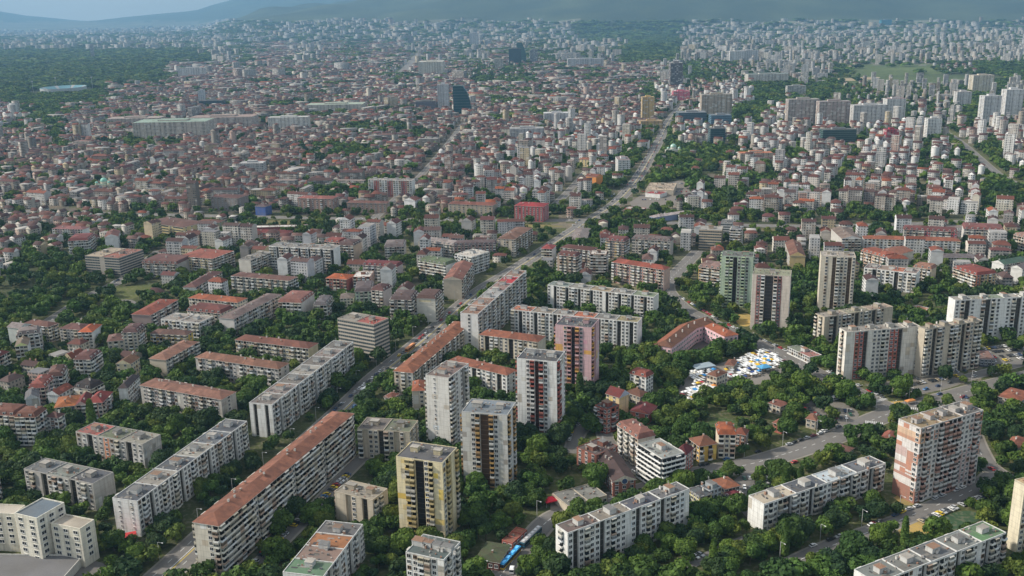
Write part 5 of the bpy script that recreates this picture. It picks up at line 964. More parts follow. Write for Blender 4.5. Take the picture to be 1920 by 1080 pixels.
for a_ in (
 ('the white office slab in the old town', 'pale grey twenty storey office slab in the old town', 832, 208, 158, 20, 22, (.55, .56, .58), (.4, .4, .4)),
 ('the squat block beside the glass sail', 'long dark low block left of the pale office slab', 798, 205, 190, 36, 30, (.1, .1, .12), (.1, .1, .1), 'office_block', 'office building', 'distant landmark buildings', 'box', 0, True),
 ('the left black twin tower', 'black glass tower left of the arched one on the horizon side', 966, 122, 91, 22, 40, (.02, .04, .05), (.1, .1, .1), 'office_tower', 'tower', 'distant landmark buildings', 'box', 0, True),
 ('the arched glass tower', 'tall glass tower with curved top between the twin dark towers', 978, 120, 79, 17, 40, (.04, .1, .1), (.4, .35, .2), 'office_tower', 'tower', 'distant landmark buildings', 'sail'),
 ('the grey tower by the twins', 'grey tower right of the arched glass tower', 1001, 120, 93, 14, 40, (.2, .22, .24), (.2, .2, .2)),
 ('the beige tower by the twins', 'beige tower left of the black twin tower', 936, 134, 110, 16, 30, (.42, .38, .32), (.4, .35, .3)),
 ('the culture palace', 'broad white octagonal hall with stepped top far behind the old town', 808, 142, 116, 44, 120, (.6, .56, .46), (.5, .48, .42), 'culture_palace', 'hall'),
 ('the old white palace hotel', 'long white colonnaded hotel facade in the old town', 541, 247, 220, 70, 30, (.66, .65, .6), (.5, .5, .48), 'hotel_building', 'hotel'),
 ('the green roofed ministry', 'wide cream ministry with green copper roof rim in the old town', 320, 262, 229, 125, 70, (.52, .47, .4), (.3, .4, .33), 'ministry_building', 'government building'),
 ('the second ministry', 'wide grey cream ministry behind the green roofed one', 415, 243, 220, 110, 60, (.46, .4, .36), (.34, .25, .22), 'ministry_building', 'government building'),
 ('the long tan palace', 'long tan building with flat roof left of the ministries', 250, 238, 222, 90, 50, (.45, .38, .32), (.4, .33, .3), 'ministry_building', 'government building'),
 ('the green roofed court', 'long building with pale green roof in the old town', 628, 212, 196, 100, 60, (.5, .47, .4), (.38, .45, .36), 'court_building', 'government building'),
 ('the slim grey tower in the old town', 'slim pale tower with black base block in the old town', 379, 198, 169, 10, 16, (.5, .55, .6), (.3, .3, .3)),
 ('the black base block', 'dark low block at the foot of the slim grey tower', 395, 202, 189, 40, 40, (.03, .05, .06), (.08, .08, .08), 'office_block', 'office building', 'distant landmark buildings', 'box', 0, True),
 ('the white slab by the forest', 'pale wide slab at the edge of the forest', 360, 146, 127, 46, 20, (.6, .58, .56), (.5, .48, .46), 'apartment_block', 'apartment block'),
 ('the brown hotel tower', 'dark brown hotel tower with pale side on the right of the old town', 1268, 167, 118, 22, 40, (.1, .09, .1), (.4, .4, .4), 'hotel_tower', 'hotel'),
 ('the yellow sandstone tower', 'yellow sandstone tower by the far end of the boulevard', 1215, 228, 182, 22, 20, (.6, .42, .18), (.5, .36, .18), 'apartment_tower', 'tower'),
 ('the low wing of the yellow tower', 'low yellow wing at the foot of the yellow sandstone tower', 1222, 242, 227, 40, 30, (.5, .34, .15), (.36, .26, .16), 'apartment_block', 'apartment block'),
 ('the left striped slab', 'tall beige brown striped slab right of the boulevard end', 1343, 222, 177, 54, 22, (.46, .38, .3), (.36, .34, .3), 'apartment_block', 'apartment block'),
 ('the dark bank offices', 'dark blue grey banded office complex below the striped slab', 1298, 236, 211, 50, 40, (.05, .08, .1), (.2, .22, .24), 'office_block', 'office building', 'distant landmark buildings', 'box', 0, True),
 ('the slanted glass office', 'slanted blue glass office right of the banded bank offices', 1352, 243, 216, 36, 30, (.06, .11, .15), (.16, .2, .24), 'office_block', 'office building', 'distant landmark buildings', 'box', 0, True),
 ('the black glass cube', 'black glass cube office in front of the slanted glass office', 1345, 272, 241, 26, 25, (.02, .05, .06), (.12, .12, .12), 'office_block', 'office building', 'distant landmark buildings', 'box', 0, True),
 ('the dark glass slab', 'wide dark glass office slab in the right middle distance', 1573, 274, 243, 58, 22, (.03, .06, .06), (.12, .13, .13), 'office_block', 'office building', 'distant landmark buildings', 'box', 0, True),
 ('the crimson cube', 'small crimson cube shaped building on the right', 1672, 271, 243, 21, 18, (.42, .03, .06), (.2, .04, .05), 'office_block', 'office building'),
 ('the first striped tower pair', 'wide beige maroon striped slab in the right distance', 1505, 236, 186, 54, 22, (.42, .36, .33), (.36, .34, .3), 'apartment_block', 'apartment block'),
 ('the second striped tower pair', 'wide slab with tan edge right of the first striped one', 1563, 238, 190, 54, 22, (.42, .34, .31), (.34, .3, .3), 'apartment_block', 'apartment block'),
 ('the third white striped slab', 'white grey slab right of the two striped ones', 1630, 240, 197, 58, 22, (.56, .55, .54), (.45, .45, .44), 'apartment_block', 'apartment block'),
 ('the white wedge slab', 'white slab with brown top rim seen at an angle', 1678, 230, 185, 32, 24, (.66, .65, .63), (.3, .2, .2), 'apartment_block', 'apartment block'),
 ('the white tower near the right edge', 'first white tower from the right edge', 1898, 224, 168, 28, 24, (.68, .67, .66), (.5, .5, .5), 'apartment_tower', 'tower'),
 ('the second white tower from the right', 'second white tower from the right edge', 1857, 233, 180, 28, 24, (.6, .6, .6), (.45, .45, .45), 'apartment_tower', 'tower'),
 ('the small white tower on the right', 'smaller white tower with orange edge left of the white towers', 1806, 203, 172, 24, 20, (.6, .58, .57), (.5, .45, .42), 'apartment_tower', 'tower'),
 ('the cream twin tower far right', 'cream twin tower with mast in the far right', 1842, 176, 141, 34, 30, (.6, .54, .42), (.5, .45, .4), 'apartment_tower', 'tower'),
 ('the white gable slab', 'tall white slab with blank wall right of the crimson cube', 1750, 262, 222, 24, 16, (.7, .7, .68), (.45, .44, .42), 'apartment_block', 'apartment block'),
 ('the museum block', 'long pale windowless building with dark roof rim', 1440, 158, 139, 70, 50, (.55, .52, .46), (.2, .24, .22), 'exhibition_hall', 'hall'),
 ('the grey office by the park', 'grey banded office right of the pale windowless building', 1493, 182, 161, 32, 20, (.36, .36, .34), (.3, .3, .3), 'office_block', 'office building'),
 ('the left white hospital slab', 'white hospital slab far away on the right', 1383, 120, 96, 28, 24, (.62, .6, .58), (.5, .5, .5), 'hospital_block', 'hospital'),
 ('the right white hospital slab', 'second white hospital slab right of the first', 1405, 119, 94, 30, 24, (.58, .56, .55), (.5, .5, .5), 'hospital_block', 'hospital'),
 ('the lone tower on the horizon', 'lone pale twin tower near the horizon left of centre', 889, 88, 62, 16, 60, (.5, .48, .5), (.4, .4, .4), 'apartment_tower', 'tower'),
 ('the dark tower near the horizon', 'dark slim tower near the horizon left of centre', 770, 86, 67, 9, 30, (.15, .16, .2), (.2, .2, .2), 'apartment_tower', 'tower'),
 ('the blue glass tower on the right horizon', 'blue glass tower near the right horizon', 1661, 58, 37, 17, 60, (.03, .14, .2), (.1, .2, .25), 'office_tower', 'tower', 'distant landmark buildings', 'box', 0, True),
 ('the forest mast block', 'slim dark tower standing in the forest at the left', 174, 110, 84, 5, 12, (.25, .25, .3), (.2, .2, .2), 'broadcast_tower', 'tower'),
 ('the red roofed cream school', 'wide cream school with orange roof in the right middle distance', 1418, 306, 287, 58, 20, (.55, .45, .36), (.5, .17, .08), 'school_building', 'school', 'public buildings'),
 ('the grey courtyard offices', 'grey white office complex in the centre distance', 988, 265, 241, 62, 30, (.45, .45, .46), (.36, .36, .36), 'office_block', 'office building'),
 ('the terraced grey hotel', 'grey block with pale roof right of the old town centre', 1044, 232, 212, 46, 30, (.5, .5, .52), (.6, .6, .6), 'office_block', 'office building'),
 ('the white block by the boulevard end', 'white block with blank wall beside the far boulevard', 1170, 330, 300, 22, 40, (.66, .66, .66), (.25, .2, .2), 'apartment_block', 'apartment block'),
 ('the grey slab left of centre', 'pale grey box shaped office in the left middle distance', 472, 328, 306, 42, 24, (.42, .42, .42), (.5, .5, .5), 'office_block', 'office building'),
 ('the pink mall', 'vivid pink building beyond the yellow sandstone tower', 1278, 188, 171, 30, 30, (.62, .14, .2), (.5, .15, .2), 'shopping_centre', 'shopping centre'),
 ('the wide convention slab', 'wide pale slab with glass end beyond the arched tower', 1098, 128, 110, 64, 40, (.5, .5, .5), (.4, .4, .4), 'apartment_block', 'apartment block'),
): far(*a_)
far('the glass sail tower', 'dark green glass tower with curved sloping edge', 867, 213, 161, 32, 26, (.015, .06, .07), (.05, .1, .1), shape='sail')
# stadium in the wood
def stadium():
    c = G(120, 172)[:2]; root = empty('stadium', (c[0], c[1], 0)); tag(root, 'turquoise seated stadium bowl at the edge of the forest', 'stadium', 'public buildings'); LM.append((120, 170, 'the stadium'))
    mb = MB(); n = 40; A_, B_ = 72, 100; pf = MB()
    for k in range(n):
        a, a2 = 2*math.pi*k/n, 2*math.pi*(k+1)/n
        P = lambda t, s, z: (math.cos(t)*A_*s*1.0, math.sin(t)*B_*s, z)
        mb.face([P(a, .55, 2), P(a, 1, 17), P(a2, 1, 17), P(a2, .55, 2)], (.12, .24, .28) if k % 5 else (.3, .3, .3), clo)
        mb.face([P(a, 1, 0), P(a2, 1, 0), P(a2, 1, 17), P(a, 1, 17)], (.4, .42, .42), wal)
        pf.face([P(a, .0, .3), P(a, .55, .3), P(a2, .55, .3)], (.07, .15, .05), gro)
    mb.build('stand', root); pf.build('pitch', root)
    for (x, y) in ((-66, -92), (66, -92), (-66, 92), (66, 92)):
        M3 = MB(); M3.box((x-.5, y-.5), (1., 0), (0, 1.), 0, 42, (.3, .3, .3), pai); M3.box((x-3, y-1), (6, 0), (0, 1.5), 42, 46, (.35, .35, .35), pai, bottom=True); M3.build('floodlight', root)
    add_rect(c-np.array([120, 155]), np.array([1., 0]), 240, 310)
stadium()
# church with green domes, left; and a small domed church in the park by the boulevard
def church(lm, label, cx, by, k, col, dome):
    c = G(cx, by)[:2]; root = empty('church', (c[0], c[1], 0)); tag(root, label, 'church', 'churches'); LM.append((cx, by-6, lm)); add_rect(c-np.array([12, 12])*k, np.array([1., 0]), 24*k, 24*k)
    mb = MB(); mb.box((-11*k, -7*k), (22*k, 0), (0, 14*k), 0, 9*k, col, fac, dome, til, uvz=5.); mb.box((-5*k, -10*k), (10*k, 0), (0, 20*k), 0, 10*k, col, wal, dome, til); mb.build('wall', root)
    def dm(x, y, r, z0, hz):
        D = MB(); n = 12
        for i in range(n):
            a, a2 = 2*math.pi*i/n, 2*math.pi*(i+1)/n
            D.face([(x+math.cos(a)*r, y+math.sin(a)*r, z0), (x+math.cos(a2)*r, y+math.sin(a2)*r, z0), (x+math.cos(a2)*r, y+math.sin(a2)*r, z0+hz), (x+math.cos(a)*r, y+math.sin(a)*r, z0+hz)], col, wal)
            for j in range(5):
                t, t2 = j*math.pi/10, (j+1)*math.pi/10
                q = lambda aa, tt: (x+math.cos(aa)*r*1.08*math.cos(tt), y+math.sin(aa)*r*1.08*math.cos(tt), z0+hz+r*1.1*math.sin(tt))
                D.face([q(a, t), q(a2, t), q(a2, t2), q(a, t2)], dome, pai)
        D.box((x-.15*k, y-.15*k), (.3*k, 0), (0, .3*k), z0+hz+r, z0+hz+r+2.5*k, (.6, .5, .2), pai); D.build('dome', root)
    dm(0, 0, 4.2*k, 9*k, 4*k)
    for s in (-1, 1): dm(8*k*s, -4*k, 1.9*k, 9*k, 2.5*k)
church('the green domed church', 'cream church with pale green domes in the left old town', 197, 358, 1.15, (.6, .56, .44), (.2, .45, .36))
church('the park church', 'small pale church with green domes at the head of the boulevard park', 1262, 292, 1.2, (.55, .52, .46), (.25, .42, .34))
# faded lettering on the blank white wall
def sign_letters():
    i = SB_; u, v, L, h = i['u'], i['v'], i['L'], i['h']; n = np.array([u[1], -u[0]]); o = i['p0']+n*.06; cx, cy = i['c']
    mb = MB(); rnd = random.Random(3)
    mb.face([(*(o+u*L*.14), h-3.3), (*(o+u*L*.78), h-3.3), (*(o+u*L*.78), h-1.5), (*(o+u*L*.14), h-1.5)], (.68, .6, .4), wal)
    for row, (z, x0, x1) in enumerate(((h-4.4, .14, .84), (h-5.2, .16, .8), (h-6.1, .55, .86))):
        x = L*x0
        while x < L*x1:
            w = rnd.uniform(.5, 1.1); q = o+n*.02+u*x; mb.face([(*q, z), (*(q+u*w), z), (*(q+u*w), z+.28), (*q, z+.28)], (.33, .33, .31), wal); x += w+rnd.uniform(.15, .3)
    s = mb.build('wall_lettering', sign_b); s.location = (-cx, -cy, 0)
sign_letters()
# round window of the hall and red awning by the long white block
def extras():
    i = HD; u, v, L, D, h = i['u'], i['v'], i['L'], i['D'], i['h']; n = np.array([u[1], -u[0]]); cx, cy = i['c']
    mb = MB(); c = i['p0']+u*L/2+n*.7-np.array([cx, cy]); z0 = h-.3
    for r, col, e in ((1.9, (.66, .6, .5), 0.), (1.5, (.05, .08, .16), .05)):
        mb.face([(*(c+u*r*math.cos(t)+n*e), z0+r*math.sin(t)) for t in np.linspace(0, 2*math.pi, 25)[:-1]], col, wal if e == 0 else gla)
    mb.build('round_window', hall)
extras()
# ------------------------------------------------------------------ auto labels: each thing is told apart by its landmark, side and order
ORD = ['nearest', 'second', 'third', 'fourth', 'fifth', 'sixth', 'seventh', 'eighth', 'ninth', 'tenth', 'eleventh', 'twelfth', 'thirteenth', 'fourteenth', 'fifteenth',
       'sixteenth', 'seventeenth', 'eighteenth', 'nineteenth', 'twentieth']+['twenty '+w for w in 'first second third fourth fifth sixth seventh eighth ninth'.split()]+['thirtieth']+['thirty '+w for w in 'first second third fourth fifth sixth seventh eighth ninth'.split()]+['fortieth']+['forty '+w for w in 'first second third fourth fifth sixth seventh eighth ninth'.split()]
LMS = []
def trim16(t):
    w = t.split(); return ' '.join(w[len(w)-16:]) if len(w) > 16 else t
def autolabel(items, noun):
    """items: list of (object, px, py, describing words); noun e.g. 'tree'"""
    if not LMS: LMS.extend([l for l in LM if len(l[2].split()) <= 7 and -20 < l[0] < 1940 and l[1] < 1090])
    LP = np.array([(l[0], l[1]) for l in LMS]); groups = {}
    for o, px, py, desc in items:
        d = np.hypot(LP[:, 0]-px, (LP[:, 1]-py)*1.5); k = int(np.argmin(d)); dx, dy = px-LP[k, 0], (py-LP[k, 1])*1.3
        side = ('right of' if dx > 0 else 'left of') if abs(dx) > abs(dy) else ('in front of' if dy > 0 else 'behind')
        groups.setdefault((k, side), []).append((d[k], o, desc))
    for (k, side), L in groups.items():
        L.sort(key=lambda q: q[0])
        for i, (_, o, desc) in enumerate(L):
            if len(L) == 1: o['label'] = '%s %s %s %s' % (desc, noun, side, LMS[k][2])
            else: o['label'] = trim16('%s %s, %s %s %s' % (desc, noun, ORD[min(i, 49)], side, LMS[k][2]))
RA = np.array(RECTS)
def near_building(X, Y, pad):
    out = np.zeros(X.shape, bool)
    for (ox, oy, ux, uy, L, D, p) in RA:
        dx, dy = X-ox, Y-oy; a = dx*ux+dy*uy; c = -dx*uy+dy*ux; q = pad+p
        out |= (a > -q) & (a < L+q) & (c > -q) & (c < D+q)
    return out
def on_road(X, Y, pad):
    out = np.zeros(X.shape, bool)
    for w, P in ROADW: out |= seg_dist(X, Y, P) < w/2+pad
    return out
def in_open(X, Y):
    out = np.zeros(X.shape, bool)
    for (nm, _, _), P in zip(OPEN, OPENW): out |= poly_in(X, Y, P) & (RNG.random(X.shape) > (.2 if nm == 'car_park' else 0))
    return out
def cells(r0, r1, s, th, jit=.25):
    """jittered grid inside the view wedge between distances r0 and r1"""
    R_ = r1*1.02; W_ = r1*.62+60; c_, s_ = math.cos(th), math.sin(th); n = int(math.hypot(R_, W_)/s)+2
    I, J = np.meshgrid(np.arange(-n, n+1), np.arange(-n, n+1), indexing='ij'); I = I.ravel(); J = J.ravel()
    gx = (I+RNG.uniform(-jit, jit, I.shape))*s; gy = (J+RNG.uniform(-jit, jit, I.shape))*s
    X = gx*c_-gy*s_; Y = gx*s_+gy*c_
    k = (Y > r0) & (Y < r1); X, Y, I, J = X[k], Y[k], I[k], J[k]
    px, py = prn(X, Y, elev(X, Y)); k = (px > -70) & (px < 1990) & (py < 1150) & (py > -25)
    return X[k], Y[k], I[k], J[k], px[k], py[k]
TH = -.40
ROOFC = np.array([(.17, .08, .065), (.22, .09, .07), (.13, .075, .07), (.27, .11, .08), (.16, .12, .115), (.24, .16, .14), (.34, .11, .06), (.11, .06, .06), (.19, .08, .08), (.5, .16, .07)])
FLATC = np.array([(.3, .29, .28), (.42, .41, .4), (.2, .2, .21), (.5, .48, .45), (.26, .2, .18)])
WALLC = np.array([(.5, .46, .4), (.56, .53, .48), (.44, .38, .31), (.62, .61, .59), (.4, .35, .3), (.55, .46, .3), (.5, .36, .3), (.36, .33, .31), (.66, .65, .63), (.6, .56, .47)])
WHITEC = np.array([(.62, .62, .62), (.68, .67, .65), (.55, .54, .52), (.6, .55, .5), (.66, .62, .55), (.5, .5, .52)])
def gen_buildings():
    out = []
    for (r0, r1, s, base) in ((600, 1250, 19, 0), (1200, 2300, 15.5, 0), (2300, 3400, 19, 0), (3400, 5000, 27, 0), (5000, 7800, 42, 0), (7800, 12000, 62, 0), (12000, 21000, 105, 0)):
        X, Y, I, J, px, py = cells(r0, r1, s, TH, .16)
        jx = px+RNG.normal(0, 9, px.shape); jy = py+RNG.normal(0, 5, px.shape)*np.clip((py-60)/200, 0.2, 1); z = zone(jx, jy)
        ok = ~near_building(X, Y, 6+s*.25) & ~on_road(X, Y, 5+s*.2) & ~in_open(X, Y)
        st = (I % 7 == 0) | (J % 4 == 0)
        pr = {'c': .88, 'm': .55, 'r': .62, 'h': .3, 'B': .44, 'b': .42, 'v': .3, 's': .07, 'n': .35, 'p': .05}
        p = np.zeros(X.shape)
        for ch, q in pr.items(): p[z == ord(ch)] = q
        p[(z == ord('t')) & (py < 480) & (py > 230)] = .07
        cl = np.sin(X/310.+2*np.sin(Y/900.))+np.sin(Y/420.+X/1100.)+.6*np.sin(X/130.); p[(z == ord('s'))] = 0.
        gc = np.sin(X/95.+1.7*np.sin(Y/160.))*np.sin(Y/120.+1.1*np.sin(X/210.)); cz = z == ord('c'); p[cz & (gc > .62)] = .25
        ok &= (RNG.random(X.shape) < p) & ~(st & np.isin(z, [ord('c'), ord('m')]) & (RNG.random(X.shape) < .85))
        X, Y, z, px, py = X[ok], Y[ok], z[ok], px[ok], py[ok]; n = len(X)
        w = s*RNG.uniform(.75, 1.02, n); d = s*RNG.uniform(.48, .68, n); h = RNG.uniform(7.5, 15.5, n)
        sc = s/18.; h *= np.where(z == ord('c'), 1.0, 1.0)*(1+.12*(sc-1))
        m_ = z == ord('m'); h[m_] = RNG.uniform(10, 24, m_.sum())
        r_ = np.isin(z, [ord('r'), ord('t')]); h[r_] = RNG.uniform(5, 12, r_.sum()); w[r_] *= .75; d[r_] *= .85
        B_ = np.isin(z, [ord('B'), ord('b'), ord('h')]); h[B_] = RNG.choice([8, 10, 12, 15, 20, 24, 42], B_.sum()); w[B_] = s*RNG.uniform(.3, 1.2, B_.sum()); d[B_] = np.minimum(s*.45, 18+s*.1)
        v_ = np.isin(z, [ord('v'), ord('s'), ord('n')]); h[v_] = RNG.uniform(7, 20, v_.sum()); w[v_] *= .5; d[v_] *= .5; sv = z == ord('s'); w[sv] *= .55; d[sv] *= .8; h[sv] *= .8
        h[(z == ord('c')) & (RNG.random(n) < .012)] += RNG.uniform(10, 25)
        big = (z == ord('c')) & (RNG.random(n) < .12); w[big] *= RNG.uniform(1.5, 3.0, big.sum()); d[big] *= RNG.uniform(.9, 1.5, big.sum()); h[big] += 3
        sm_ = (z == ord('c')) & (RNG.random(n) < .3); w[sm_] *= .65; h[sm_] *= .6
        tw = (z == ord('m')) & (RNG.random(n) < .05) & (py < 330); h[tw] = 40
        flat = B_ | (RNG.random(n) < .16) | tw | (big & (RNG.random(n) < .3))
        ang = TH+RNG.normal(0, .07, n)+np.where(RNG.random(n) < .4, math.pi/2, 0)+.25*np.sin(X/400.+Y/700.)
        rot90 = RNG.random(n) < .4; ang = TH+RNG.normal(0, .07, n)+np.where(rot90, math.pi/2, 0)+.25*np.sin(X/400.+Y/700.)
        rc = ROOFC[RNG.choice(10, n, p=[.17, .17, .14, .12, .1, .06, .06, .1, .06, .02])]*RNG.uniform(.6, 1.05, (n, 1)); fc = FLATC[RNG.integers(0, 5, n)]
        rc = np.where(flat[:, None], fc, rc)
        WHF = 1.0
        wc = np.where((np.isin(z, [ord(k) for k in 'mBbhvs']) & (RNG.random(n) < .6))[:, None], WHITEC[RNG.integers(0, 6, n)], WALLC[RNG.integers(0, 10, n)])*RNG.uniform(.7, 1.1, (n, 1))*np.where(B_ | v_, .72, 1.)[:, None]*np.where(z == ord('c'), RNG.uniform(.45, 1.05, n), 1.)[:, None]
        wg = (z == ord('m')) & rot90 & (RNG.random(n) < .5); wc[wg] = np.array([.74, .74, .73])*RNG.uniform(.85, 1., (wg.sum(), 1))
        hip = np.where(flat, 0., RNG.uniform(1.8, 3.6, n)*(1+.1*(sc-1))); gab = RNG.random(n) < .72
        out.append(np.column_stack([X, Y, w, d, h, ang, hip, gab, wc, rc, z, px, py, elev(X, Y)]))
    return np.vstack(out)
BD = gen_buildings()
def bmesh_np(rows):
    n = len(rows); X, Y, w, d, h, a, hip, gab = rows[:, :8].T; z0 = rows[:, 17]-1.0; flat = hip <= 0
    ca, sa = np.cos(a), np.sin(a)
    def V(lx, ly, z): return np.stack([X+lx*ca-ly*sa, Y+lx*sa+ly*ca, z], -1)
    hw, hd = w/2, d/2; top = rows[:, 17]+h; o = np.where(flat, 0., .4)
    ix = np.where(flat, .25, np.where(gab > .5, 0.05, np.minimum(hd*.9, hw*.6))); iy = np.where(flat, .25, hd*.93)
    rt = top+np.where(flat, .35, hip)
    P = [V(-hw, -hd, z0), V(hw, -hd, z0), V(hw, hd, z0), V(-hw, hd, z0), V(-hw, -hd, top), V(hw, -hd, top), V(hw, hd, top), V(-hw, hd, top),
         V(-hw-o, -hd-o, top), V(hw+o, -hd-o, top), V(hw+o, hd+o, top), V(-hw-o, hd+o, top), V(-hw-o+ix, -hd-o+iy, rt), V(hw+o-ix, -hd-o+iy, rt), V(hw+o-ix, hd+o-iy, rt), V(-hw-o+ix, hd+o-iy, rt)]
    VV = np.stack(P, 1).reshape(-1, 3); base = (np.arange(n)*16)[:, None, None]
    FQ = np.array([[0, 1, 5, 4], [1, 2, 6, 5], [2, 3, 7, 6], [3, 0, 4, 7], [8, 9, 13, 12], [9, 10, 14, 13], [10, 11, 15, 14], [11, 8, 12, 15], [12, 13, 14, 15]])
    FF = (base+FQ[None]).reshape(-1, 4)
    C = np.empty((n, 9, 3)); C[:, :4] = rows[:, None, 8:11]; C[:, 4:] = rows[:, None, 11:14]
    gg = (gab > .5) & ~flat; C[gg, 5] = rows[gg, 8:11]; C[gg, 7] = rows[gg, 8:11]
    M_ = np.zeros((n, 9), int); M_[:, 4:] = np.where(flat, 2, 1)[:, None]; M_[gg, 5] = 3; M_[gg, 7] = 3
    UV = np.full((n, 9, 4, 2), -5.0); off = RNG.uniform(1, 900, n); hh = top-z0
    for k, L in enumerate((w, d, w, d)):
        blank = gg & (k in (1, 3)) & (RNG.random(n) < .75) if k in (1, 3) else np.zeros(n, bool)
        u0 = np.where(blank, -500., off+k*33.); UV[:, k, 0, 0] = u0; UV[:, k, 3, 0] = u0; UV[:, k, 1, 0] = u0+L; UV[:, k, 2, 0] = u0+L
        UV[:, k, 0, 1] = 0; UV[:, k, 1, 1] = 0; UV[:, k, 2, 1] = hh; UV[:, k, 3, 1] = hh
    return VV, FF, C.reshape(-1, 3), M_.reshape(-1), UV.reshape(-1, 2)
BM_ = [fac, til, fla, wal]
def size_px(rows): return rows[:, 2]*rows[:, 4]/(rows[:, 1]**2+rows[:, 0]**2)
isblock = np.isin(BD[:, 14], [ord('B'), ord('b'), ord('h')])
inview = (BD[:, 15] > 0) & (BD[:, 15] < 1920) & (BD[:, 16] > 0) & (BD[:, 16] < 1080)
def cname(c):
    r, g, b_ = c
    if max(c)-min(c) < .07: return 'white' if r > .54 else ('grey' if r > .3 else 'dark grey')
    if r > .5: return 'cream' if g/r > .85 else 'peach'
    return 'beige' if g/r > .8 else 'brown'
def rname(c, flat):
    if flat: return ('pale flat' if c[0] > .35 else 'grey flat')
    return 'orange' if c[0] > .42 else ('red' if c[0] > .29 else ('dark brown' if c[0] < .19 else 'brown'))
def individual(rows, nm, cat, grp, noun):
    items = []
    for row in rows:
        X, Y, h = row[0], row[1], row[4]; root = empty(nm, (X, Y, 0)); tag(root, None, cat, grp)
        V_, F_, C_, M_, U_ = bmesh_np(row[None])
        V_ = V_-np.array([X, Y, 0])
        U4 = U_.reshape(9, 4, 2)
        for part, sl_ in (('wall', slice(0, 4)), ('roof', slice(4, 9))):
            mb = MB()
            for f, c, mm_, uu in zip(F_[sl_], C_[sl_], M_[sl_], U4[sl_]): mb.face([tuple(V_[k]) for k in f], tuple(c), BM_[mm_], [tuple(q) for q in uu])
            if part == 'roof' and row[6] > 0:
                ca, sa = math.cos(row[5]), math.sin(row[5])
                for q in range(2):
                    lx, ly = random.uniform(-.3, .3)*row[2], random.uniform(-.2, .2)*row[3]; cc = np.array([lx*ca-ly*sa, lx*sa+ly*ca])
                    mb.box(cc, (1.0*ca, 1.0*sa), (-.7*sa, .7*ca), h+.5, h+row[6]+1.0, random.choice([(.36, .2, .15), (.6, .58, .55)]), wal)
            mb.build(part, root)
        items.append((root, row[15], row[16]-15, '%s %s roofed' % (cname(row[8:11]), rname(row[11:14], row[6] <= 0))))
    autolabel(items, noun)
sz = size_px(BD)
cand = np.where(inview & ~isblock)[0]; cand = cand[np.argsort(-sz[cand])][:300]
cand2 = np.where(inview & isblock)[0]; cand2 = cand2[np.argsort(-sz[cand2])][:150]
individual(BD[cand], 'city_house', 'house', 'city houses', 'house')
individual(BD[cand2], 'distant_block', 'apartment block', 'distant apartment blocks', 'block')
rest = np.ones(len(BD), bool); rest[cand] = False; rest[cand2] = False
for msk, nm in ((rest & ~isblock, 'distant_houses'), (rest & isblock, 'distant_blocks')):
    V_, F_, C_, M_, U_ = bmesh_np(BD[msk]); o = obj(nm, np_mesh(nm, V_, F_, C_, M_, U_, BM_)); tag(o, 'mass of small distant %s filling the city' % ('tiled houses' if 'house' in nm else 'pale apartment blocks'), 'buildings', None, 'stuff')
# ------------------------------------------------------------------ trees
def crown(nq, rx, rz, size, seed, lobes=9):
    """leaf sized faces over uneven lobes; unit: metres, base of crown at z=0"""
    r = np.random.default_rng(seed); Ls = []
    for k in range(lobes):
        a = r.uniform(0, 2*math.pi); q = r.uniform(.25, .62) if k else 0
        Ls.append((math.cos(a)*rx*q, math.sin(a)*rx*q, rz*(r.uniform(.3, 1.35) if k else 1.0), rx*r.uniform(.38, .6)*(1.15 if k == 0 else 1)))
    P = []; N = []; sh = []
    while len(P) < nq:
        c = Ls[r.integers(0, lobes)]; v = r.normal(size=3); v /= np.linalg.norm(v)
        if v[2] < -.45: continue
        p = np.array([c[0]+v[0]*c[3], c[1]+v[1]*c[3], c[2]+v[2]*c[3]*.85])*1.0+r.normal(0, size*.16, 3)
        ins = any(np.linalg.norm((p-np.array(l[:3]))/l[3]) < .8 for l in Ls)
        if ins and r.random() < .85: continue
        P.append(p); n = v+r.normal(0, .45, 3); N.append(n/np.linalg.norm(n)); sh.append(r.uniform(.75, 1.25))
    P, N = np.array(P), np.array(N); t = np.cross(N, r.normal(size=N.shape)); t /= np.linalg.norm(t, axis=1)[:, None]; bt = np.cross(N, t)
    s1, s2 = (size*r.uniform(.6, 1.15, nq))[:, None]*.5, (size*r.uniform(.5, 1.0, nq))[:, None]*.5
    V = np.stack([P-t*s1-bt*s2, P+t*s1-bt*s2*.6, P+t*s1*.8+bt*s2, P-t*s1*.7+bt*s2*.9], 1)
    return V, np.array(sh)
TREEC = [(.05, .09, .025), (.066, .115, .028), (.088, .145, .032), (.115, .15, .035), (.036, .066, .028)]
TREEN = ['dark green', 'deep green', 'mid green', 'yellow green', 'blackish green']
def crown_mesh(name, nq, rx, rz, size, seed, lobes):
    V, sh = crown(nq, rx, rz, size, seed, lobes); n = len(V)
    return np_mesh(name, V.reshape(-1, 3), np.arange(n*4).reshape(n, 4), np.repeat(sh[:, None], 3, 1), np.zeros(n), mats=[lea])
CROWN = [crown_mesh('crown_broad', 1500, 4.6, 3.6, .95, 11+k, 9+k % 3) for k in range(5)]+[crown_mesh('crown_small', 900, 3.2, 3.0, .8, 31+k, 7) for k in range(2)]
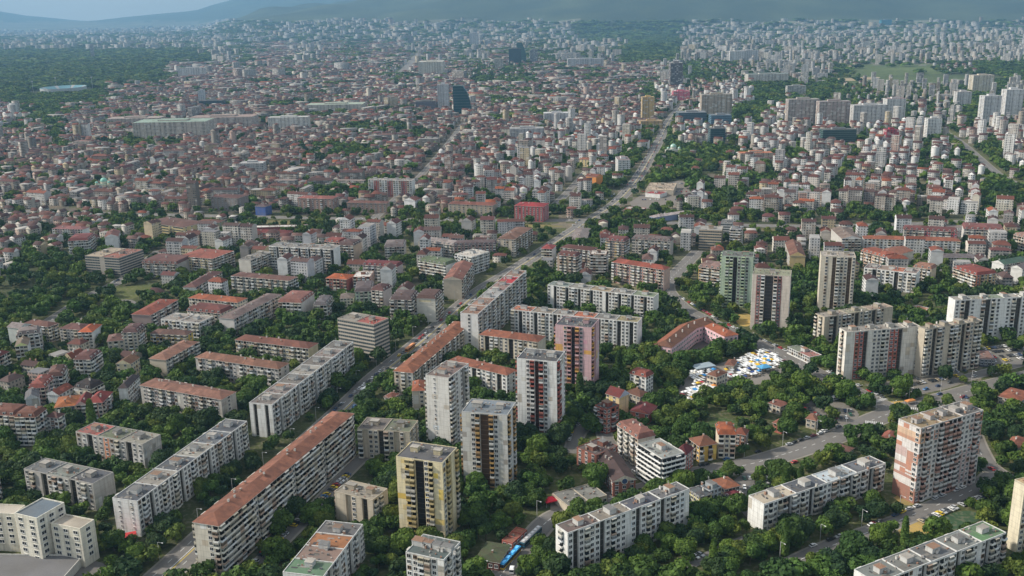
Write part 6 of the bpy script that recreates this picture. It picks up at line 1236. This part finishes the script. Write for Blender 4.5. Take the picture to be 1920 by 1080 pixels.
def poplar_mesh():
    r = np.random.default_rng(5); n = 1100; z = r.uniform(0, 15, n); a = r.uniform(0, 6.28, n); rad = 1.7*np.sqrt(np.clip(1-((z-6)/9.6)**2, .03, 1))*r.uniform(.75, 1.05, n)
    P = np.stack([np.cos(a)*rad, np.sin(a)*rad, z], 1); N = np.stack([np.cos(a), np.sin(a), r.normal(.2, .5, n)], 1)+r.normal(0, .3, (n, 3)); N /= np.linalg.norm(N, axis=1)[:, None]
    t = np.cross(N, r.normal(size=N.shape)); t /= np.linalg.norm(t, axis=1)[:, None]; bt = np.cross(N, t); s = .42
    V = np.stack([P-t*s-bt*s, P+t*s-bt*s, P+t*s+bt*s, P-t*s+bt*s], 1)
    return np_mesh('crown_poplar', V.reshape(-1, 3), np.arange(n*4).reshape(n, 4), np.repeat(r.uniform(.75, 1.25, n)[:, None], 3, 1), np.zeros(n), mats=[lea])
CROWN.append(poplar_mesh())
def trunk_mb(h, r):
    mb = MB(); n = 7
    def tube(p, q, r0, r1):
        p, q = Vector(p), Vector(q); d = (q-p).normalized(); x = d.orthogonal().normalized(); y = d.cross(x)
        for k in range(n):
            a, a2 = 2*math.pi*k/n, 2*math.pi*(k+1)/n; f = lambda c, rr, aa: tuple(c+x*math.cos(aa)*rr+y*math.sin(aa)*rr)
            mb.face([f(p, r0, a), f(p, r0, a2), f(q, r1, a2), f(q, r1, a)], (.11, .085, .06), bar)
    tube((0, 0, -.2), (0, 0, h), r, r*.7)
    for k in range(5):
        a = k*1.3; tube((0, 0, h*(.6+.08*k)), (math.cos(a)*1.9, math.sin(a)*1.9, h+1.6+.2*k), r*.5, r*.15)
    return mb
TRUNK = trunk_mb(2.6, .24).mesh('trunk')
def gen_trees():
    out = []
    for (r0, r1, s) in ((385, 700, 6.6), (700, 1300, 7.8), (1300, 2300, 12), (2300, 3600, 19), (3600, 5600, 30), (5600, 9000, 50), (9000, 15000, 90)):
        X, Y, I, J, px, py = cells(r0, r1, s, .3, .42)
        z = zone(px+RNG.normal(0, 10, px.shape), py+RNG.normal(0, 5, px.shape)*np.clip((py-60)/200, .2, 1))
        n1 = np.sin(X/55.+1.3)*np.sin(Y/70.+.4)+.5*np.sin(X/21.+Y/33.)
        pr = {'t': .9, 'f': 1., 'p': .35, 'm': .42, 'r': .42, 'c': .3, 'h': .5, 'B': .62, 'b': .5, 'v': .55, 's': 0., 'g': .04, 'n': .12}
        p = np.zeros(X.shape)
        for ch, q in pr.items(): p[z == ord(ch)] = q
        gc = np.sin(X/95.+1.7*np.sin(Y/160.))*np.sin(Y/120.+1.1*np.sin(X/210.)); cz = z == ord('c'); p[cz] = np.where(gc[cz] > .58, .8, .2)
        tt = (z == ord('t')) & (r1 <= 1300); p[tt] = np.where(n1[tt] > -.6, .78, .3)
        ok = (RNG.random(X.shape) < p) & ~near_building(X, Y, 3.0 if r1 <= 1300 else 5) & ~on_road(X, Y, 1.3 if s < 7 else (4.5 if s < 9 else s*.6)) & ~in_open(X, Y)
        X, Y, z, px, py = [q[ok] for q in (X, Y, z, px, py)]; n = len(X)
        if r1 > 1300 or True:   # keep clear of filler houses
            hb = BD[(BD[:, 1] > r0-60) & (BD[:, 1] < r1+60)]
            if len(hb):
                cs = 30.; key = {}
                for i_, (bx, by) in enumerate(hb[:, :2]): key.setdefault((int(bx//cs), int(by//cs)), []).append(i_)
                kp = np.ones(n, bool)
                for i_ in range(n):
                    a0, b0 = int(X[i_]//cs), int(Y[i_]//cs)
                    for aa in (a0-1, a0, a0+1):
                        for bb in (b0-1, b0, b0+1):
                            for q in key.get((aa, bb), ()):
                                if abs(hb[q, 0]-X[i_]) < hb[q, 2]*.5+1 and abs(hb[q, 1]-Y[i_]) < hb[q, 2]*.5+1: kp[i_] = False
                X, Y, z, px, py = [q[kp] for q in (X, Y, z, px, py)]; n = len(X)
        sc = np.clip(RNG.lognormal(-.08, .27, n), .5, 1.55)*(s/7.5 if s > 9 else 1.0)*np.where(s > 9, .95, 1)
        out.append(np.column_stack([X, Y, sc, np.full(n, s), z, px, py, RNG.integers(0, 1000, n)]))
    return np.vstack(out)
TD = gen_trees()
vis = (TD[:, 5] > 2) & (TD[:, 5] < 1918) & (TD[:, 6] < 1085)
ts = TD[:, 2]/np.hypot(TD[:, 0], TD[:, 1]); ci = np.where(vis)[0]; ci = ci[np.argsort(-ts[ci])][:300]
items = []
for i_ in ci:
    X, Y, sc, s, z, px, py, sd_ = TD[i_]; k = int(sd_) % 100; ck = int(sd_) % 5; 
    ki = 7 if k < 3 else (5+k % 2 if k < 22 else k % 5); word = 'slender' if ki == 7 else ('small' if ki in (5, 6) else 'broad')
    root = empty('tree', (X, Y, 0), (sd_*1.7) % 6.28); tag(root, None, 'tree', 'trees between the apartment blocks'); root.scale = (sc, sc, sc*(.9+.25*((sd_*.37) % 1)))
    o = obj('crown', CROWN[ki], root, (0, 0, 1.6 if ki != 7 else .8), 0, TREEC[ck]); obj('trunk', TRUNK, root)
    items.append((root, px, py-6, '%s %s' % (word, TREEN[ck])))
autolabel(items, 'tree')
restt = np.ones(len(TD), bool); restt[ci] = False; TR = TD[restt]
def merged_trees(nm, rows, nq, size, label, seeds=5, lobes=6):
    n = len(rows)
    if not n: return
    T_ = [crown(nq, 4.7, 3.6, size, 70+k, lobes) for k in range(seeds)]
    V = []; C = []
    which = (rows[:, 7].astype(int)) % seeds
    for k in range(seeds):
        R_ = rows[which == k]; m_ = len(R_); Vk, sh = T_[k]; rot = RNG.uniform(0, 6.28, m_); sx = R_[:, 2]; zz = elev(R_[:, 0], R_[:, 1])
        c_, s_ = np.cos(rot), np.sin(rot); v = Vk.reshape(-1, 3)
        far_ = np.clip(R_[:, 3]/12, 1, 6)
        x = v[None, :, 0]*c_[:, None]-v[None, :, 1]*s_[:, None]; y = v[None, :, 0]*s_[:, None]+v[None, :, 1]*c_[:, None]
        VV = np.stack([R_[:, 0, None]+x*sx[:, None], R_[:, 1, None]+y*sx[:, None], zz[:, None]+(v[None, :, 2]+1.6)*np.minimum(sx, 1.3+sx*.12)[:, None]*RNG.uniform(.85, 1.15, m_)[:, None]], -1)
        V.append(VV.reshape(-1, 3)); tc = np.array(TREEC)[R_[:, 7].astype(int) % 5]
        C.append((tc[:, None, :]*sh[None, :, None]).reshape(-1, 3))
    V = np.vstack(V); C = np.vstack(C); F = np.arange(len(V)).reshape(-1, 4)
    o = obj(nm, np_mesh(nm, V, F, C, np.zeros(len(F)), mats=[lea])); tag(o, label, 'trees', None, 'stuff')
near_ = TR[:, 3] < 7; mid_ = (TR[:, 3] >= 7) & (TR[:, 3] < 9); f1 = (TR[:, 3] >= 9) & (TR[:, 3] < 25); f2 = TR[:, 3] >= 25
merged_trees('block_greenery', TR[near_], 420, 1.5, 'dense green canopy filling the yards between the apartment blocks', 6, 9)
merged_trees('district_greenery', TR[mid_], 200, 2.0, 'green canopy of the middle district', 5, 8)
merged_trees('city_greenery', TR[f1], 70, 3.2, 'tree clumps among the old town houses', 4)
merged_trees('distant_woodland', TR[f2], 40, 3.8, 'dark woodland and park canopy far away', 4)
print('COUNTS', len(BD), len(TD), near_.sum(), mid_.sum(), f1.sum(), f2.sum())
# ------------------------------------------------------------------ vehicles
CARC = {'silver': (.45, .46, .47), 'white': (.75, .75, .74), 'black': (.02, .02, .022), 'dark grey': (.09, .095, .1), 'dark blue': (.03, .06, .14), 'red': (.42, .03, .03), 'blue': (.05, .16, .35), 'green': (.04, .14, .09), 'maroon': (.2, .03, .04), 'beige': (.45, .38, .27)}
def car_body():
    b_ = MB(); W2 = .88
    prof = [(-2.15, .35), (-2.2, .75), (-2.05, .92), (1.0, .95), (2.05, .78), (2.18, .55), (2.12, .35)]
    def ext(prof, w0, col, mat, w1=None):
        w1 = w1 or w0; n = len(prof)
        for k in range(n):
            (x0, z0), (x1, z1) = prof[k], prof[(k+1) % n]; b_.face([(x0, w0, z0), (x1, w0, z1), (x1, -w0, z1), (x0, -w0, z0)], col, mat)
        b_.face([(x, w0, z) for x, z in prof[::-1]], col, mat); b_.face([(x, -w0, z) for x, z in prof], col, mat)
    ext(prof, W2, (1, 1, 1), pai)
    b_.box((-1.35, -.66), (1.75, 0), (0, 1.32), 1.40, 1.44, (1, 1, 1), pai, bottom=True)
    return b_
def car_glass():
    b_ = MB(); lo = [(-1.9, -.8), (.95, -.8), (.95, .8), (-1.9, .8)]; hi = [(-1.35, -.66), (.38, -.66), (.38, .66), (-1.35, .66)]
    for k in range(4):
        a, c, d, e = lo[k], lo[(k+1) % 4], hi[(k+1) % 4], hi[k]; b_.face([(*a, .93), (*c, .94), (*d, 1.41), (*e, 1.41)], (.03, .035, .04), gla)
    return b_
def wheel_mb(r=.32, w=.2):
    b_ = MB(); n = 12
    for k in range(n):
        a, a2 = 2*math.pi*k/n, 2*math.pi*(k+1)/n; p = lambda t, y, rr=r: (math.cos(t)*rr, y, math.sin(t)*rr)
        b_.face([p(a, -w/2), p(a2, -w/2), p(a2, w/2), p(a, w/2)], (.02, .02, .02), clo)
    for y, s_ in ((-w/2, 1), (w/2, -1)):
        b_.face([(math.cos(t)*r, y, math.sin(t)*r) for t in np.linspace(0, 2*math.pi, n+1)[:-1][::s_]], (.02, .02, .02), clo)
        b_.face([(math.cos(t)*r*.6, y-.01*s_, math.sin(t)*r*.6) for t in np.linspace(0, 2*math.pi, n+1)[:-1][::s_]], (.35, .35, .36), pai)
    return b_
CB, CG, CW = car_body().mesh('car_body'), car_glass().mesh('car_glass'), wheel_mb().mesh('wheel')
cars = []; SPEC = []; BUILD = [False]
def car(P, ang, color=None, taxi=False):
    if not BUILD[0]: SPEC.append((P, ang, color, taxi)); return
    c = color or random.choices(list(CARC), [22, 18, 16, 16, 7, 6, 5, 2, 4, 3])[0]; col = CARC[c] if not taxi else (.7, .5, .03)
    root = empty('parked_car', (P[0], P[1], .16), ang); tag(root, None, 'car', 'cars in the streets and car parks'); s = random.uniform(.93, 1.06); root.scale = (s, 1, s)
    obj('body', CB, root, color=col); obj('glass_cabin', CG, root)
    for x in (-1.35, 1.4):
        for y in (-.8, .8): obj('wheel', CW, root, (x, y, .32))
    px, py = PR((P[0], P[1], .5)); cars.append((root, px, py, 'yellow taxi' if taxi else c))
def row(a, c, mode='par', off=0.0, step=None, prob=.85, taxi=.03):
    A_, B_ = G(*a)[:2], G(*c)[:2]; t = nrm(B_-A_); n = np.array([-t[1], t[0]]); L = np.linalg.norm(B_-A_); st = step or (5.6 if mode == 'par' else 2.7); x = 0
    while x < L:
        if random.random() < prob:
            P = A_+t*x+n*(off+random.uniform(-.15, .15)); ang = math.atan2(t[1], t[0])+(0 if mode == 'par' else math.pi/2)+random.gauss(0, .03)+(math.pi if random.random() < .4 else 0)
            if not near_building(np.array([P[0]]), np.array([P[1]]), .8)[0]: car(P, ang, None, random.random() < taxi)
        x += st
for a_ in (((432, 1079), (640, 888), 'perp', -4.5, None, .8, .12), ((500, 1010), (655, 868), 'par', 5, None, .5, .05),
           ((1537, 1032), (1650, 991), 'par', 4.2, None, .6), ((1650, 991), (1745, 952), 'par', 4.4, None, .9), ((1755, 948), (1825, 920), 'par', 4.6, None, .85), ((1700, 972), (1830, 920), 'perp', -6.2, 2.9, .8),
           ((1440, 652), (1551, 708), 'par', 7.2, None, .8), ((1455, 658), (1500, 684), 'par', -7.4, None, .5), ((1345, 610), (1440, 652), 'par', 7.3, None, .95), ((1262, 560), (1340, 607), 'par', 7.3, None, .9), ((1270, 575), (1330, 602), 'par', -7.2, None, .6),
           ((1385, 898), (1490, 898), 'perp', 0, 3, .45), ((1385, 915), (1480, 922), 'perp', 0, 3, .6), ((1395, 930), (1470, 932), 'par', 0, None, .4),
           ((1500, 768), (1600, 772), 'perp', 0, 3.1, .55), ((1510, 782), (1600, 785), 'perp', 0, 3.1, .6), ((1530, 793), (1590, 795), 'par', 0, None, .5),
           ((1635, 725), (1700, 718), 'perp', 0, 3.1, .6), ((1640, 738), (1700, 732), 'par', 0, 6, .5), ((1710, 712), (1810, 695), 'perp', 0, 3.2, .55), ((1845, 655), (1925, 645), 'perp', 0, 3, .7), ((1850, 672), (1925, 665), 'perp', 0, 3, .6),
           ((1070, 848), (1085, 805), 'par', 3.2, None, .9), ((1085, 805), (1128, 778), 'par', 3.4, None, .8), ((1095, 830), (1125, 800), 'par', 0, 6, .5),
           ((1255, 905), (1330, 888), 'par', 9.3, None, .6), ((1335, 886), (1500, 846), 'par', 9.4, None, .5), ((1500, 846), (1600, 810), 'par', 9.4, None, .75), ((1400, 880), (1590, 812), 'par', -9.6, None, .35),
           ((1760, 752), (1880, 718), 'par', 6.8, 9, .45), ((1690, 768), (1880, 722), 'par', -4, 25, .6), ((1250, 900), (1640, 788), 'par', 3.5, 30, .6),
           ((330, 1056), (651, 762), 'par', 5, 38, .55), ((651, 762), (900, 545), 'par', -5, 32, .6), ((651, 762), (1037, 457), 'par', 5, 24, .6), ((1037, 457), (1192, 340), 'par', -5, 16, .6), ((1037, 457), (1192, 340), 'par', 5, 14, .6),
           ((430, 407), (1100, 413), 'par', 5, 26, .5), ((1200, 416), (1700, 421), 'par', -5, 34, .4), ((1030, 975), (1140, 937), 'par', 4.5, 9, .5), ((1260, 1078), (1340, 1040), 'perp', 3.5, 3.2, .6), ((1340, 1040), (1400, 1010), 'perp', -3.5, 3.2, .6),
           ((1190, 345), (1250, 230), 'par', 5, 14, .7), ((1190, 345), (1250, 230), 'par', -5, 14, .7), ((430, 408), (1100, 413), 'par', -4, 22, .5), ((1200, 345), (1280, 345), 'perp', 0, 3.4, .7), ((1200, 360), (1290, 360), 'perp', 0, 3.4, .7), ((1205, 375), (1280, 375), 'perp', 0, 3.4, .6),
           ((1560, 712), (1640, 750), 'par', 7.5, None, .7), ((1640, 731), (1700, 726), 'perp', 0, 3.2, .6), ((1710, 722), (1800, 705), 'perp', 0, 3.2, .5), ((1850, 662), (1925, 655), 'perp', 0, 3, .7), ((1850, 680), (1925, 672), 'perp', 0, 3, .6), ((1500, 776), (1600, 779), 'perp', 0, 3.1, .5), ((1385, 907), (1485, 910), 'perp', 0, 3.1, .5),
           ((660, 760), (900, 553), 'par', 7.5, 7, .55), ((330, 1058), (640, 775), 'par', -7, 9, .4), ((1740, 733), (1900, 690), 'par', 2, 12, .6),
           ((1800, 745), (1837, 860), 'par', 3.5, 18, .5), ((1840, 862), (1925, 910), 'par', -4, 12, .6), ((1560, 708), (1615, 735), 'par', -4, 16, .6), ((180, 548), (237, 522), 'par', 4, 7, .6), ((215, 1010), (245, 1000), 'perp', 0, 3.2, .8)): row(*a_)
SPEC.sort(key=lambda q: float(np.hypot(*q[0])) + (9999 if not (0 < PR((q[0][0], q[0][1], 0))[0] < 1920 and PR((q[0][0], q[0][1], 0))[1] < 1080) else 0)); BUILD[0] = True
for q in SPEC[:300]: car(*q)
CM = MB(); cb, cg = car_body(), car_glass()
for q in SPEC[300:]:
    Mx = Matrix.Translation((q[0][0], q[0][1], .16)) @ Matrix.Rotation(q[1], 4, 'Z'); CM.add(cb, Mx, CARC[random.choice(['silver', 'white', 'black', 'dark grey', 'red', 'dark blue'])]); CM.add(cg, Mx)
tag(CM.build('distant_cars'), 'small distant cars on the far streets', 'cars', None, 'stuff')
print('CARS', len(SPEC))
def by_color():
    d = {}
    for it in cars: d.setdefault('taxi' if it[3] == 'yellow taxi' else 'car', []).append(it)
    autolabel([(o, x, y, c) for o, x, y, c in d.get('car', [])], 'car'); autolabel([(o, x, y, 'yellow') for o, x, y, c in d.get('taxi', [])], 'taxi')
by_color()
def long_vehicle(nm, label, a, c, w=2.5, h=3.1, segs=2, body=(.1, .2, .3), roofc=(.05, .35, .6), stripe=None, units=5, cat='tram'):
    A_, B_ = G(*a)[:2], G(*c)[:2]; t = nrm(B_-A_); L = float(np.linalg.norm(B_-A_)); ctr = (A_+B_)/2; root = empty(nm, (ctr[0], ctr[1], .14), math.atan2(t[1], t[0])); tag(root, label, cat, 'trams buses and trucks')
    n = segs; gap = .6; sl_ = (L-gap*(n-1))/n
    for k in range(n):
        x0 = -L/2+k*(sl_+gap); mb = MB(); mb.box((x0, -w/2), (sl_, 0), (0, w), .45, 1.25, stripe or body, pai, bottom=True); mb.box((x0, -w/2), (sl_, 0), (0, w), 2.25, h, body, pai, roofc, pai, bottom=True)
        m_ = max(3, int(sl_/1.6))
        for q in range(m_+1):
            for y in (-w/2, w/2-.06): mb.box((x0+q*(sl_-.12)/m_, y), (.12, 0), (0, .06), 1.25, 2.25, body, pai)
        mb.build('body', root)
        gmb = MB(); gmb.box((x0+.03, -w/2+.03), (sl_-.06, 0), (0, w-.06), 1.25, 2.25, (.03, .035, .04), gla); gmb.build('window_band', root)
        for q in range(units):
            U = MB(); xx = x0+sl_*(q+.3)/units; U.box((xx, -.7), (sl_/units*.55, 0), (0, 1.4), h+.01, h+.3, tuple(min(1, v*1.5+.1) for v in roofc), pai); U.build('roof_unit', root)
        for xx in (x0+sl_*.18, x0+sl_*.82):
            for y in (-w/2+.1, w/2-.1): o = obj('wheel', CW, root, (xx, y, .42)); o.scale = (1.35, 1, 1.35)
        if k < n-1:
            J = MB(); J.box((x0+sl_, -w/2+.2), (gap, 0), (0, w-.4), .6, h-.15, (.05, .05, .05), clo, bottom=True); J.build('joint', root)
long_vehicle('tram', 'bright blue roofed tram on the street beside the green roofed pavilion', (940, 1070), (973, 1034), roofc=(.03, .3, .6), body=(.04, .05, .08), stripe=(.5, .33, .04), units=2)
long_vehicle('tram', 'dark teal tram with grey roof boxes behind the bright blue roofed one', (979, 1028), (1012, 997), segs=1, roofc=(.3, .3, .3), body=(.03, .12, .18), units=6)
long_vehicle('trolleybus', 'blue roofed articulated trolleybus on the street left of the junction', (1568, 720), (1604, 737), segs=2, roofc=(.03, .3, .55), body=(.45, .12, .1), stripe=(.55, .5, .45), units=2, cat='trolleybus')
long_vehicle('tram', 'orange and yellow tram with rusty roof behind the eight storey block', (1277, 902), (1313, 892), segs=2, roofc=(.35, .2, .08), body=(.5, .3, .04), units=3)
long_vehicle('bus', 'white city bus driving on the boulevard left of the stained tower', (678, 738), (694, 729), segs=1, roofc=(.7, .7, .7), body=(.7, .7, .7), units=2, cat='bus')
long_vehicle('truck', 'orange truck on the boulevard beside the banded office block', (762, 661), (776, 650), segs=1, roofc=(.55, .2, .05), body=(.5, .2, .05), units=1, cat='truck')
long_vehicle('van', 'white delivery van at the bottom street in front of the bright blue tram', (959, 1078), (961, 1070), w=2.1, h=2.5, segs=1, roofc=(.72, .72, .72), body=(.7, .7, .7), units=1, cat='van')
long_vehicle('van', 'white box van in the car park near the junction', (1560, 752), (1571, 748), w=2.3, h=2.9, segs=1, roofc=(.72, .72, .72), body=(.7, .7, .7), units=1, cat='van')
# ------------------------------------------------------------------ market
def stall_mesh(kind):
    c = MB(); w, d = (3.4, 3.0)
    if kind == 0:
        for (a, e) in (((-w/2, -d/2), (w/2, -d/2)), ((w/2, -d/2), (w/2, d/2)), ((w/2, d/2), (-w/2, d/2)), ((-w/2, d/2), (-w/2, -d/2))):
            c.face([(*a, 2.3), (*e, 2.3), (0, 0, 3.2)], (1, 1, 1), clo); c.face([(*a, 2.0), (*e, 2.0), (*e, 2.3), (*a, 2.3)], (.85, .85, .85), clo)
    else:
        c.face([(-w/2, -d/2, 2.1), (w/2, -d/2, 2.1), (w/2, d/2, 2.7), (-w/2, d/2, 2.7)], (1, 1, 1), clo); c.face([(-w/2, -d/2, 1.8), (w/2, -d/2, 1.8), (w/2, -d/2, 2.1), (-w/2, -d/2, 2.1)], (.8, .8, .8), clo)
    return c
ST = [stall_mesh(0).mesh('canopy_peaked'), stall_mesh(1).mesh('canopy_sloping')]
f_ = MB()
for x in (-1.6, 1.55):
    for y in (-1.4, 1.35): f_.box((x, y), (.06, 0), (0, .06), 0, 2.3, (.5, .5, .5), pai)
FR = f_.mesh('stall_frame'); t_ = MB(); t_.box((-1.4, -1.1), (2.8, 0), (0, 1.3), .7, .85, (.35, .28, .2), wal, bottom=True)
for x in (-1.3, 1.25): t_.box((x, -.9), (.06, 0), (0, .9), 0, .7, (.3, .25, .2), wal)
TB = t_.mesh('stall_table')
SCOL = [('white', (.72, .72, .71)), ('white', (.66, .66, .64)), ('off white', (.6, .58, .52)), ('blue', (.05, .25, .55)), ('yellow', (.7, .45, .05)), ('orange', (.65, .25, .05)), ('red', (.5, .04, .06)), ('pale grey', (.45, .46, .47)), ('dark blue', (.04, .07, .2))]
def market():
    polys = [[(1292, 712), (1300, 694), (1340, 690), (1342, 722), (1300, 728)], [(1358, 692), (1400, 670), (1432, 657), (1462, 674), (1468, 684), (1440, 700), (1400, 712), (1364, 712)], [(1264, 758), (1290, 730), (1345, 724), (1330, 744), (1288, 764)]]
    th = .45; items = []; c_, s_ = math.cos(th), math.sin(th)
    for P in polys:
        W_ = np.array([G(*p)[:2] for p in P]); mn, mx = W_.min(0), W_.max(0); cc = (mn+mx)/2
        for i in range(-26, 27):
            for j in range(-26, 27):
                x, y = i*3.2+random.uniform(-.35, .35), j*3.4+random.uniform(-.3, .3); X, Y = cc[0]+x*c_-y*s_, cc[1]+x*s_+y*c_
                if not poly_in(np.array([X]), np.array([Y]), W_)[0] or near_building(np.array([X]), np.array([Y]), 1.6)[0] or random.random() < .12: continue
                nmc, col = random.choices(SCOL, [42, 26, 12, 3, 3, 2, 2, 8, 2])[0]; r = empty('market_stall', (X, Y, .12), th+random.choice([0, math.pi/2])+random.gauss(0, .06)); tag(r, None, 'market stall', 'stalls of the street market')
                s = random.uniform(.7, 1.0); r.scale = (s, s, .95); obj('canopy', ST[random.random() < .45], r, color=col); obj('frame', FR, r); obj('table', TB, r); px, py = PR((X, Y, 2)); items.append((r, px, py, nmc))
    # stalls take their own references: rank from the corners of the market
    LMS.clear(); LMS.extend([(1352, 700, 'the market house'), (1460, 676, 'the street corner of the market'), (1300, 694, 'the tree edge of the market'), (1400, 672, 'the school side of the market'), (1400, 712, 'the park side of the market'), (1285, 745, 'the lower market corner'), (1430, 690, 'the middle of the market'), (1325, 722, 'the lower left market row')])
    autolabel(items, 'market stall'); LMS.clear(); print('STALLS', len(items))
market()
def tent(nm, label, px, py, w, d, h, col, cat):
    c = G(px, py)[:2]; r = empty(nm, (c[0], c[1], .1), .4); tag(r, label, cat); mb = MB(); q = [(-w/2, -d/2), (w/2, -d/2), (w/2, d/2), (-w/2, d/2)]
    for k in range(4):
        a, e = q[k], q[(k+1) % 4]; mb.face([(*a, h), (*e, h), (0, 0, h*1.4)], col, clo); mb.face([(*a, h-.5), (*e, h-.5), (*e, h), (*a, h)], tuple(v*.8 for v in col), clo)
    mb.build('canopy', r); p = MB()
    for a in q: p.box((a[0]*.94-.05, a[1]*.94-.05), (.1, 0), (0, .1), 0, h, (.5, .5, .5), pai)
    p.build('frame', r)
tent('tent', 'large light blue tent at the street end of the market', 1432, 697, 9, 7, 4, (.08, .3, .52), 'tent')
tent('canopy', 'grey sloping canopy between the school trees and the market', 1318, 694, 16, 9, 3.6, (.3, .36, .4), 'canopy')
tent('tent', 'blue round tent beside the low white shop', 1557, 664, 8, 7, 4, (.02, .16, .4), 'tent')
tent('parasol', 'bright red square parasol on the plaza by the low market hall', 1031, 946, 6.5, 5.5, 3, (.6, .02, .04), 'parasol')
tent('awning', 'bright red awning at the foot of the long white block', 229, 1018, 14, 7, 3.2, (.5, .05, .05), 'awning')
tent('banner_stand', 'orange construction tent at the junction corner', 1706, 757, 7, 3, 2.4, (.6, .25, .08), 'tent')
# street lamps along the wide streets
lp = MB(); lp.box((-.09, -.09), (.18, 0), (0, .18), 0, 9.5, (.4, .4, .4), pai); lp.box((-.05, -2.2), (.1, 0), (0, 2.2), 9.4, 9.52, (.4, .4, .4), pai, bottom=True)
lh = MB(); lh.box((-.18, -2.9), (.36, 0), (0, .9), 9.3, 9.5, (.6, .6, .6), pai, bottom=True); LP_, LH_ = lp.mesh('lamp_pole'), lh.mesh('lamp_head')
li = []
for (idx, step) in ((0, 34), (4, 30), (6, 30), (8, 28), (9, 30)):
    w, P = ROADW[idx]; P = smooth(P); dacc = 0
    for a, c in zip(P[:-1], P[1:]):
        t = nrm(c-a); L = np.linalg.norm(c-a); x = (-dacc) % step; dacc += L
        while x < L:
            q = a+t*x+np.array([-t[1], t[0]])*(w/2+1.2); px, py = PR((q[0], q[1], 5))
            if np.hypot(*q) < 900 and 0 < px < 1920 and py < 1080 and not near_building(q[:1], q[1:2], .5)[0]:
                r = empty('street_lamp', (q[0], q[1], .1), math.atan2(t[1], t[0])); tag(r, None, 'street lamp', 'street lamps along the wide streets'); obj('pole', LP_, r); obj('lamp_head', LH_, r); li.append((r, px, py, 'grey'))
            x += step
autolabel(li, 'street lamp')
# a few passers-by: one continuous skinned body each, mid stride
def person(px, py, ang, label, cloth, trouser):
    c = G(px, py)[:2]; J_ = [(0, 0, .95), (0, 0, 1.2), (0, 0, 1.45), (0, 0, 1.55), (0, .0, 1.68), (.09, .1, .9), (.1, .28, .5), (.1, .18, .08), (.1, .32, .04), (-.09, -.02, .9), (-.1, .02, .48), (-.1, -.28, .1), (-.1, -.16, .03), (.2, 0, 1.42), (.26, -.08, 1.15), (.25, .04, .9), (-.2, 0, 1.42), (-.26, .1, 1.15), (-.25, .22, .92)]
    E_ = [(0, 1), (1, 2), (2, 3), (3, 4), (0, 5), (5, 6), (6, 7), (7, 8), (0, 9), (9, 10), (10, 11), (11, 12), (2, 13), (13, 14), (14, 15), (2, 16), (16, 17), (17, 18)]
    R_ = [.14, .14, .15, .06, .11, .1, .07, .045, .04, .1, .07, .045, .04, .07, .05, .035, .07, .05, .035]
    me = bpy.data.meshes.new('person'); me.from_pydata(J_, E_, []); o = bpy.data.objects.new('person', me); COL.objects.link(o)
    o.location = (c[0], c[1], .12); o.rotation_euler = (0, 0, ang)
    sk = o.modifiers.new('skin', 'SKIN')
    sv = me.skin_vertices[0].data if len(me.skin_vertices) else None
    if sv:
        for k, r in enumerate(R_): sv[k].radius = (r, r)
        sv[0].use_root = True
    o.modifiers.new('sub', 'SUBSURF').levels = 1; mt, n_, bs = newmat('clothing')
    g = nd(n_, 'ShaderNodeTexCoord'); sp = nd(n_, 'ShaderNodeSeparateXYZ'); n_.links.new(g.outputs['Object'], sp.inputs[0]); f1_ = mth(n_, 'GREATER_THAN', sp.outputs[2], .95); f2_ = mth(n_, 'GREATER_THAN', sp.outputs[2], 1.52)
    n_.links.new(mixc(n_, f2_, mixc(n_, f1_, trouser, cloth), (.42, .28, .2)), bs.inputs['Base Color']); me.materials.append(mt); tag(o, label, 'person', 'passers-by')
person(1063, 968, .5, 'person in dark jacket walking across the street by the low market hall', (.05, .05, .06), (.04, .05, .08))
person(1109, 791, 2.2, 'person in white shirt walking in the yard by the brick red building', (.6, .6, .58), (.1, .1, .12))
person(1680, 772, 1.1, 'person in black crossing the junction near the striped slab', (.03, .03, .03), (.04, .04, .05))
person(1014, 975, .9, 'person in white walking behind the grey roofed tram', (.6, .6, .6), (.25, .22, .18))
# ------------------------------------------------------------------ haze
hz = MB(); hz.box((-34000, -3500), (68000, 0), (0, 36500), -3, 2600, bottom=True)
me = bpy.data.meshes.new('haze'); me.from_pydata(hz.v, [], hz.f); hm = bpy.data.materials.new('haze_air'); hm.use_nodes = True; n_ = hm.node_tree
for q in list(n_.nodes):
    if q.type != 'OUTPUT_MATERIAL': n_.nodes.remove(q)
pv = n_.nodes.new('ShaderNodeVolumePrincipled'); pv.inputs['Color'].default_value = (.26, .5, .76, 1); pv.inputs['Density'].default_value = 5e-5; pv.inputs['Anisotropy'].default_value = .1
n_.links.new(pv.outputs[0], n_.nodes['Material Output'].inputs['Volume']); me.materials.append(hm)
ho = obj('haze', me); tag(ho, kind='stuff')
